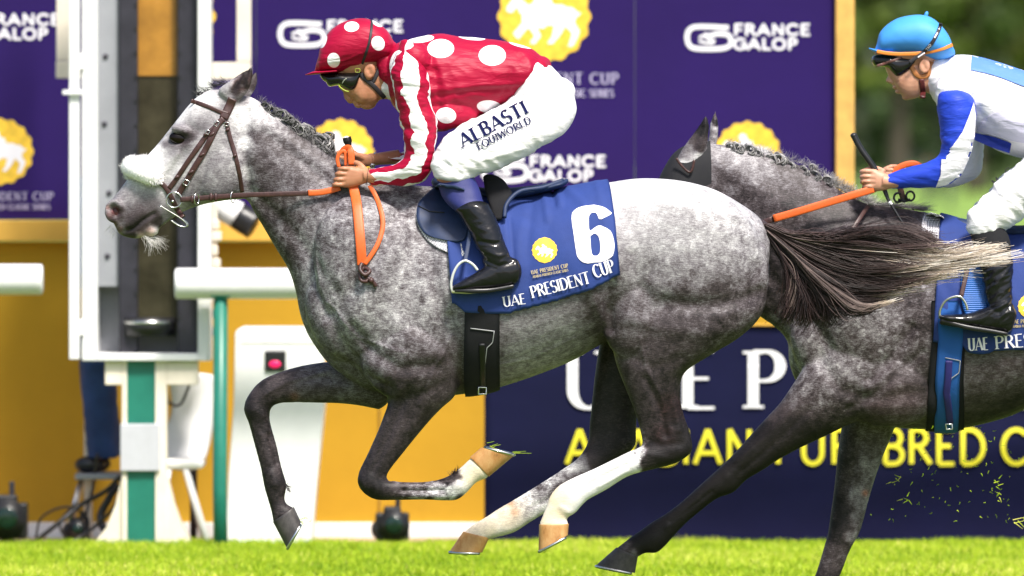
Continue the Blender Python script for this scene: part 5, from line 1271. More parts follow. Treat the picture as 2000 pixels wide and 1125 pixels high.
# bridle
BR = thing("bridle", "brown leather bridle with a fluffy white fleece across the nose of the leading grey", "bridle", P(330, 460, 0))
def head_strap(name, pts, w, t=.0028, off=.004, mat=None, T=cH, both=True, parent=None, bv=None, default=-.06):
    q = resample(smooth_path([T(*p) for p in pts], 5), 3.0); ys = []
    for a, b_ in q:
        y = ray_y(bv or BV1, a, b_); ys.append(default if y is None else max(y, -.2))
    ys = np.array(ys); ys = np.convolve(np.pad(ys, 2, mode='edge'), np.ones(5)/5, 'valid')
    out = []
    for s in ((1, -1) if both else (1,)):
        mb = MB(); mb.tube([np.array(P(a, b_, y-off))*[1, s, 1] for (a, b_), y in zip(q, ys)], 1.0, 12, flat=(w*D/FPX, t)); out.append(mb.build(name, mat or M_leather, parent or BR))
    return out
head_strap("browband", [(513, 228), (560, 243), (620, 265), (680, 290), (728, 306)], 4.2)
head_strap("headpiece", [(752, 215), (738, 250), (722, 285), (700, 330)], 8.8, .003)
head_strap("cheekpiece", [(690, 335), (640, 390), (600, 430), (500, 570), (430, 675), (385, 735)], 4.8)
head_strap("cheekpiece", [(700, 330), (665, 370), (600, 500), (540, 600), (480, 700), (438, 768)], 5.8, .003, .006)
head_strap("throatlatch", [(716, 345), (735, 430), (765, 530), (790, 640), (808, 755)], 4.2)
head_strap("noseband", [(330, 695), (365, 728), (400, 790), (430, 850), (462, 900)], 5.0, .003, .005)
for (a, b_), w in (((596, 422), 5.5), ((632, 422), 6.5), ((575, 540), 6.5), ((512, 640), 6.5), ((722, 395), 4.6), ((765, 545), 4.4), ((430, 668), 5)):
    for s in (1, -1):
        px, py = cH(a, b_); y = ray_y(BV1, px, py) or -.06; mb = MB(); c = np.array(P(px, py, y-.008))*[1, s, 1]
        mb.ell(c, (w*D/FPX, .006, 3.2*D/FPX), math.radians(-32)); mb.build("keeper", M_leather, BR)
def buckle(T, x, y, w, h, rot, parent, bv, r=.0016, off=.011, default=-.07, s=1):
    px, py = T(x, y); yy = ray_y(bv, px, py); yy = default if yy is None else yy; ca, sa = math.cos(math.radians(rot)), math.sin(math.radians(rot))
    pts = [(u*w, v*h) for u, v in ((-1, -.7), (-.8, -1), (.8, -1), (1, -.7), (1, .7), (.8, 1), (-.8, 1), (-1, .7))]
    mb = MB(); mb.tube([np.array(P(px+u*ca-v*sa, py+u*sa+v*ca, yy-off))*[1, s, 1] for u, v in pts], r, 6, closed=True); return mb.build("buckle", M_steel, parent)
for s in (1, -1):
    buckle(cH, 660, 358, 5, 4, -60, BR, BV1, s=s); buckle(cH, 608, 408, 4, 3.4, -55, BR, BV1, s=s); buckle(cH, 484, 700, 5.5, 5, 30, BR, BV1, r=.0022, s=s); buckle(cH, 718, 362, 4, 3.4, 5, BR, BV1, s=s)
    mb = MB(); cx, cy = cH(415, 800); mb.tube([np.array(P(cx+15*math.cos(a), cy+15*math.sin(a), -.078))*[1, s, 1] for a in np.linspace(0, 2*math.pi, 28, endpoint=False)], .0032, 8, closed=True); mb.build("bit_ring", M_steel, BR)
mb = MB(); mb.tube([P(cx-3, cy+3, y) for y in (-.08, -.03, .03, .08)], .006, 10); mb.build("bit_mouthpiece", M_steel, BR)
for s in (1, -1):
    q = smooth_path([cH(330, 832), cH(390, 868), cH(450, 905), cH(484, 935), cH(480, 955), cH(440, 948), cH(395, 918)], 5)
    mb = MB(); mb.tube([np.array(P(a, b_, -.075))*[1, s, 1] for a, b_ in q], .0028, 8); mb.build("lip_strap", M_steel, BR)
# fleece: a soft core with thousands of short curls
g = np.random.default_rng(3)
core = smooth_path([P(310, 352, -.070), P(290, 341, -.068), (P(268, 331, -.050)), P(257, 326, 0), P(268, 331, .050), P(290, 341, .068), P(310, 352, .070)], 6)
rr = np.interp(np.linspace(0, 1, len(core)), [0, .12, .5, .88, 1], [.018, .040, .042, .040, .018])
mb = MB(); mb.tube(core, rr, 20); fl = mb.build("noseband_fleece", M_fleece, BR)
V, F, T = [], [], []
CORES = [(276, 331, 0, 33, 23, .052, -28), (300, 346, -.045, 20, 15, .030, 0), (300, 346, .045, 20, 15, .030, 0), (258, 326, 0, 17, 20, .05, 0)]
fc = MB()
for q in CORES: fc.pell(*q)
fc = fc.remesh(.004, 3); fv = fc.arr(); fn = fc.normals(); fc.build('fleece_core', M_fleece, fl)
for i in range(9000):
    k = g.integers(len(fv)); p = fv[k] - fn[k]*.003; d = fn[k] + g.normal(size=3)*.35; e = g.normal(size=3)*.4; lump = math.sin(p[0]*160)*math.sin(p[2]*150+1)*math.sin(p[1]*120); L = g.uniform(.005, .010)*(1 + .6*max(0, lump)); pts = []
    for t in range(4): pts.append(p.copy()); p = p + (d + e*t*.5)*L/3
    strand(V, F, T, pts, .0015, .0008, np.full(4, 1.0))
lumps = g.normal(size=(60, 3))
for i in range(5000):
    k = g.uniform(0, len(core)-1.01); k0 = int(k); c = core[k0]*(1-(k-k0)) + core[k0+1]*(k-k0); rad = np.interp(k, range(len(rr)), rr)
    d = g.normal(size=3); d /= np.linalg.norm(d); e = g.normal(size=3)*.35; L = g.uniform(.004, .008)*(1 + .5*max(0, math.sin(c[0]*190+d[2]*4)*math.sin(d[1]*5+c[2]*170))); pts = []
    p = c + d*rad*.93
    for t in range(4): pts.append(p.copy()); p = p + (d + e*t*.5)*L/3
    strand(V, F, T, pts, .0014, .0007, np.full(4, 1.0))
mb = MB(); mb.add(np.concatenate(V), F); mb.build("fleece_curls", M_fleece, fl)

# reins
RE = thing("reins", "long dark leather reins with bright orange rubber grips, ending in a brown knot", "reins", P(560, 400, -.1))
def ryo(px, py, y, off=.012):
    q = ray_y(BV1, px, py); return min(y, (q - off) if q is not None else y)
def rein(name, pts, w, t, mat, parent=RE, n=14, fixed=False):
    q = smooth_path(pts, 8)
    ys = [y if fixed else ryo(a, b_, y) for a, b_, y in q]; ys = np.convolve(np.pad(ys, 3, mode='edge'), np.ones(7)/7, 'valid')
    mb = MB(); mb.tube([P(a, b_, y) for (a, b_, _), y in zip(q, ys)], 1.0, n, flat=(w*D/FPX, t)); return mb.build(name, mat, parent)
rein("leather_rein", [(352, 390, -.085), (382, 388, -.09), (420, 385, -.10), (480, 381, -.12), (545, 379, -.13), (604, 377, -.13)], 5.0, .003, M_leather)
rein("rubber_grip", [(602, 377, -.135), (625, 376, -.135), (645, 372, -.135), (664, 366, -.13)], 6.0, .0045, M_orange)
rein("leather_rein", [(352, 392, .085), (420, 386, .10), (545, 372, .13), (604, 352, .11)], 5.0, .003, M_leather, fixed=True)
rein("rubber_grip", [(602, 353, .11), (640, 335, .08), (668, 318, .05)], 6.0, .0045, M_orange, fixed=True)
rein("rubber_loop", [(662, 326, -.10), (659, 312, -.10), (662, 301, -.10), (670, 295, -.10), (675, 300, -.10), (676, 324, -.10)], 3.6, .004, M_orange, fixed=True)
rein("rubber_loop", [(668, 300, -.085), (672, 292, -.09), (680, 289, -.10), (685, 295, -.115), (687, 322, -.12)], 6.5, .004, M_orange, fixed=True)
rein("rein_tail", [(690, 364, -.14), (697, 400, -.16), (702, 450, -.17), (706, 500, -.18), (707, 518, -.19)], 9.5, .004, M_orange)
rein("rein_tail", [(722, 362, -.16), (736, 388, -.17), (746, 420, -.18), (747, 446, -.19), (738, 476, -.20), (724, 500, -.20), (712, 516, -.20)], 4.6, .0045, M_orange)
mb = MB(); yk = ryo(712, 530, -.20) - .012
mb.ptube([(707, 514, yk), (703, 526, yk-.012), (712, 537, yk-.018), (722, 530, yk-.01), (712, 524, yk+.004), (703, 534, yk), (706, 548, yk-.008), (718, 550, yk-.012)], .0085, 10)
mb.ptube([(712, 538, yk-.004), (722, 546, yk-.006), (730, 553, yk-.004), (734, 560, yk-.002)], .009, 10)
mb.ell(P(725, 548, yk-.006), (.012, .014, .013)); mb = mb.remesh(.0022, 1); mb.build("knot", M_leather, RE)
for x, y in ((545, 795), (755, 785)):
    px, py = cH(x, y); yy = -.105; mb = MB(); mb.tube([P(px+4.5*math.cos(a), py+11*math.sin(a), yy-.008+.012*math.cos(a)) for a in np.linspace(0, 2*math.pi, 20, endpoint=False)], .0022, 6, closed=True); mb.build("ring", M_steel, RE)
for x, y in ((520, 798), (628, 785), (655, 785)):
    px, py = cH(x, y); mb = MB(); mb.ell(P(px, py, -.103), (.008, .008, .017)); mb.build("keeper", M_leather, RE)
# ================================================================== RIDERS
c2 = crop(580, 20, 2.8133); cF = crop(590, 30, 5.625); c7h = crop(620, 240, 6.25)
def ts(T, secs): return [(*T(s[0], s[1]), *T(s[2], s[3]), *s[4:]) for s in secs]
def shrink(secs, k):
    out = []
    for s in secs:
        mx, my = (s[0]+s[2])/2, (s[1]+s[3])/2
        out.append((mx+(s[0]-mx)*k, my+(s[1]-my)*k, mx+(s[2]-mx)*k, my+(s[3]-my)*k, s[4]*k, s[5]))
    return out
def skin_mat(name, col, deep):
    m, nt, bs = nmat(name)
    f = noise_n(nt, 14, 4, .6); h = noise_n(nt, 160, 2, .6)
    c = ramp(nt, f, [(.3, deep), (.7, col)])
    lk(nt, c, bs.inputs['Base Color']); bs.inputs['Roughness'].default_value = .5
    bs.inputs['Subsurface Weight'].default_value = .12; bs.inputs['Subsurface Radius'].default_value = (.02, .008, .004); bs.inputs['Subsurface Scale'].default_value = .3
    bump(nt, h, .15, .001, bs); return m
M_skin = skin_mat("skin", (.50, .235, .13), (.36, .145, .075)); M_skin2 = skin_mat("fair_skin", (.60, .32, .21), (.46, .21, .13))
def ellipse_mask(nt, dots, soft=.03):
    """dots in rest coordinates: (px, py, rx, ry, degrees)"""
    at = nd(nt, "ShaderNodeAttribute", attribute_name="rest"); out = None
    for px, py, rx, ry, rot in dots:
        mp = nd(nt, "ShaderNodeMapping"); mp.vector_type = 'TEXTURE'
        mp.inputs['Location'].default_value = (px, py, 0); mp.inputs['Rotation'].default_value = (0, 0, math.radians(rot)); mp.inputs['Scale'].default_value = (rx, ry, 1e6)
        lk(nt, at.outputs['Vector'], mp.inputs[0])
        l = nd(nt, "ShaderNodeVectorMath", operation='LENGTH'); lk(nt, mp.outputs[0], l.inputs[0])
        v = math_n(nt, 'MULTIPLY_ADD', l.outputs['Value'], -1/soft, .5+1/soft, clamp=True)
        out = v if out is None else math_n(nt, 'MAXIMUM', out, v)
    return out
def silk_mat(name, base, dots=None, dotcol=(.84, .82, .84), stripes=None, var=.1):
    m, nt, bs = nmat(name)
    f = noise_n(nt, 8, 4, .6)
    c = ramp(nt, f, [(.3, tuple(x*(1-var) for x in base)), (.7, tuple(min(1, x*(1+var)) for x in base))])
    if dots: c = mixc(nt, ellipse_mask(nt, dots), c, dotcol)
    if stripes:
        pr = nd(nt, "ShaderNodeAttribute", attribute_name="par"); sp = nd(nt, "ShaderNodeSeparateXYZ"); lk(nt, pr.outputs['Vector'], sp.inputs[0])
        w = noise_n(nt, 16, 2, .5); wx = math_n(nt, 'ADD', sp.outputs[0], math_n(nt, 'MULTIPLY', math_n(nt, 'SUBTRACT', w, .5), .17))
        zz = nd(nt, "ShaderNodeMath"); zz.operation = 'PINGPONG'; zz.inputs[1].default_value = .07; lk(nt, sp.outputs[1], zz.inputs[0])
        wx = math_n(nt, 'ADD', wx, math_n(nt, 'MULTIPLY', zz.outputs[0], .28))
        st = []
        for p, k in stripes: st.append((p, base if k == 0 else (dotcol if k == 1 else k)))
        c = ramp(nt, wx, st, 'CONSTANT')
    lk(nt, c, bs.inputs['Base Color']); bs.inputs['Roughness'].default_value = .5; bs.inputs['Specular IOR Level'].default_value = .25
    mp = nd(nt, "ShaderNodeMapping"); mp.inputs['Rotation'].default_value = (0, math.radians(25), 0); mp.inputs['Scale'].default_value = (7, 10, 22)
    tc = nd(nt, "ShaderNodeTexCoord"); lk(nt, tc.outputs['Object'], mp.inputs[0]); q = noise_n(nt, 1.0, 3, .55, mp.outputs[0], .6)
    bump(nt, q, .4, .02, bs)
    return m
MAROON = (.335, .0015, .030)
def folds(mb, amp, scale, seed, rot=0.0, keep=None):
    """ridged cloth folds along one direction (degrees in the picture plane)"""
    v = mb.arr(); N = mb.normals(); c, s = math.cos(math.radians(rot)), math.sin(math.radians(rot)); d = np.empty(len(v))
    for i, p in enumerate(v):
        a, b_ = p[0]*c - p[2]*s, p[0]*s + p[2]*c
        n1 = noise.noise(Vector((a*scale[0], p[1]*scale[1], b_*scale[2] + seed))); n2 = noise.noise(Vector((a*scale[0]*2.1+9, p[1]*scale[1]*2, b_*scale[2]*2.3 + seed)))
        d[i] = (1 - abs(n1)*2.6) + (1 - abs(n2)*2.6)*.45
    d = np.clip(d, -1, 1.6)*amp
    if keep is not None: d = d*keep(inv(v))
    nv = v + N*d[:, None]; k = 0
    for i, a in enumerate(mb.v): mb.v[i] = nv[k:k+len(a)]; k += len(a)
    return mb
def finger(mb, pts, r0, r1=None, T=None):
    """tapering finger through (x, y, depth) joints; nail end rounded"""
    q = smooth_path([P(*(T(p[0], p[1]) if T else p[:2]), p[2]) for p in pts], 5); r1 = r1 or r0*.82
    mb.tube(q, np.linspace(r0, r1, len(q)), 14); mb.ell(q[-1], (r1*1.02,)*3, nu=14, nv=9); mb.ell(q[0], (r0*1.02,)*3, nu=14, nv=9)
    for k in (.36, .68): i = int(k*len(q)); mb.ell(q[i], ((r0+r1)/2*1.10,)*3, nu=14, nv=9)

# ------------------------------------------------------------------ rider in maroon
R1 = thing("person", "rider in maroon silks with white spots and white breeches, crouched over the leading grey", "person", P(900, 560, 0))
torso = ts(c2, [(512, 205, 500, 440, .085, 0), (545, 184, 510, 490, .13, 0), (600, 168, 545, 540, .175, 0), (690, 146, 640, 620, .20, 0), (790, 130, 750, 655, .20, 0), (900, 146, 870, 642, .19, 0), (1000, 154, 980, 600, .18, 0), (1100, 164, 1085, 560, .175, 0), (1200, 182, 1170, 530, .17, 0), (1290, 214, 1245, 460, .16, 0), (1338, 255, 1262, 420, .14, 0)])
arm = ts(c2, [(560, 200, 690, 250, .07, -.150), (530, 270, 722, 330, .085, -.175), (512, 350, 738, 400, .085, -.188), (520, 430, 738, 460, .082, -.192), (538, 520, 745, 530, .078, -.196), (562, 600, 776, 618, .074, -.200), (580, 680, 778, 690, .068, -.202), (586, 750, 766, 760, .064, -.200), (580, 800, 750, 850, .060, -.197), (548, 832, 704, 925, .058, -.190), (505, 850, 620, 962, .052, -.178), (455, 862, 520, 970, .044, -.165), (404, 872, 430, 970, .036, -.155)])
farm = ts(c2, [(560, 215, 690, 260, .07, .150), (530, 350, 700, 380, .08, .18), (560, 480, 720, 500, .075, .19), (600, 600, 740, 620, .07, .19), (625, 690, 750, 720, .062, .18), (610, 760, 730, 815, .056, .16), (560, 778, 640, 838, .046, .13), (492, 786, 530, 838, .036, .105)])
pelvis = ts(c2, [(1262, 235, 1180, 420, .13, 0), (1345, 262, 1175, 470, .16, 0), (1410, 318, 1160, 520, .175, 0), (1480, 400, 1170, 560, .18, 0), (1524, 480, 1180, 600, .175, 0)])
thigh = lambda s: ts(c2, [(1525, 470, 1180, 480, .10, s*.09), (1535, 560, 1110, 535, .115, s*.11), (1480, 664, 1010, 585, .118, s*.14), (1380, 730, 930, 620, .112, s*.17), (1250, 798, 860, 665, .100, s*.20), (1110, 866, 800, 712, .090, s*.222), (1010, 900, 766, 770, .080, s*.235), (962, 922, 742, 850, .072, s*.243), (948, 925, 756, 918, .064, s*.249)])
calf = lambda s: [(855, 360, 925, 345, .055, s*.250), (862, 382, 938, 372, .055, s*.262), (876, 402, 944, 392, .054, s*.275), (896, 418, 954, 402, .054, s*.29), (915, 446, 966, 425, .050, s*.302), (930, 476, 978, 458, .045, s*.312), (942, 502, 990, 492, .040, s*.318), (946, 520, 1002, 520, .038, s*.322)]
foot = lambda s: [(1004, 505, 1004, 556, .034, s*.322), (985, 500, 990, 562, .038, s*.322), (960, 512, 962, 565, .040, s*.324), (930, 532, 932, 567, .043, s*.328), (905, 546, 906, 568, .042, s*.332), (888, 556, 888, 568, .030, s*.334)]
b = MB()
b.loft(shrink(torso, .9), n=30); b.loft(shrink(pelvis, .92), n=26); b.loft(shrink(arm, .80), n=20); b.loft(shrink(farm, .8), n=20)
for s in (-1, 1): b.loft(shrink(thigh(s), .9), n=22); b.loft(shrink(calf(s), .82), n=20); b.loft(shrink(foot(s), .8), n=18)
# neck, skull, face
b.loft(ts(cF, [(700, 500, 700, 880, .055, 0), (800, 470, 800, 925, .058, 0), (900, 440, 880, 920, .060, 0), (1010, 400, 980, 930, .068, 0), (1120, 370, 1080, 980, .085, 0)]), n=24)
b.pell(*cF(610, 430), 0, 56, 55, .078, -10)
b.loft(ts(cF, [(470, 560, 470, 850, .05, 0), (520, 540, 560, 930, .060, 0), (600, 540, 640, 975, .063, 0), (680, 540, 730, 1000, .062, 0), (760, 560, 800, 985, .058, 0), (830, 600, 850, 930, .05, 0)]), n=26, e=2.3)
b.loft(ts(cF, [(448, 770, 520, 780, .011, 0), (452, 840, 540, 850, .014, 0), (462, 905, 560, 900, .019, 0), (490, 942, 560, 938, .016, 0)]), n=16, sub=4)
b.pell(*cF(520, 918), -.010, 7, 5.5, .010); b.pell(*cF(520, 918), .010, 7, 5.5, .010); b.pell(*cF(548, 912), -.016, 5.5, 5, .008); b.pell(*cF(548, 912), .016, 5.5, 5, .008)
b.pell(*cF(590, 960), 0, 8, 4.6, .020, 30); b.pell(*cF(616, 990), 0, 8, 5, .019, 10)
b.pell(*cF(730, 985), 0, 15, 8.5, .028, -12); b.pell(*cF(665, 830), -.035, 18, 24, .028); b.pell(*cF(665, 830), .035, 18, 24, .028)
for s in (-1, 1):
    b.pell(*cF(742, 612), s*.076, 11.5, 15.5, .010, 12); b.pell(*cF(735, 670), s*.071, 7, 8, .009, 12)
# wrists and near hand
b.tube([P(*c2(470, 918), -.165), P(*c7h(640, 645), -.157), P(*c7h(580, 650), -.152)], [.030, .028, .029], 18)
b.loft(ts(c7h, [(640, 560, 632, 722, .021, -.157), (560, 548, 548, 752, .022, -.150), (470, 532, 450, 782, .022, -.146), (380, 528, 360, 792, .021, -.145), (310, 532, 268, 780, .018, -.147)]), n=22, e=2.4)
for (x, y), L, r in (((300, 560), 1.0, .0105), ((272, 622), 1.08, .0108), ((250, 690), 1.0, .0102), ((226, 752), .85, .0090)):
    finger(b, [(x+110, y+2, -.150), (x+10, y, -.160), (x-30*L, y+6, -.140), (x-18*L, y+10, -.112), (x+60, y+12, -.098), (x+120, y+10, -.104)], r, r*.82, T=c7h)
finger(b, [(590, 590, -.150), (530, 520, -.135), (470, 488, -.118), (425, 498, -.105), (380, 520, -.10)], .0125, .0095, T=c7h)
# far hand
b.tube([P(*c2(560, 805), .12), P(*c7h(740, 440), .095), P(*c7h(640, 450), .075)], [.030, .025, .026], 18)
b.loft(ts(c7h, [(700, 395, 700, 520, .020, .085), (620, 385, 600, 535, .021, .072), (520, 365, 500, 530, .021, .062), (430, 345, 410, 500, .020, .055)]), n=22, e=2.3)
for (x, y), r in (((330, 355), .0100), ((312, 400), .0102), ((300, 446), .0098), ((296, 490), .0088)):
    finger(b, [(x+120, y+8, .058), (x+20, y, .042), (x-60, y+4, .020), (x-85, y+14, -.004), (x-40, y+22, -.018), (x+20, y+22, -.012)], r, r*.82, T=c7h)
finger(b, [(560, 440, .055), (480, 400, .030), (420, 385, .010), (370, 392, -.004)], .0115, .009, T=c7h)
bd = b.remesh(.0032, 2, .5)
sculpt(bd, [([cF(735, 600), cF(750, 640)], 4.5, -.005, 'b'), ([cF(590, 968), cF(650, 975)], 2.0, -.0022, 'b'), ([cF(560, 925), cF(578, 890)], 2.2, -.002, 'b'), ([cF(600, 900), cF(640, 960)], 3.5, -.0015, 'b'), ([cF(690, 950), cF(700, 980)], 4, -.0015, 'b'),
            ([c7h(330, 560), c7h(480, 590)], 2.5, .001, 'n'), ([c7h(300, 590), c7h(360, 595)], 2.2, -.002, 'n'), ([c7h(275, 655), c7h(345, 655)], 2.2, -.002, 'n'), ([c7h(250, 722), c7h(335, 720)], 2.2, -.002, 'n')])
BVB = bd.bvh(); bd.build("body", M_skin, R1)
# clothes
b = MB(); b.loft(torso, n=44, sub=8); b.pell(*c2(640, 290), -.145, 38, 44, .085, 0); b.pell(*c2(640, 290), .145, 38, 44, .085, 0); b.pell(*c2(800, 560), -.10, 70, 34, .08, 0)
j = b.remesh(.0052, 3); j = folds(j, .0075, (3.2, 5, 9), 3, 18, keep=lambda r: np.clip((r[:, 1]-60)/70, .35, 1.1))
sculpt(j, [([c2(720, 440), c2(1000, 410), c2(1240, 400)], 7, .006, 'b'), ([c2(730, 480), c2(980, 445), c2(1200, 430)], 6, -.006, 'b'), ([c2(1230, 220), c2(1290, 300), c2(1230, 470)], 7, .006, 'b'), ([c2(1260, 380), c2(1180, 520)], 6, .006, 'b'), ([c2(1180, 330), c2(1120, 540)], 6, -.005, 'b'), ([c2(740, 200), c2(820, 420), c2(830, 600)], 8, .005, 'b'),
           ([c2(760, 330), c2(790, 560)], 7, -.006, 'b'), ([c2(1000, 590), c2(1190, 500)], 6, .005, 'b'), ([c2(540, 230), c2(580, 360)], 7, .004, 'b'), ([c2(1300, 240), c2(1336, 262)], 5, -.008, 'b'), ([c2(1328, 225), c2(1340, 262)], 4, .008, 'b')])
D1 = [(*c2(790, 210), 26, 18.5, 0), (*c2(1073, 248), 26.5, 20, 0), (*c2(552, 295), 15, 27, 10), (*c2(680, 157), 26, 7.5, -6), (*c2(960, 148), 27, 5.5, 6), (*c2(1240, 188), 28, 6, 12), (*c2(820, 578), 19.5, 15.5, 8), (*c2(1056, 530), 24, 12.5, 4)]
j.build("silk_shirt", silk_mat("maroon_spotted_silk", MAROON, D1), R1, rest=True)
BVJ = j.bvh()
M_sleeve = silk_mat("maroon_striped_silk", MAROON, stripes=[(0, 0), (.12, 1), (.25, 0), (.38, 1), (.49, 0), (.50, 1), (.56, 0), (.685, 1), (.83, 0), (.965, 1)])
for nm, q in (("sleeve", arm), ("sleeve", farm)):
    b = MB(); b.loft(q, n=64, sub=12); folds(b, .0062, (4, 9, 15), 5 if q is arm else 8, 8); b.build(nm, M_sleeve, R1)
M_breech = silk_mat("white_breeches", (.80, .78, .80), var=.03)
for n_q in M_breech.node_tree.nodes:
    if n_q.type == "MAPPING": n_q.inputs["Rotation"].default_value = (0, math.radians(34), 0); n_q.inputs["Scale"].default_value = (4, 8, 26)
    if n_q.type == "BUMP": n_q.inputs["Strength"].default_value = .3
b = MB(); b.loft(pelvis, n=40, sub=8)
for s in (-1, 1): b.loft(thigh(s), n=40, sub=8, capk=.25)
br = b.remesh(.0052, 3)
folds(br, .0062, (4, 5, 13), 11, 34, keep=lambda r: np.where(r[:, 0] > 1060, .5, 1.0)*np.clip((1120-r[:, 0])/60, .15, 1))
sculpt(br, [([c2(960, 720), c2(1150, 650)], 4, .003, 'N'), ([c2(790, 760), c2(960, 860)], 7, .005, 'b'), ([c2(800, 830), c2(900, 900)], 5, -.005, 'b'), ([c2(1000, 830), c2(1240, 760)], 5, .004, 'b'), ([c2(1240, 470), c2(1200, 540)], 10, -.006, 'b'), ([c2(1400, 560), c2(1380, 700)], 8, -.003, 'b'), ([c2(860, 700), c2(830, 800), c2(870, 900)], 5, .004, 'b')])
br.build("breeches", M_breech, R1); BVBR = br.bvh()
mb = MB(); M_ink = simple("navy_ink", (.006, .008, .05), .9, spec=.1)
for t, x, y, h, L, ro in (("ALBASTI", 915, 752, 26.5, 404, -28), ("EQUIWORLD", 1001, 768, 14, 325, -27.5)):
    W = text_strokes(t, .17, .06, True, .2)[1]; a, b_ = c2(x, y)
    put_text(mb, t, surf_place(BVBR, a, b_, h, ro, .007), (.21 if h > 20 else .2), (.085 if h > 20 else .11), True, .2, sx=L/2.8133/h/W)
mb.build("printed_lettering", M_ink, R1, smooth=False)
# gaiters and boots
M_gaiter = cloth_mat("navy_gaiter", (.015, .02, .13), var=.1, rough=.6)
def boot_mat():
    m, nt, bs = nmat("patent_boot")
    f = noise_n(nt, 10, 3, .5); bs.inputs['Base Color'].default_value = (.006, .006, .008, 1); bs.inputs['Roughness'].default_value = .28; bs.inputs['Specular IOR Level'].default_value = .15; bs.inputs['Coat Weight'].default_value = .55; bs.inputs['Coat Roughness'].default_value = .03
    bump(nt, noise_n(nt, 16, 2, .5, None, .8), .5, .012, bs); return m
M_boot = boot_mat()
for s in (-1, 1):
    cs = calf(s); b = MB(); b.loft(cs[:4], n=32, sub=6); folds(b, .0012, (6, 6, 14), 2, 20); b.build("gaiter", M_gaiter, R1)
    b = MB(); q = cs[3:]; k0 = (q[0][0]-3, q[0][1]-1, q[0][2]+2, q[0][3]-2, q[0][4]*1.05, q[0][5])
    b.loft([k0] + [(a-1, b1, c+2, d, e*1.06, f) for a, b1, c, d, e, f in q], n=36, sub=8); b.loft(foot(s), n=32, sub=6)
    bo = b.remesh(.004, 4); folds(bo, .0034, (5, 7, 14), 4+s, 12, keep=lambda r: np.exp(-((r[:, 1]-470)/45)**2)*1.2+.15)
    sculpt(bo, [([(946, 508), (975, 520), (1000, 512)], 4, -.004, 'b'), ([(940, 490), (975, 500), (998, 492)], 4, .003, 'b'), ([(935, 470), (965, 478), (985, 468)], 4, -.003, 'b')])
    bt = bo.build("boot", M_boot, R1)
    b = MB(); b.loft([(890, 564, 890, 571, .028, s*.334), (925, 563, 925, 573, .043, s*.33), (960, 562, 960, 571, .038, s*.325), (1002, 555, 1002, 563, .033, s*.322)], n=20, e=5); b.build("sole", M_black, bt)
    b = MB(); y = s*.33
# helmet
HS = ts(cF, [(172, 500, 178, 605, .035, 0), (205, 345, 212, 628, .075, 0), (300, 180, 310, 628, .103, 0), (430, 84, 430, 618, .118, 0), (590, 36, 590, 595, .124, 0), (730, 40, 735, 548, .124, 0), (850, 98, 860, 515, .117, 0), (945, 182, 955, 475, .098, 0), (1008, 290, 1005, 405, .055, 0)])
b = MB(); b.loft(HS, n=48, sub=8, e=2.1); hb_ = b.remesh(.0042, 3)
folds(hb_, .0034, (6, 6, 20), 21, -14, keep=lambda r: np.clip((r[:, 1]-(112+(r[:, 0]-690)*-.13)+12)/14, 0, 1)*1.6+.12)
HD = [(*cF(545, 124), 14.5, 10, -4), (*cF(347, 493), 12.4, 14.6, -4), (*cF(835, 308), 12.6, 14.6, -24), (*cF(236, 285), 5.5, 14, 20), (*cF(822, 88), 12, 4.6, 28)]
hm = hb_.build("helmet", silk_mat("maroon_cap_silk", MAROON, HD), R1, rest=True); BVH_ = hb_.bvh()
b = MB(); b.loft(ts(cF, [(36, 649, 36, 657, .012, 0), (75, 634, 75, 655, .045, 0), (140, 612, 140, 650, .068, 0), (250, 608, 250, 640, .09, 0), (380, 600, 380, 626, .098, 0)]), n=32, e=2.5); b.build("peak", M_sleeve and silk_mat("maroon_peak_silk", MAROON), hm)
def on_strap(name, bv, pts, w, t, mat, parent, off=.003, default=-.08, mirror=True):
    q = resample(smooth_path(pts, 5), 2.0); ys = [ray_y(bv, a, b_) for a, b_ in q]; ys = np.array([default if y is None else y for y in ys]); ys = np.convolve(np.pad(ys, 2, mode='edge'), np.ones(5)/5, 'valid')
    for s in ((1, -1) if mirror else (1,)):
        mb = MB(); mb.tube([np.array(P(a, b_, y-off))*[1, s, 1] for (a, b_), y in zip(q, ys)], 1.0, 12, flat=(w*D/FPX, t)); o = mb.build(name, mat, parent)
    return o
M_elastic = simple("black_elastic", (.02, .017, .022), .6, var=.2, nscale=80)
on_strap("goggle_strap", BVH_, [cF(757, 52), cF(765, 110), cF(742, 280), (cF(700, 420)), cF(655, 545), cF(635, 590)], 2.6, .0016, M_elastic, hm)
on_strap("chin_strap", BVB, [cF(645, 640), cF(690, 695), cF(745, 740), cF(800, 790), cF(850, 845), cF(905, 905)], 4.6, .004, M_elastic, hm, .005)
on_strap("chin_strap", BVB, [cF(955, 470), cF(890, 520), cF(845, 590), cF(810, 670), cF(775, 735)], 3.8, .0035, M_elastic, hm, .004)
gg = MB(); gg.loft(ts(cF, [(222, 640, 262, 735, .045, 0), (300, 632, 300, 782, .068, 0), (400, 625, 400, 772, .078, 0), (470, 618, 480, 815, .080, 0), (550, 608, 555, 845, .080, 0), (600, 602, 605, 800, .080, 0), (635, 598, 645, 660, .079, 0)]), n=30, e=2.4, sub=6)
gg = gg.remesh(.003, 2); go = gg.build("goggles", simple("goggle_black", (.006, .006, .006), .12, var=.2, coat=.0), R1); BVGG = gg.bvh()
on_strap("lens_rim", BVGG, [cF(392, 745), cF(420, 790), cF(470, 825), (cF(515, 838))], 1.1, .0014, simple("lime_rim", (.35, .42, .05), .4), go, .001)
on_strap("lens_rim", BVGG, [cF(440, 750), cF(460, 715), cF(490, 690)], .9, .0010, simple("pale_rim", (.3, .32, .25), .3), go, .001)
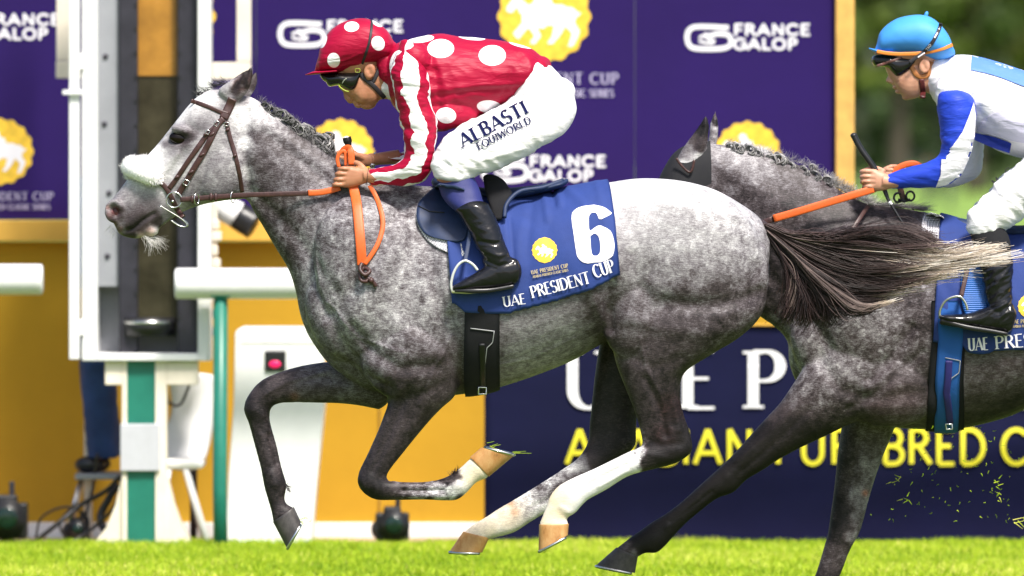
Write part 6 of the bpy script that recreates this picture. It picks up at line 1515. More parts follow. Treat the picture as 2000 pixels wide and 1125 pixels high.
px, py = cF(610, 605); mb = MB(); mb.tube([P(px+a*4.6, py+c*3.6, -.094) for a, c in ((-1, -.7), (-.7, -1), (.7, -1), (1, -.7), (1, .7), (.7, 1), (-.7, 1), (-1, .7))], .0012, 6, closed=True); mb.build("strap_buckle", simple("lime_buckle", (.4, .45, .05), .4), go)
b = MB(); b.loft(ts(cF, [(955, 600, 915, 900, .062, 0), (975, 590, 935, 915, .068, 0), (1010, 580, 965, 930, .07, 0)]), n=30, e=2.2); b.build("collar", M_breech, R1)
b = MB(); c = P(*c7h(668, 508), .088); b.tube([np.array(c) + [-.0015, -.001, .026], np.array(c) + [.0015, .001, -.002]], .001, 6)
b = MB(); b.tube([P(*c7h(690, 455), .09) + np.array([math.sin(a)*.003, math.cos(a)*.027, math.sin(a)*.030]) for a in np.linspace(0, 2*math.pi, 24, endpoint=False)], .0028, 8, closed=True); b.ell(P(*c7h(668, 512), .068), (.014, .008, .012)); b.build("wristwatch", M_steel, R1)
b = MB(); b.tube([P(*c7h(612, 648), -.154) + np.array([math.sin(a)*.004, math.cos(a)*.029, math.sin(a)*.034]) for a in np.linspace(0, 2*math.pi, 24, endpoint=False)], .0013, 6, closed=True); b.build("wristband", M_black, R1)
# whip
WH = thing("whip", "riding whip with a black rubber knob standing up from the first rider's fist", "whip", P(680, 300, -.03))
b = MB(); b.ptube([(678, 272, -.025), (682, 286, -.028), (688, 310, -.03), (696, 340, -.035)], .0085, 14); b.ptube([(677, 268, -.025), (679, 276, -.025), (682, 287, -.028)], [.018, .0185, .0095], 18, k=4); b.build("handle", M_black, WH)
b = MB(); b.ell(P(677, 269, -.030), (.012, .008, .007)); b.build("cap", M_white, WH)
b = MB(); b.ptube([(696, 340, -.035), (730, 395, .10), (760, 450, .24)], [.006, .003], 8); b.build("shaft", M_black, WH)
# stirrups
def stirrup(loopT, y, leather_pts, lab, root_at, mat_t=None):
    st = thing("stirrup", lab, "stirrup", root_at, group="stirrups of the leading rider")
    b = MB(); q = smooth_path([(*p, y) for p in loopT], 6); b.tube([P(a, b_, c) for a, b_, c in q], 1.0, 12, flat=(2.6*D/FPX, .006)); b.build("iron", simple("white_steel", (.72, .72, .70), .3, metal=.4), st)
    b = MB(); b.loft([(884, 566, 884, 573, .03, y+.02), (915, 566, 915, 574, .04, y+.02), (946, 566, 946, 572, .03, y+.02)], n=18, e=4); b.build("tread", simple("tread_brass", (.55, .55, .32), .35, metal=.5), st)
    b = MB(); q = smooth_path(leather_pts, 5); b.tube([P(*p) for p in q], 1.0, 12, flat=(4.2*D/FPX, .002)); b.build("stirrup_leather", M_saddle, st)
for s, lab in ((-1, "shiny pale steel stirrup iron round the first rider's near boot toe"), (1, "steel stirrup iron on the hidden far side of the leading grey")):
    stirrup([(884, 570), (881, 556), (885, 536), (893, 520), (903, 511), (912, 510), (924, 517), (933, 528)], s*.345, [(908, 512, s*.34), (914, 480, s*.315), (920, 440, s*.29), (925, 400, s*.25)], lab, P(915, 570, s*.33))
# ================================================================== SECOND HORSE
Y2 = 1.0
def sh(secs, dx, dy, dd): return [(a+dx, b_+dy, c+dx, d+dy, e, f+dd) for a, b_, c, d, e, f in secs]
def rotpt(x, y, th=-12, cx=470, cy=184, dx=931, dy=102):
    t = math.radians(th); a, b_ = x-cx, y-cy; return cx + dx + a*math.cos(t) - b_*math.sin(t), cy + dy + a*math.sin(t) + b_*math.cos(t)
def rsec(secs): return [(*rotpt(a, b_), *rotpt(c, d), e, f+Y2) for a, b_, c, d, e, f in secs]
H2 = thing("racehorse", "darker dapple grey racehorse in a black hood, following behind on the right", "horse", P(1800, gpy(Y2), Y2))
n2, f2 = Y2-.13, Y2+.13
b = MB()
HEAD = [(212, 399, 222, 436, .032, 0), (217, 391, 234, 457, .043, 0), (231, 374, 255, 465, .050, 0), (248, 352, 274, 462, .052, 0), (268, 328, 300, 446, .05, 0), (288, 304, 326, 430, .053, 0), (308, 281, 353, 416, .06, 0), (328, 256, 388, 402, .07, 0), (347, 232, 425, 394, .079, 0), (366, 208, 456, 390, .083, 0), (386, 188, 482, 386, .08, 0), (410, 176, 500, 360, .07, 0), (440, 174, 510, 320, .06, 0)]
b.loft(rsec(HEAD), n=36, sub=5, e=2.3)
b.loft([(1392, 280, 1380, 430, .060, Y2), (1424, 284, 1392, 480, .066, Y2), (1481, 294, 1412, 530, .08, Y2), (1522, 308, 1440, 575, .09, Y2), (1579, 330, 1480, 615, .10, Y2), (1628, 364, 1515, 640, .12, Y2), (1689, 396, 1538, 668, .15, Y2), (1751, 405, 1542, 712, .18, Y2), (1800, 413, 1566, 758, .21, Y2), (1828, 420, 1640, 802, .24, Y2), (1866, 430, 1740, 834, .27, Y2), (1905, 445, 1860, 838, .285, Y2), (1960, 455, 1925, 827, .29, Y2), (2010, 452, 1985, 808, .295, Y2), (2045, 440, 2034, 780, .30, Y2), (2105, 428, 2091, 745, .29, Y2), (2170, 418, 2140, 725, .275, Y2), (2245, 423, 2205, 720, .26, Y2), (2310, 440, 2265, 725, .24, Y2), (2365, 470, 2325, 720, .20, Y2), (2401, 498, 2377, 690, .15, Y2), (2415, 532, 2403, 645, .09, Y2)], n=44, sub=5)
for s in (-1, 1):
    b.pell(1610, 680, Y2+s*.08, 62, 95, .11, -24); b.pell(1700, 610, Y2+s*.15, 110, 180, .12, -24); b.pell(1740, 750, Y2+s*.15, 110, 85, .115, 0); b.pell(2245, 590, Y2+s*.12, 160, 155, .15, 10)
b.loft([(1620, 660, 1790, 800, .12, n2), (1572, 715, 1720, 815, .11, n2), (1550, 748, 1668, 826, .095, n2), (1524, 786, 1612, 852, .078, n2), (1500, 812, 1565, 874, .065, n2), (1474, 840, 1522, 897, .054, n2), (1446, 872, 1490, 918, .047, n2), (1420, 899, 1457, 938, .042, n2), (1394, 923, 1432, 962, .042, n2), (1364, 950, 1400, 974, .035, n2), (1333, 978, 1366, 1000, .028, n2), (1303, 1001, 1338, 1024, .028, n2), (1272, 1020, 1312, 1052, .031, n2), (1250, 1036, 1300, 1066, .034, n2), (1234, 1047, 1282, 1080, .032, n2), (1220, 1058, 1262, 1080, .030, n2), (1206, 1069, 1247, 1087, .035, n2)], n=26, sub=5)
b.loft([(1640, 760, 1760, 790, .11, f2), (1645, 800, 1752, 822, .10, f2), (1643, 835, 1742, 850, .088, f2), (1637, 875, 1726, 888, .070, f2), (1632, 927, 1710, 932, .053, f2), (1627, 970, 1697, 975, .045, f2), (1622, 1005, 1688, 1010, .043, f2), (1617, 1040, 1678, 1042, .043, f2), (1608, 1072, 1660, 1075, .036, f2), (1598, 1105, 1646, 1112, .030, f2), (1585, 1140, 1632, 1148, .029, f2), (1566, 1170, 1622, 1180, .033, f2), (1548, 1192, 1600, 1206, .031, f2), (1536, 1208, 1586, 1222, .036, f2)], n=26, sub=5)
NH = [(1206, 560, 1496, 560, .12, n_), (1193, 660, 1446, 658, .115, n_), (1203, 710, 1384, 696, .098, n_), (1236, 795, 1329, 775, .058, n_), (1253, 856, 1347, 842, .041, n_), (1228, 882, 1322, 904, .041, n_), (1159, 916, 1228, 930, .031, n_), (1092, 948, 1152, 974, .033, n_), (1067, 988, 1124, 1002, .032, n_), (1053, 1024, 1111, 1024, .035, n_)]
b.loft(sh(NH, 1020, 70, Y2), n=26, sub=5); b.loft(sh(NH, 985, 60, Y2+.26), n=26, sub=5)
b.loft([(1321, 311, 1346, 340, .020, Y2-.045), (1331, 292, 1364, 316, .022, Y2-.047), (1346, 271, 1381, 286, .021, Y2-.05), (1360, 252, 1385, 258, .016, Y2-.052), (1371, 235, 1385, 240, .010, Y2-.053), (1378, 223, 1381, 227, .004, Y2-.054)], n=16, sub=4)
b.loft([(1382, 278, 1398, 290, .018, Y2+.04), (1385, 262, 1402, 272, .02, Y2+.042), (1386, 245, 1404, 250, .016, Y2+.045), (1391, 228, 1402, 232, .010, Y2+.048), (1396, 216, 1399, 219, .004, Y2+.05)], n=16, sub=4)
h2 = b.remesh(.0072, 7, .5)
sculpt(h2, [([(1450, 470), (1520, 560), (1560, 640)], 16, -.009, 'b'), ([(1420, 330), (1520, 400), (1620, 450)], 24, .009, 'b'), ([(1760, 440), (1690, 530), (1630, 620), (1600, 680)], 16, -.008, 'b'), ([(1600, 700), (1640, 760), (1700, 780), (1790, 770)], 14, -.010, 'b'), ([(1780, 640), (1740, 700), (1700, 740)], 12, -.012, 'b'), ([(1800, 690), (1720, 760), (1660, 800)], 10, -.008, 'b'),
            ([(1560, 790), (1500, 850), (1440, 900)], 7, .004, 'b'), ([(1580, 800), (1520, 860), (1450, 920)], 6, -.004, 'b'), ([(1470, 880), (1420, 930)], 9, .003, 'b'), ([(1390, 960), (1310, 1020)], 4, -.004, 'b'), ([(1365, 975), (1300, 1030)], 4, .003, 'b'), ([(1370, 250), (1350, 300)], 7, -.007, 'b'), ([(1680, 860), (1660, 950)], 8, -.004, 'f')], ymid=Y2)
r2 = inv(h2.v[0])
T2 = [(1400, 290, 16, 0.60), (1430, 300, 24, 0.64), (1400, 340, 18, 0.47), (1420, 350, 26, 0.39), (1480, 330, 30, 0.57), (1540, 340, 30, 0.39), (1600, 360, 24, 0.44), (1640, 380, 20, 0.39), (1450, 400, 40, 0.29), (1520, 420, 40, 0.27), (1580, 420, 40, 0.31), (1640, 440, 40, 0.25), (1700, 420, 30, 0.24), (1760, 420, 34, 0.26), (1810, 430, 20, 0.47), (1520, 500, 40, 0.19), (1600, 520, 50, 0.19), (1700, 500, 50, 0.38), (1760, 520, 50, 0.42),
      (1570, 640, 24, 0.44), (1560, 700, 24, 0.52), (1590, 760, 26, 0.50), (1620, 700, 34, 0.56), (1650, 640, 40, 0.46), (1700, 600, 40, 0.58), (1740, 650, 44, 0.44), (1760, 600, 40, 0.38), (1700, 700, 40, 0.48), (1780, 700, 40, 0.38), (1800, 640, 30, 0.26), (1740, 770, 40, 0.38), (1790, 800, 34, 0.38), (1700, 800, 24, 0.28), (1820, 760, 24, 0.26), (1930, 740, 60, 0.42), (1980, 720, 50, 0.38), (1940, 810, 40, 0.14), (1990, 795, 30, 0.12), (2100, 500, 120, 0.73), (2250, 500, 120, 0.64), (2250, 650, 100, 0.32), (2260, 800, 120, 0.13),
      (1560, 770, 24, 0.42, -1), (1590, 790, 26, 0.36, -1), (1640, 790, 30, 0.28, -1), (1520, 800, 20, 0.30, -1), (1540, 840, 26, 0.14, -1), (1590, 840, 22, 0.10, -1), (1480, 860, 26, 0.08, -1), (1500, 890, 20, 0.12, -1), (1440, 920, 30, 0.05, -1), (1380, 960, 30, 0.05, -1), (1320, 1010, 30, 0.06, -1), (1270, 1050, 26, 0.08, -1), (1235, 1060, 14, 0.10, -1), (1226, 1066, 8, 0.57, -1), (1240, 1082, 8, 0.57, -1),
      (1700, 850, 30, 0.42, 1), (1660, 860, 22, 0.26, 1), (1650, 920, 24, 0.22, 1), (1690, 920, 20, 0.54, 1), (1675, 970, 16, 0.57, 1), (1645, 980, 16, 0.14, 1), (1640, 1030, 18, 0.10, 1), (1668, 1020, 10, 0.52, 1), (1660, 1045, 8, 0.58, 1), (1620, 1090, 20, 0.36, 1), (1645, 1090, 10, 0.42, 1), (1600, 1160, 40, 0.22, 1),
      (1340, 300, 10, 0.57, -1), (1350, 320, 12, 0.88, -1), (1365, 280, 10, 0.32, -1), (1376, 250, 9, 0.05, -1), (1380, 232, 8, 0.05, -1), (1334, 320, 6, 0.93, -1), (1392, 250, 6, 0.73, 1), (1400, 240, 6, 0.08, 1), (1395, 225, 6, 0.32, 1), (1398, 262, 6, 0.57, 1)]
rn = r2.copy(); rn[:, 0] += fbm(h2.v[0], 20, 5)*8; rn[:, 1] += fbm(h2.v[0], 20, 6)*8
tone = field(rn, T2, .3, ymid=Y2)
dap = field(r2, [(1450, 350, 80, .42), (1600, 450, 100, .40), (1640, 680, 80, .5), (1740, 650, 80, .5), (1750, 790, 60, .25), (1940, 740, 80, .25), (1500, 870, 60, .14), (1350, 990, 80, .04), (1690, 900, 50, .35, 1), (1640, 1050, 60, .3, 1), (2200, 500, 200, .3), (1370, 290, 40, .2)], .3, ymid=Y2)
tint = np.ones((len(r2), 3))
for pts, col, sd in (([(1760, 790, 40), (1720, 800, 24)], (1.05, .94, .93), 0), ([(1690, 963, 6)], (1.2, .6, .45), 0)): tint = tintmix(r2, pts, col, sd)(tint)
M_coat2 = coat_mat("dark_grey_coat", 0, 4, 1.0)
BV2 = h2.bvh(); h2.build("body", M_coat2, H2, attrs={'tone': tone, 'dap': dap, 'tint': tint})
hoof(H2, ((1204, 1069), (1246, 1087)), ((1164, 1104), (1240, 1119)), n2, .037, M_hoof_d)
hoof(H2, ((1536, 1210), (1586, 1224)), ((1508, 1247), (1580, 1251)), f2, .037, M_hoof_d)
for dx, dy, yc in ((1020, 70, n2), (985, 60, f2)): hoof(H2, ((1053+dx, 1024+dy), (1111+dx, 1023+dy)), ((1052+dx, 1076+dy), (1109+dx, 1045+dy)), yc, .036, M_hoof_d)
for i, (x, y, r, t, a) in enumerate(((1428, 286, 10, .55, .3), (1442, 289, 13, .6, .4), (1466, 292, 13, .6, .5), (1480, 300, 11, .55, .6), (1508, 312, 14, .6, .7), (1524, 312, 15, .65, .6), (1545, 325, 12, .5, .6), (1570, 335, 13, .5, .8), (1588, 326, 8, .6, .3), (1592, 343, 13, .5, .8), (1618, 352, 11, .5, .7))):
    knob(H2, x, y, Y2-.016, r*1.15, t, 160+i, ang=a)
wisps(H2, "mane_wisps", [(1420, 280, Y2), (1500, 298, Y2), (1580, 325, Y2), (1640, 362, Y2), (1700, 398, Y2)], 700, 18, -58, 40, .62, 25, r=.0006, curl=.9)
wisps(H2, "mane_wisps", [(1610, 352, Y2), (1660, 380, Y2), (1705, 400, Y2)], 700, 24, -20, 40, .78, 27, r=.0009, curl=.6)
wisps(H2, "mane_wisps", [(1705, 400, Y2), (1760, 404, Y2), (1800, 410, Y2)], 500, 30, -10, 14, .5, 26, r=.0009, curl=.3)
for s in (-1, 1):
    px, py = rotpt(347, 270); mb = MB(); y = ray_y(BV2, px, py); y = .93 if y is None else y; c = P(px, py, y); mb.ell((c[0], Y2 + s*(Y2-y), c[2]), (.027, .015, .02)); mb.build("eye", M_eye, H2)
g = np.random.default_rng(9); V, F, T = [], [], []
for i in range(900):
    u = g.uniform(0, 1); s = np.linspace(0, 1, 12); px = 2412 + 520*s; py = 500 + 30*np.sin(s*3) + (u-.3)*260*s**.8*(1-.5*s) + g.normal(0, 8, 1)*s; yy = Y2 + g.normal(0, .04)*s
    strand(V, F, T, [P(a, c, d) for a, c, d in zip(px, py, yy)], .0022, .0009, np.clip(.1 + .5*s + g.normal(0, .05), 0, 1))
hair_obj("tail", V, F, T, H2)

# hood, bridle and reins
HO = thing("hood", "black stretch hood over the second grey's head with holes for the ears", "hood", P(1340, 420, Y2))
b = MB(); q = shrink([(a, c, d, e, f*1.0, g_) for a, c, d, e, f, g_ in rsec([(347, 232, 425, 394, .079, 0), (366, 208, 456, 390, .083, 0), (386, 188, 482, 386, .08, 0), (408, 178, 486, 372, .074, 0), (430, 180, 478, 366, .07, 0)])], 1.02)
q = [(a, b1, c, d, e+.006, f) for (a, b1, c, d, e, f) in [(x[0], x[1]-1, x[2], x[3], x[4], Y2) for x in q]]
b.loft([(a_, b_, c_, d_, e_, Y2) for a_, b_, c_, d_, e_ in ((1274, 378, 1335, 510, .080), (1285, 352, 1350, 500, .088), (1299, 324, 1362, 490, .093), (1315, 300, 1370, 478, .090), (1336, 285, 1378, 465, .082), (1362, 277, 1386, 452, .076), (1387, 275, 1391, 440, .071))], n=40, sub=6, e=2.2, capk=.05); M_hood = simple("black_lycra", (.006, .006, .009), .8, var=.2, nscale=40, bscale=400, bstr=.2, bdist=.001); b.build("hood_cloth", M_hood, HO)
BVHO = b.bvh()
b = MB(); b.tube([P(a, c, Y2-.092) for a, c in smooth_path([(1321, 309), (1330, 322), (1345, 336), (1352, 330), (1356, 312)], 5)], 1.0, 10, flat=(2.4*D/FPX, .003)); b.build("ear_edging", M_leather, HO)
RE2 = thing("reins", "bright orange rubber reins running up to the second rider's fists", "reins", P(1600, 400, Y2-.1))
def ryo2(px, py, y, off=.012):
    q = ray_y(BV2, px, py); return min(y, (q - off) if q is not None else y)
def strap2(name, pts, w, t, mat, parent, fixed=False):
    q = smooth_path(pts, 8); ys = [y if fixed else ryo2(a, b_, y) for a, b_, y in q]; ys = np.convolve(np.pad(ys, 3, mode='edge'), np.ones(7)/7, 'valid')
    mb = MB(); mb.tube([P(a, b_, y) for (a, b_, _), y in zip(q, ys)], 1.0, 14, flat=(w*D/FPX, t)); return mb.build(name, mat, parent)
strap2("leather_rein", [(1270, 520, .92), (1380, 478, .9), (1440, 455, .86), (1512, 427, .84)], 6, .003, M_leather, RE2)
strap2("rubber_grip", [(1511, 427, .835), (1560, 413, .83), (1620, 395, .83), (1670, 380, .83), (1706, 369, .84)], 7.6, .0045, M_orange, RE2)
strap2("rubber_grip", [(1560, 430, 1.14), (1640, 400, 1.1), (1700, 373, 1.02), (1716, 365, .98)], 6.5, .0045, M_orange, RE2, True)
strap2("rubber_loop", [(1742, 345, .98), (1752, 330, .98), (1770, 321, .98), (1788, 320, .98), (1800, 330, .98), (1790, 350, .98)], 6.0, .004, M_orange, RE2, True)
strap2("rein_tail", [(1757, 355, .93), (1759, 370, .93), (1763, 384, .93), (1766, 392, .93)], 6.0, .004, M_leather, RE2, True)
for cx, cy in ((1754, 386), (1778, 383)): b = MB(); b.tube([P(cx+8*math.cos(a), cy+9*math.sin(a), .925+.01*math.cos(a)) for a in np.linspace(0, 2*math.pi, 20, endpoint=False)], 1.0, 8, closed=True, flat=(2.2*D/FPX, .006)); b.build("rubber_ring", M_black, RE2)
b = MB(); b.tube([P(1754, 390, .925), P(1766, 393, .925), P(1778, 390, .925)], .006, 8); b.build("link", M_black, RE2)
BP = thing("breast_strap", "narrow brown leather strap across the second grey's withers", "strap", P(1680, 430, Y2-.15))
strap2("strap", [(1695, 403, .9), (1680, 425, .84), (1664, 450, .80), (1650, 470, .78), (1600, 560, .75)], 4.2, .003, M_leather, BP)

# cloth, girth, pad, saddle
SC2 = thing("number_cloth", "darker blue saddle cloth with white lettering, cut by the right edge of the view", "saddle cloth", P(1960, 680, Y2))
class Shifted:
    """lets the wrap helpers, which work round y = 0, look at a body whose middle is at Y2"""
    def __init__(s, bv): s.bv = bv
    def ray_cast(s, o, d):
        h = s.bv.ray_cast(o + Vector((0, Y2, 0)), d)
        return h if h[0] is None else (h[0] - Vector((0, Y2, 0)), h[1], h[2], h[3])
def P0(px, y=0): return px
def x_at(px): return P(px, 0, Y2-.27)[0]
def to0(px): return 1000 + x_at(px)*FPX/(D-.27)       # column that gives the same world x in the helpers' plane
def row0(py): return HZ - (P(0, py, Y2-.27)[2]-CAMH)*FPX/(D-.27)
zc2 = P(0, 560, Y2)[2]
BV2s = Shifted(BV2)
M_blue2 = cloth_mat("deep_blue_cloth", (.012, .035, .18))
pxs = np.arange(to0(1800), to0(2300), 8.0); R = 46; C = 80
bot = lambda x: np.interp(x, [to0(1800), to0(1823), to0(1880), to0(1889), to0(2000), to0(2130), to0(2300)], [row0(v) for v in (660, 668, 670, 687, 681, 640, 600)])
tab = np.array([wrap(BV2s, px, zc2, bot(px), R, .012, -.27) for px in pxs]); G = np.zeros((R, C, 3))
for jx in range(R):
    t = jx/(R-1)
    for i in range(C):
        u = i/(C-1); px = to0(1842 + 322*u)*(1-t) + to0(1823 + 360*u)*t; G[jx, i] = table_sample(tab, pxs, px, jx)
v = G.reshape(-1, 3); dd = np.array([noise.noise(Vector((p[0]*7, 3, p[2]*5)))*.009 + noise.noise(Vector((p[0]*20+p[2]*9, 7, p[2]*4)))*.005 for p in v])*np.clip(np.repeat(np.linspace(0, 1, R), C)*1.5, 0, 1)
c_ = v.copy(); c_[:, 1] = 0; c_[:, 2] = zc2; nn = v - c_; nn[:, 0] = 0; nn /= np.linalg.norm(nn, axis=1)[:, None]; G = (v + nn*np.maximum(dd, -.006)[:, None]).reshape(R, C, 3)
far = G.copy(); far[:, :, 1] *= -1; full = np.concatenate([far[::-1], G[1:]], 0); full[:, :, 1] += Y2
mbc2 = MB(); grid_sheet(mbc2, full, -.004); mbc2.build("cloth", M_blue2, SC2); BVC2 = mbc2.bvh()
mb = MB()
W = text_strokes("UAE", .17, .06, True, .12)[1]; put_text(mb, "UAE", surf_place(BVC2, 1892, 685, 24, -3, .002, default=.7), .17, .06, True, .12, sx=38/24/W)
W = text_strokes("PRESIDENT CUP", .17, .06, True, .12)[1]; mb.build("white_word", M_print_w, SC2, smooth=False); mb = MB(); put_text(mb, "PRESIDENT CUP", surf_place(BVC2, 1945, 682, 25, -5, .002, default=.7), .17, .06, True, .12, sx=240/25/W)
mb.build("white_word", M_print_w, SC2, smooth=False); mb = MB(); mb.cur = 1; surf_poly(mb, BVC2, rosette(2013, 598, 24.5, 16, .04), off=.002, step=3, default=.7)
mb.cur = 0; surf_poly(mb, BVC2, [(2013 + (u-.5)*38, 598 + (v_-.42)*30) for u, v_ in EMB], off=.003, step=2, default=.7)
mb.cur = 2
for t, y, h_ in (("UAE PRESIDENT CUP", 632, 7.5), ("ARABIAN PUREBRED CLASSIC SERIES", 640, 4.8)):
    W = text_strokes(t, .2, .1, True, .2)[1]; put_text(mb, t, surf_place(BVC2, 1976, y, h_, -2, .002, default=.7), .2, .1, True, .2, sx=74/h_/W)
mb.build_by_material(["white_emblem", "gold_rosette", "small_lettering"], [M_print_w, M_gold, M_goldline], SC2, smooth=False)
GI2 = thing("girth", "bright blue elastic girth edged in black on the second grey", "girth", P(1850, 830, Y2))
def girth2(name, xa, xb, off, mat, th=.006, parent=GI2):
    G = []
    for a in np.radians(np.linspace(-12, -90, 40)):
        row = []
        for u in np.linspace(0, 1, 9):
            py = 700
            for _ in range(3):
                px = xa(py)*(1-u) + xb(py)*u; x = P(px, 0, Y2-.28*math.cos(a))[0]; d = Vector((0, -math.cos(a), math.sin(a))); h = BV2.ray_cast(Vector((x, Y2, zc2)), d)
                if h[0] is None: break
                py = inv(np.array([h[0]]))[0, 1]
            row.append(np.array(h[0] + h[1]*(off + th*(1-abs(2*u-1)**4)*.5)) if h[0] is not None else row[-1])
        G.append(row)
    G = np.array(G); fr = G[::-1].copy(); fr[:, :, 1] = 2*Y2 - fr[:, :, 1]; mb = MB(); grid_sheet(mb, np.concatenate([G, fr[1:]], 0), th); return mb, mb.build(name, mat, parent)
L_ = lambda a, b_: (lambda py: np.interp(py, [660, 740, 835], [a, (a+b_)/2-3, b_]))
girth2("black_edge", L_(1820, 1808), L_(1884, 1882), .008, M_blackcloth)
mbg2, _ = girth2("band", L_(1832, 1824), L_(1880, 1870), .015, cloth_mat("azure_elastic", (.01, .09, .36), var=.1))
BVG2 = mbg2.bvh(); c5 = crop(1700, 480, 2.96)
mb = MB(); surf_strap(mb, BVG2, [c5(455, 665), c5(450, 760), c5(440, 850), c5(452, 940), c5(460, 1030)], 7, .003, default=.75); mb.build("billet_strap", simple("violet_webbing", (.02, .015, .14), .6), GI2)
mb = MB(); surf_strap(mb, BVG2, [c5(398, 640), c5(520, 665)], .8, .001, default=.75); mb.build("piping", MATS['silver_piping'], GI2); mb = MB(); surf_strap(mb, BVG2, [c5(520, 665), c5(512, 735), c5(470, 765), c5(458, 800), c5(456, 940), c5(466, 1030)], .8, .001, default=.75); mb.build("piping", MATS["silver_piping"], GI2)
mb = MB(); mb.tube([P(a, c, (ray_y(BVG2, a, min(c, 815)) or .87) - .012) for a, c in (c5(435, 1030), c5(472, 1032), c5(474, 1060), c5(440, 1062))], .004, 8, closed=True); mb.build("buckle", M_steel, GI2)
SP2 = thing("saddle_pad", "white and grey checked mesh pad at the second grey's withers", "pad", P(1820, 450, Y2))
mb = MB(); surf_poly(mb, BV2, smp([(1806, 416), (1800, 440), (1806, 470), (1830, 486), (1850, 470), (1848, 430), (1826, 416)]), off=.008, step=4, cols=12, default=.85); o = mb.build("pad", M_pad, SP2); s_ = o.modifiers.new("s", 'SOLIDIFY'); s_.thickness = .004
SA2 = thing("racing_saddle", "small saddle with an azure blue flap under the rider in blue and white", "saddle", P(1910, 560, Y2))
mb = MB(); mb.loft([(1868, 424, 1870, 448, .07, Y2), (1930, 436, 1930, 462, .085, Y2), (2000, 440, 2002, 464, .11, Y2), (2070, 432, 2074, 448, .13, Y2), (2110, 424, 2112, 434, .10, Y2)], n=30, e=2.4); mb.build("seat", M_saddle, SA2)
mb = MB(); surf_poly(mb, BVC2, smp([(1882, 500), (1876, 560), (1884, 610), (1905, 622), (1925, 612), (1932, 560), (1928, 500)]), off=.008, step=4, cols=12, default=.7); o = mb.build("flap", simple("azure_leather", (.01, .10, .38), .4), SA2); s_ = o.modifiers.new("s", 'SOLIDIFY'); s_.thickness = .006

# ------------------------------------------------------------------ rider in blue and white
s6 = crop(1600, 0, 2.8125); c6b = crop(1400, 360, 2.8133)
def ty(secs, dy=Y2): return [(a, b_, c, d, e, f+dy) for a, b_, c, d, e, f in secs]
R2 = thing("person", "rider in blue and white silks with a pale blue helmet, leaning over the second grey", "person", P(1990, 560, Y2))
torso2 = ty(ts(s6, [(705, 325, 610, 500, .075, 0), (745, 312, 655, 570, .13, 0), (840, 305, 760, 670, .18, 0), (960, 335, 862, 752, .19, 0), (1060, 366, 1000, 832, .185, 0), (1160, 402, 1110, 866, .18, 0), (1300, 462, 1230, 880, .175, 0), (1430, 545, 1340, 880, .17, 0)]))
arm2 = ty(ts(s6, [(700, 480, 795, 486, .06, -.145), (655, 520, 842, 530, .08, -.175), (646, 590, 860, 590, .082, -.185), (656, 670, 862, 660, .078, -.19), (664, 750, 850, 760, .07, -.195), (668, 815, 835, 840, .064, -.195), (655, 848, 780, 965, .058, -.19), (610, 878, 680, 1030, .052, -.18), (540, 905, 570, 1036, .046, -.17), (460, 932, 480, 1038, .040, -.16), (384, 957, 394, 1040, .036, -.15)]))
farm2 = ty(ts(s6, [(730, 480, 850, 500, .07, .15), (780, 600, 870, 620, .07, .18), (805, 700, 900, 740, .064, .19), (800, 800, 905, 860, .06, .185), (770, 860, 870, 975, .054, .17), (700, 900, 730, 1030, .046, .15), (600, 930, 615, 1015, .038, .12)]))
pelvis2 = ty([(2060, 190, 2010, 290, .15, 0), (2110, 190, 2040, 330, .175, 0), (2160, 215, 2070, 350, .18, 0), (2195, 260, 2100, 360, .17, 0), (2200, 300, 2140, 370, .12, 0)])
thigh2 = lambda s: ty([(2190, 230, 2090, 250, .10, s*.1), (2196, 285, 2060, 275, .115, s*.12), (2160, 330, 2030, 290, .115, s*.15), (2100, 365, 2000, 313, .108, s*.18), (2050, 392, 1956, 348, .095, s*.21), (2010, 415, 1930, 378, .083, s*.225), (1982, 436, 1908, 398, .073, s*.24), (1962, 452, 1893, 414, .066, s*.25), (1952, 462, 1890, 428, .06, s*.252)])
calf2 = lambda s: ty([(1893, 430, 1962, 446, .055, s*.252), (1894, 455, 1970, 462, .055, s*.265), (1902, 480, 1974, 480, .054, s*.28), (1910, 510, 1975, 508, .052, s*.295), (1916, 530, 1975, 528, .049, s*.304), (1922, 556, 1974, 556, .044, s*.312), (1926, 580, 1974, 582, .040, s*.318), (1930, 600, 1972, 606, .038, s*.322)])
foot2 = lambda s: ty([(1972, 590, 1966, 648, .034, s*.322), (1950, 590, 1945, 645, .038, s*.322), (1925, 602, 1920, 642, .040, s*.325), (1890, 612, 1885, 637, .043, s*.328), (1855, 614, 1852, 630, .042, s*.332), (1838, 615, 1837, 624, .030, s*.334)])
b = MB(); b.loft(shrink(torso2, .9), n=30); b.loft(shrink(pelvis2, .92), n=24); b.loft(shrink(arm2, .8), n=20); b.loft(shrink(farm2, .8), n=20)
for s in (-1, 1): b.loft(shrink(thigh2(s), .9), n=22); b.loft(shrink(calf2(s), .82), n=20); b.loft(shrink(foot2(s), .8), n=18)
b.loft(ty(ts(s6, [(550, 330, 570, 500, .055, 0), (620, 320, 615, 520, .058, 0), (680, 320, 650, 545, .066, 0), (750, 330, 700, 580, .085, 0)])), n=24)
b.pell(*s6(520, 250), Y2, 56, 54, .078, 0)
b.loft(ty(ts(s6, [(395, 320, 400, 440, .045, 0), (425, 310, 440, 510, .056, 0), (480, 310, 490, 545, .062, 0), (540, 310, 545, 535, .062, 0), (590, 330, 590, 500, .056, 0)])), n=26, e=2.3)
b.loft(ty(ts(s6, [(386, 395, 420, 400, .011, 0), (374, 425, 420, 430, .014, 0), (366, 446, 425, 452, .019, 0), (388, 458, 425, 460, .016, 0)])), n=16, sub=4)
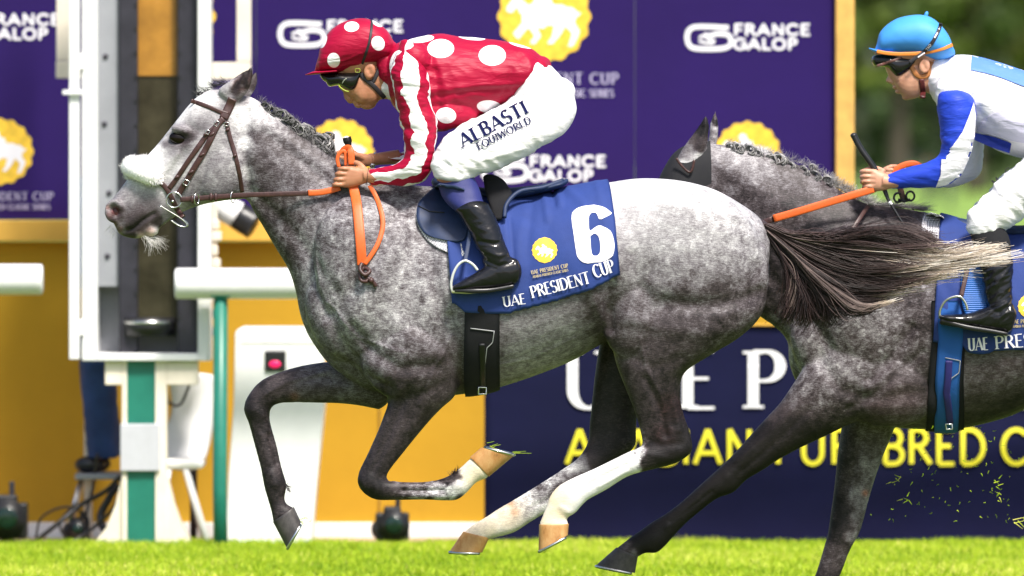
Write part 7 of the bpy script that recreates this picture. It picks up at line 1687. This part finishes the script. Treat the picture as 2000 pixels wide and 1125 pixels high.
b.pell(*s6(420, 480), Y2, 6.5, 4, .018, 0); b.pell(*s6(436, 503), Y2, 7, 4.6, .019, 0); b.pell(*s6(485, 530), Y2, 11, 7, .028, -12)
for s in (-1, 1): b.pell(*s6(578, 362), Y2+s*.076, 11, 15, .010, 8); b.pell(*s6(500, 430), Y2+s*.034, 20, 22, .028)
b.tube([P(*s6(440, 992), .84), P(*s6(385, 998), .845), P(*s6(350, 995), .848)], [.031, .028, .030], 18)
b.loft(ty(ts(s6, [(390, 962, 392, 1036, .021, -.152), (345, 945, 350, 1048, .024, -.150), (300, 928, 310, 1050, .024, -.148), (265, 930, 275, 1040, .020, -.148)])), n=22, e=2.4)
for (x, y), r in (((250, 940), .0108), ((250, 968), .0106), ((252, 996), .0102), ((262, 1024), .0092)):
    finger(b, [(x+60, y+4, Y2-.152), (x+8, y, Y2-.162), (x-16, y+4, Y2-.142), (x-10, y+8, Y2-.112), (x+26, y+10, Y2-.10), (x+50, y+10, Y2-.106)], r, r*.82, T=s6)
finger(b, [(350, 940, Y2-.13), (310, 925, Y2-.115), (270, 930, Y2-.105), (240, 942, Y2-.115)], .0120, .0095, T=s6)
b.tube([P(*s6(600, 965), Y2+.10), P(*s6(520, 960), Y2+.08), P(*s6(470, 955), Y2+.06)], [.030, .026, .026], 18)
b.loft(ty(ts(s6, [(500, 925, 500, 990, .02, .06), (440, 915, 440, 992, .022, .05), (385, 915, 390, 985, .020, .04)])), n=20)
for (x, y), r in (((390, 925), .010), ((385, 948), .010), ((385, 972), .0095), ((390, 992), .0088)): finger(b, [(x+40, y, Y2+.045), (x-8, y, Y2+.03), (x-30, y+4, Y2+.01), (x-20, y+8, Y2-.015), (x+10, y+8, Y2-.02)], r, r*.82, T=s6)
finger(b, [(450, 925, Y2+.04), (410, 915, Y2+.02), (375, 922, Y2+.0)], .0115, .009, T=s6)
bd2 = b.remesh(.0034, 2); sculpt(bd2, [([s6(572, 352), s6(582, 376)], 4.5, -.005, 'b'), ([s6(418, 488), s6(448, 492)], 1.8, -.002, 'b'), ([s6(420, 462), s6(432, 448)], 2.2, -.002, 'b'), ([s6(250, 954), s6(300, 958)], 2.0, -.002, 'b'), ([s6(252, 982), s6(302, 984)], 2.0, -.002, 'b'), ([s6(256, 1010), s6(302, 1010)], 2.0, -.002, 'b')], ymid=Y2)
BVB2 = bd2.bvh(); bd2.build("body", M_skin2, R2)
M_wsilk = silk_mat("white_silk", (.80, .78, .84), var=.02); M_bsilk = silk_mat("royal_blue_silk", (.02, .055, .50)); M_psilk = silk_mat("pale_blue_silk", (.10, .22, .62)); M_lsilk = silk_mat("lilac_silk", (.55, .53, .68), var=.03)
b = MB(); b.loft(torso2, n=44, sub=8); b.pell(*s6(740, 520), Y2-.14, 36, 42, .08); b.pell(*s6(740, 520), Y2+.14, 36, 42, .08); j2 = b.remesh(.0055, 3); folds(j2, .005, (3, 5, 9), 31, 22)
sculpt(j2, [([s6(900, 560), s6(1000, 640), s6(1120, 680)], 7, .004, 'b'), ([s6(870, 600), s6(960, 700)], 6, -.004, 'b')], ymid=Y2)
j2.build("silk_shirt", M_wsilk, R2); BVJ2 = j2.bvh()
M_ps = lambda name, bv, pts, mat: (lambda mb: (surf_poly(mb, bv, [s6(*p) for p in pts], off=.008, step=3, default=.9), mb.build(name, mat, R2)))(MB())
M_ps("back_panel", BVJ2, [(838, 306), (900, 316), (1000, 345), (1120, 386), (1300, 462), (1290, 520), (1120, 472), (1000, 425), (900, 395), (832, 386)], M_psilk)
M_ps("white_square", BVJ2, [(968, 338), (1070, 372), (1078, 388), (962, 352)], M_wsilk)
M_ps("side_panel", BVJ2, [(1000, 600), (1120, 640), (1230, 680), (1200, 800), (1060, 775), (860, 722), (900, 660)], M_lsilk)
M_ps("belly_panel", BVJ2, [(850, 728), (960, 752), (1056, 786), (1046, 842), (960, 815), (850, 768)], silk_mat("dark_blue_silk", (.02, .04, .32)))
b = MB(); b.loft(arm2, n=56, sub=12); folds(b, .0036, (4, 9, 18), 15, 6, keep=lambda r: np.clip((r[:, 1]-200)/60, .5, 1)); b.build("sleeve", M_bsilk, R2); BVS2 = b.bvh()
M_ps("sleeve_panel", BVS2, [(850, 560), (862, 640), (854, 750), (836, 842), (782, 962), (740, 1000), (682, 1026), (640, 1030), (668, 960), (672, 858), (735, 800), (790, 720), (830, 620)], M_wsilk)
b = MB(); b.loft(farm2, n=40, sub=8); folds(b, .003, (4, 9, 15), 16, 6); b.build("sleeve", M_wsilk, R2)
b = MB(); b.loft(pelvis2, n=40, sub=6)
for s in (-1, 1): b.loft(thigh2(s), n=40, sub=8)
br2 = b.remesh(.0058, 3); folds(br2, .007, (5, 6, 16), 41, 40); br2.build("breeches", M_breech, R2); BVBR2 = br2.bvh()
mb = MB(); c7 = crop(1260, 0, 2.446); a, b_ = c7(1672, 893); put_text(mb, "M. G", surf_place(BVBR2, a, b_, 14, -38, .003, default=.8), .2, .1, True, .2, sx=1.15); mb.build("printed_lettering", simple("black_ink", (.01, .01, .012), .6), R2, smooth=False)
for s in (-1, 1):
    cs = calf2(s); b = MB(); b.loft(cs[:4], n=30, sub=6); b.build("gaiter", M_blackcloth, R2)
    b = MB(); b.loft([(a-1, b1, c+2, d, e*1.06, f) for a, b1, c, d, e, f in cs[3:]], n=36, sub=8); b.loft(foot2(s), n=32, sub=6); bo = b.remesh(.004, 4); folds(bo, .0042, (7, 10, 24), 14+s, -30, keep=lambda r: np.clip((r[:, 0]-1870)/60, .15, 1))
    bt = bo.build("boot", M_boot, R2); b = MB(); b.loft([(1840, 622, 1839, 630, .028, Y2+s*.334), (1885, 633, 1884, 643, .043, Y2+s*.33), (1930, 641, 1929, 650, .038, Y2+s*.325), (1966, 648, 1965, 656, .033, Y2+s*.322)], n=20, e=5); b.build("sole", M_black, bt)
HS2 = ty(ts(s6, [(316, 245, 320, 292, .035, 0), (340, 170, 346, 300, .078, 0), (415, 108, 422, 304, .108, 0), (520, 82, 525, 306, .122, 0), (600, 90, 602, 326, .124, 0), (660, 130, 664, 332, .117, 0), (710, 195, 712, 320, .09, 0), (736, 265, 734, 300, .05, 0)]))
b = MB(); b.loft(HS2, n=48, sub=8, e=2.15); hh = b.remesh(.0045, 3); folds(hh, .0008, (5, 5, 10), 50, 30); BVH2 = hh.bvh(); hm2 = hh.build("helmet", simple("sky_blue_silk", (.055, .30, .78), .6, var=.06), R2)
b = MB(); b.loft(ty(ts(s6, [(276, 263, 275, 271, .012, 0), (300, 268, 300, 284, .05, 0), (345, 275, 350, 302, .075, 0), (400, 285, 400, 304, .09, 0)])), n=30, e=2.5); b.build("peak", MATS["sky_blue_silk"], hm2)
b = MB(); b.ell(P(*s6(588, 80), Y2), (.008, .008, .014), .3); b.build("button", MATS["sky_blue_silk"], hm2)
def mir_strap(name, bv, pts, w, t, mat, parent, off=.003, default=.9):
    q = resample(smooth_path(pts, 5), 2.0); ys = [ray_y(bv, a, c) for a, c in q]; ys = np.array([default if y is None else y for y in ys]); ys = np.convolve(np.pad(ys, 2, mode='edge'), np.ones(5)/5, 'valid')
    for s in (1, -1):
        mb = MB(); v = np.array([P(a, c, y-off) for (a, c), y in zip(q, ys)])
        if s < 0: v[:, 1] = 2*Y2 - v[:, 1]
        mb.tube(v, 1.0, 12, flat=(w*D/FPX, t)); o = mb.build(name, mat, parent)
    return o
mir_strap("orange_band", BVH2, [s6(316, 282), s6(370, 292), s6(450, 297), s6(560, 292), s6(660, 272), s6(732, 246)], 3.8, .0016, simple("orange_band", (.70, .22, .03), .5), hm2, .001)
mir_strap("goggle_strap", BVH2, [s6(668, 128), s6(655, 170), s6(620, 235), s6(575, 285), s6(520, 325), s6(495, 342)], 3.6, .0018, M_elastic, hm2, .003)
class Off:
    def __init__(s, bv, d): s.bv, s.d = bv, d
    def ray_cast(s, o, d): h = s.bv.ray_cast(o, d); return h if h[0] is None else (h[0] - Vector((0, s.d, 0)), h[1], h[2], h[3])
mb = MB(); a, b_ = s6(594, 278); put_text(mb, "TKO", surf_place(Off(BVH2, .006), a, b_, 4.4, -52, .0015, default=.85), .2, .18, False, .2, sx=1.15)
for p in ([(540, 312), (580, 286), (583, 291), (543, 318)], [(630, 205), (648, 176), (654, 180), (636, 210)], [(655, 160), (658, 152), (663, 155), (660, 163)]): surf_poly(mb, Off(BVH2, .006), [s6(*q) for q in p], off=.0015, step=2, default=.85)
mb.build("strap_lettering", M_print_w, hm2, smooth=False)
M_tan = simple("tan_leather", (.36, .13, .03), .5)
mir_strap("ear_strap", BVB2, [s6(500, 345), s6(515, 380), s6(535, 410), s6(565, 422), s6(600, 405), s6(620, 340)], 5, .004, M_tan, hm2, .004)
mir_strap("chin_strap", BVB2, [s6(562, 435), s6(566, 470), s6(570, 505), s6(568, 535)], 5.5, .005, simple("red_black_webbing", (.07, .008, .008), .5, var=.9, nscale=60), hm2, .005)
gg = MB(); gg.loft(ty(ts(s6, [(312, 302, 318, 366, .05, 0), (370, 300, 372, 372, .070, 0), (392, 300, 396, 400, .074, 0), (430, 300, 432, 434, .077, 0), (480, 306, 484, 404, .077, 0), (515, 320, 520, 350, .076, 0)])), n=30, e=2.4, sub=6); gg = gg.remesh(.003, 2); go2 = gg.build("goggles", MATS["goggle_black"], R2); BVG_ = gg.bvh()
mir_strap("visor_edge", BVG_, [s6(318, 362), s6(380, 342), s6(455, 316)], 2.6, .002, simple("brown_rim", (.12, .05, .04), .4), go2, .001)
b = MB(); b.loft(ty(ts(s6, [(690, 318, 596, 505, .064, 0), (712, 318, 618, 525, .071, 0), (740, 316, 645, 550, .08, 0)])), n=30, e=2.2); b.build("collar", M_wsilk, R2)
b = MB(); b.tube([P(*s6(236+u, 1003+v), Y2-.164 + w) for u, v, w in ((-2, -6, 0), (3, 0, -.006), (-1, 8, 0), (-8, 6, .018), (-8, -4, .018))], .0016, 8, closed=True); b.build("ring", simple("gold", (.8, .5, .15), .25, metal=1), R2)
WH2 = thing("whip", "long slanted black riding whip with a thick ribbed grip in the second rider's fist", "whip", P(1767, 443, Y2-.1))
b = MB(); q = smooth_path([P(*s6(190, 745), Y2-.12), P(*s6(230, 820), Y2-.122), P(*s6(300, 920), Y2-.125), P(*s6(330, 975), Y2-.125)], 12); b.tube(q, [.0125 + .0011*(i % 2) for i in range(len(q))], 16); b.ell(q[0], (.0145, .0145, .012)); b.build("handle", M_black, WH2)
b = MB(); b.ptube([(*s6(330, 975), Y2-.125), (*s6(365, 1060), Y2-.13), (1736, 392, Y2-.14), (1752, 418, Y2-.15), (1768, 444, Y2-.16)], [.010, .009, .0065, .0055, .0045], 12); b.build("shaft", M_black, WH2)
b = MB(); b.ptube([(1737, 394, Y2-.14), (1741, 400, Y2-.142)], .0075, 12); b.build("collar_band", M_print_w, WH2)
st = thing("stirrup", "dark steel stirrup iron at the toe of the second rider's near boot", "stirrup", P(1860, 640, Y2-.33))
b = MB(); q = smooth_path([(1836, 622, .66), (1836, 606, .66), (1846, 588, .66), (1862, 580, .66), (1876, 580, .66), (1886, 592, .66), (1890, 606, .66)], 6); b.tube([P(*p) for p in q], 1.0, 12, flat=(2.6*D/FPX, .006)); b.build("iron", M_steel, st)
b = MB(); b.loft([(1838, 626, 1838, 634, .03, .68), (1870, 630, 1870, 640, .04, .68), (1900, 636, 1900, 644, .03, .68)], n=18, e=4); b.build("tread", M_black, st)
b = MB(); q = smooth_path([(1877, 580, .665), (1884, 550, .68), (1890, 520, .70), (1896, 480, .73)], 5); b.tube([P(*p) for p in q], 1.0, 12, flat=(4.6*D/FPX, .002)); b.build("stirrup_leather", M_leather, st)
# ================================================================== PEOPLE IN THE BACKGROUND
def figure(name, label, x, y, z0, H, shirt, trousers, pose, face=1, group=None):
    """small standing or seated figure, one body with clothes as parts; pose gives joints in heights above z0"""
    t = thing(name, label, "person", (x, y, z0), group=group)
    J = {k: np.array([x + v[0]*H*face, y + v[1]*H, z0 + v[2]*H]) for k, v in pose.items()}
    def limb(mb, names, radii, n=14): mb.tube(smooth_path([J[k] for k in names], 4), np.interp(np.linspace(0, 1, 4*(len(names)-1)+1), np.linspace(0, 1, len(radii)), radii)*H, n)
    b = MB(); 
    for s in 'lr':
        limb(b, [s+'hip', s+'knee', s+'ankle'], [.045, .034, .022]); limb(b, [s+'sh', s+'elb', s+'wr'], [.030, .023, .016])
        b.ell(J[s+'wr'] + np.array([0, 0, -.03*H]), (.018*H, .014*H, .04*H)); b.ell(J[s+'ankle'] + np.array([-.035*H*face, 0, -.02*H]), (.036*H, .022*H, .018*H))
        for k in range(4): b.tube([J[s+'wr'] + np.array([(k-1.5)*.008*H, 0, -.05*H]), J[s+'wr'] + np.array([(k-1.5)*.009*H, 0, -.085*H])], .005*H, 6)
    limb(b, ['pel', 'chest', 'neck'], [.075, .085, .035]); b.ell(J['head'], (.050*H, .042*H, .065*H)); b.tube([J['neck'] - [0, 0, .02*H], J['head']], .030*H, 12); b.ell(J['head'] + np.array([-.05*H*face, 0, -.005*H]), (.012*H, .008*H, .014*H))
    b = b.remesh(max(.006, .006*H), 2); b.build("body", M_skin, t)
    b = MB(); limb(b, ['pel', 'chest', 'neck'], [.088, .100, .045], 20)
    for s in 'lr': limb(b, [s+'sh', s+'elb', s+'wr'], [.042, .032, .024])
    b = b.remesh(max(.008, .007*H), 2); b.build("jacket", shirt, t)
    b = MB(); b.ell(J['pel'], (.088*H, .085*H, .06*H))
    for s in 'lr': limb(b, [s+'hip', s+'knee', s+'ankle'], [.060, .048, .042])
    b = b.remesh(max(.008, .007*H), 2); folds(b, .004, (6, 6, 12), 3, 0); b.build("trousers", trousers, t)
    for s in 'lr':
        b = MB(); b.ell(J[s+'ankle'] + np.array([-.035*H*face, 0, -.018*H]), (.042*H, .026*H, .024*H)); b.build("shoe", M_black, t)
    b = MB(); b.ell(J['head'] + np.array([.012*H*face, 0, .015*H]), (.052*H, .047*H, .058*H)); b.build("hair", simple("dark_hair", (.03, .02, .015), .6), t)
STAND = dict(pel=(0, 0, .53), chest=(0, 0, .72), neck=(0, 0, .86), head=(-.01, 0, .935), lhip=(0, .05, .52), rhip=(0, -.05, .52), lknee=(-.02, .06, .28), rknee=(.02, -.06, .28), lankle=(.03, .07, .04), rankle=(-.02, -.07, .04), lsh=(0, .105, .81), rsh=(0, -.105, .81), lelb=(.02, .13, .64), relb=(.02, -.13, .64), lwr=(-.04, .12, .50), rwr=(-.04, -.12, .50))
M_jeans = cloth_mat("denim", (.02, .05, .17), var=.4, rough=.85); M_bluej = cloth_mat("blue_jacket", (.01, .12, .40)); M_greyj = cloth_mat("grey_jacket", (.10, .09, .10)); M_darkt = cloth_mat("dark_trousers", (.012, .018, .05))
figure("person", "person in blue jeans standing behind the winning post, mostly hidden by the cabinet", P(210, 0, 10.25)[0], 10.25, .36, 1.9, M_bluej, M_jeans, dict(STAND, lknee=(-.03, .06, .28), rknee=(-.02, -.05, .28), rankle=(-.01, -.05, .04), lankle=(.00, .06, .04)), 1)
sd = thing("stand_step", "low metal step with slanting tube legs under the person in jeans", "step", (P(200, 0, 10.25)[0], 10.25, 0))
b = MB(); a = P(200, 0, 10.25)[0]; b.box((a, 10.25, .345), (.26, .5, .03)); b.build("step_plate", M_grey, sd, bevel=.006)
for dx, dy in ((-.10, -.2), (.10, -.2), (-.10, .2), (.10, .2)):
    b = MB(); b.tube([(a+dx, 10.25+dy, .34), (a+dx*1.9, 10.25+dy*1.1, 0)], .011, 8); b.build("leg", M_steel, sd)
for i, (px, lab, f) in enumerate(((1815, "tiny distant spectator in dark clothes on the far grass, left of the pair", 1), (1854, "tiny distant spectator in dark clothes on the far grass, right of the pair", -1))):
    figure("person", lab, XT(px, 376), 376, 0, 2.08, M_greyj if i == 0 else M_darkt, M_darkt, STAND, f, group="distant spectators")
# turf kicked up by the hooves: small clods and cut blades in the air on the right
def flying_turf():
    g = np.random.default_rng(4); V, F, T = [], [], []
    for i in range(90):
        px = 1700 + 300*g.beta(1.6, 1.2); py = 830 + 190*g.random(); y = g.uniform(.3, 1.6); a = g.uniform(0, 3.14); L = g.uniform(2, 8); c = g.normal(0, .5); pts = []
        for t in range(4): pts.append(P(px, py, y)); px += math.cos(a)*L/3; py += math.sin(a)*L/3; a += c
        strand(V, F, T, pts, .0028, .0010, np.full(4, g.uniform(.1, .7)))
    for cx, cy in ((1985, 1018), (1748, 940), (1775, 975), (1955, 970), (1945, 945)):
        for i in range(5):
            px, py, y, a, pts = cx+g.normal(0, 6), cy+g.normal(0, 5), 1.0+g.normal(0, .03), g.uniform(0, 6.28), []
            for t in range(4): pts.append(P(px, py, y)); px += math.cos(a)*4*(2 if cx > 1980 else 1); py += math.sin(a)*3*(2 if cx > 1980 else 1)
            strand(V, F, T, pts, .003, .001, np.full(4, g.uniform(.3, 1)))
    mb = MB(); mb.add(np.concatenate(V), F); o = mb.build("flying_turf", bpy.data.materials["grass_blades"], attrs={'tone': np.concatenate(T)}); o['kind'] = 'stuff'; o['label'] = 'green turf fragments kicked up behind the second grey'; o['category'] = 'grass'
    V, F, T = [], [], []
    for cx, cy, yy, n, sp in ((955, 873, -.13, 6, 24), (1000, 884, -.13, 3, 50), (905, 1082, .13, 14, 12), (586, 1016, .13, 10, 10), (1060, 1078, -.13, 6, 6)):
        for i in range(n):
            px, py, a, pts = cx+g.normal(0, 7), cy+g.normal(0, 3), g.normal(0, .35), []
            for t in range(5): pts.append(P(px, py, yy)); px += math.cos(a)*sp*.25*g.uniform(.3, 1); py += math.sin(a)*3
            strand(V, F, T, pts, .0016, .0008, np.full(5, g.uniform(.2, .8)))
    mb = MB(); mb.add(np.concatenate(V), F); o = mb.build("grass_scraps", bpy.data.materials["grass_blades"], attrs={'tone': np.concatenate(T)}); o['kind'] = 'stuff'; o['label'] = 'scraps of grass clinging to the leading grey hooves'; o['category'] = 'grass'
flying_turf()
# everything so far was laid out with 480 px to the unit; one unit is really 0.84 m
SCALE = .84
for o in list(COL.objects):
    if o.parent is None and o.type in ('MESH', 'EMPTY', 'CAMERA'):
        o.location = o.location * SCALE
        if o.type != 'CAMERA': o.scale = (SCALE,)*3
    if '_w' in o: del o['_w']
cam_d.dof.focus_distance *= SCALE
cam_d.clip_end *= SCALE
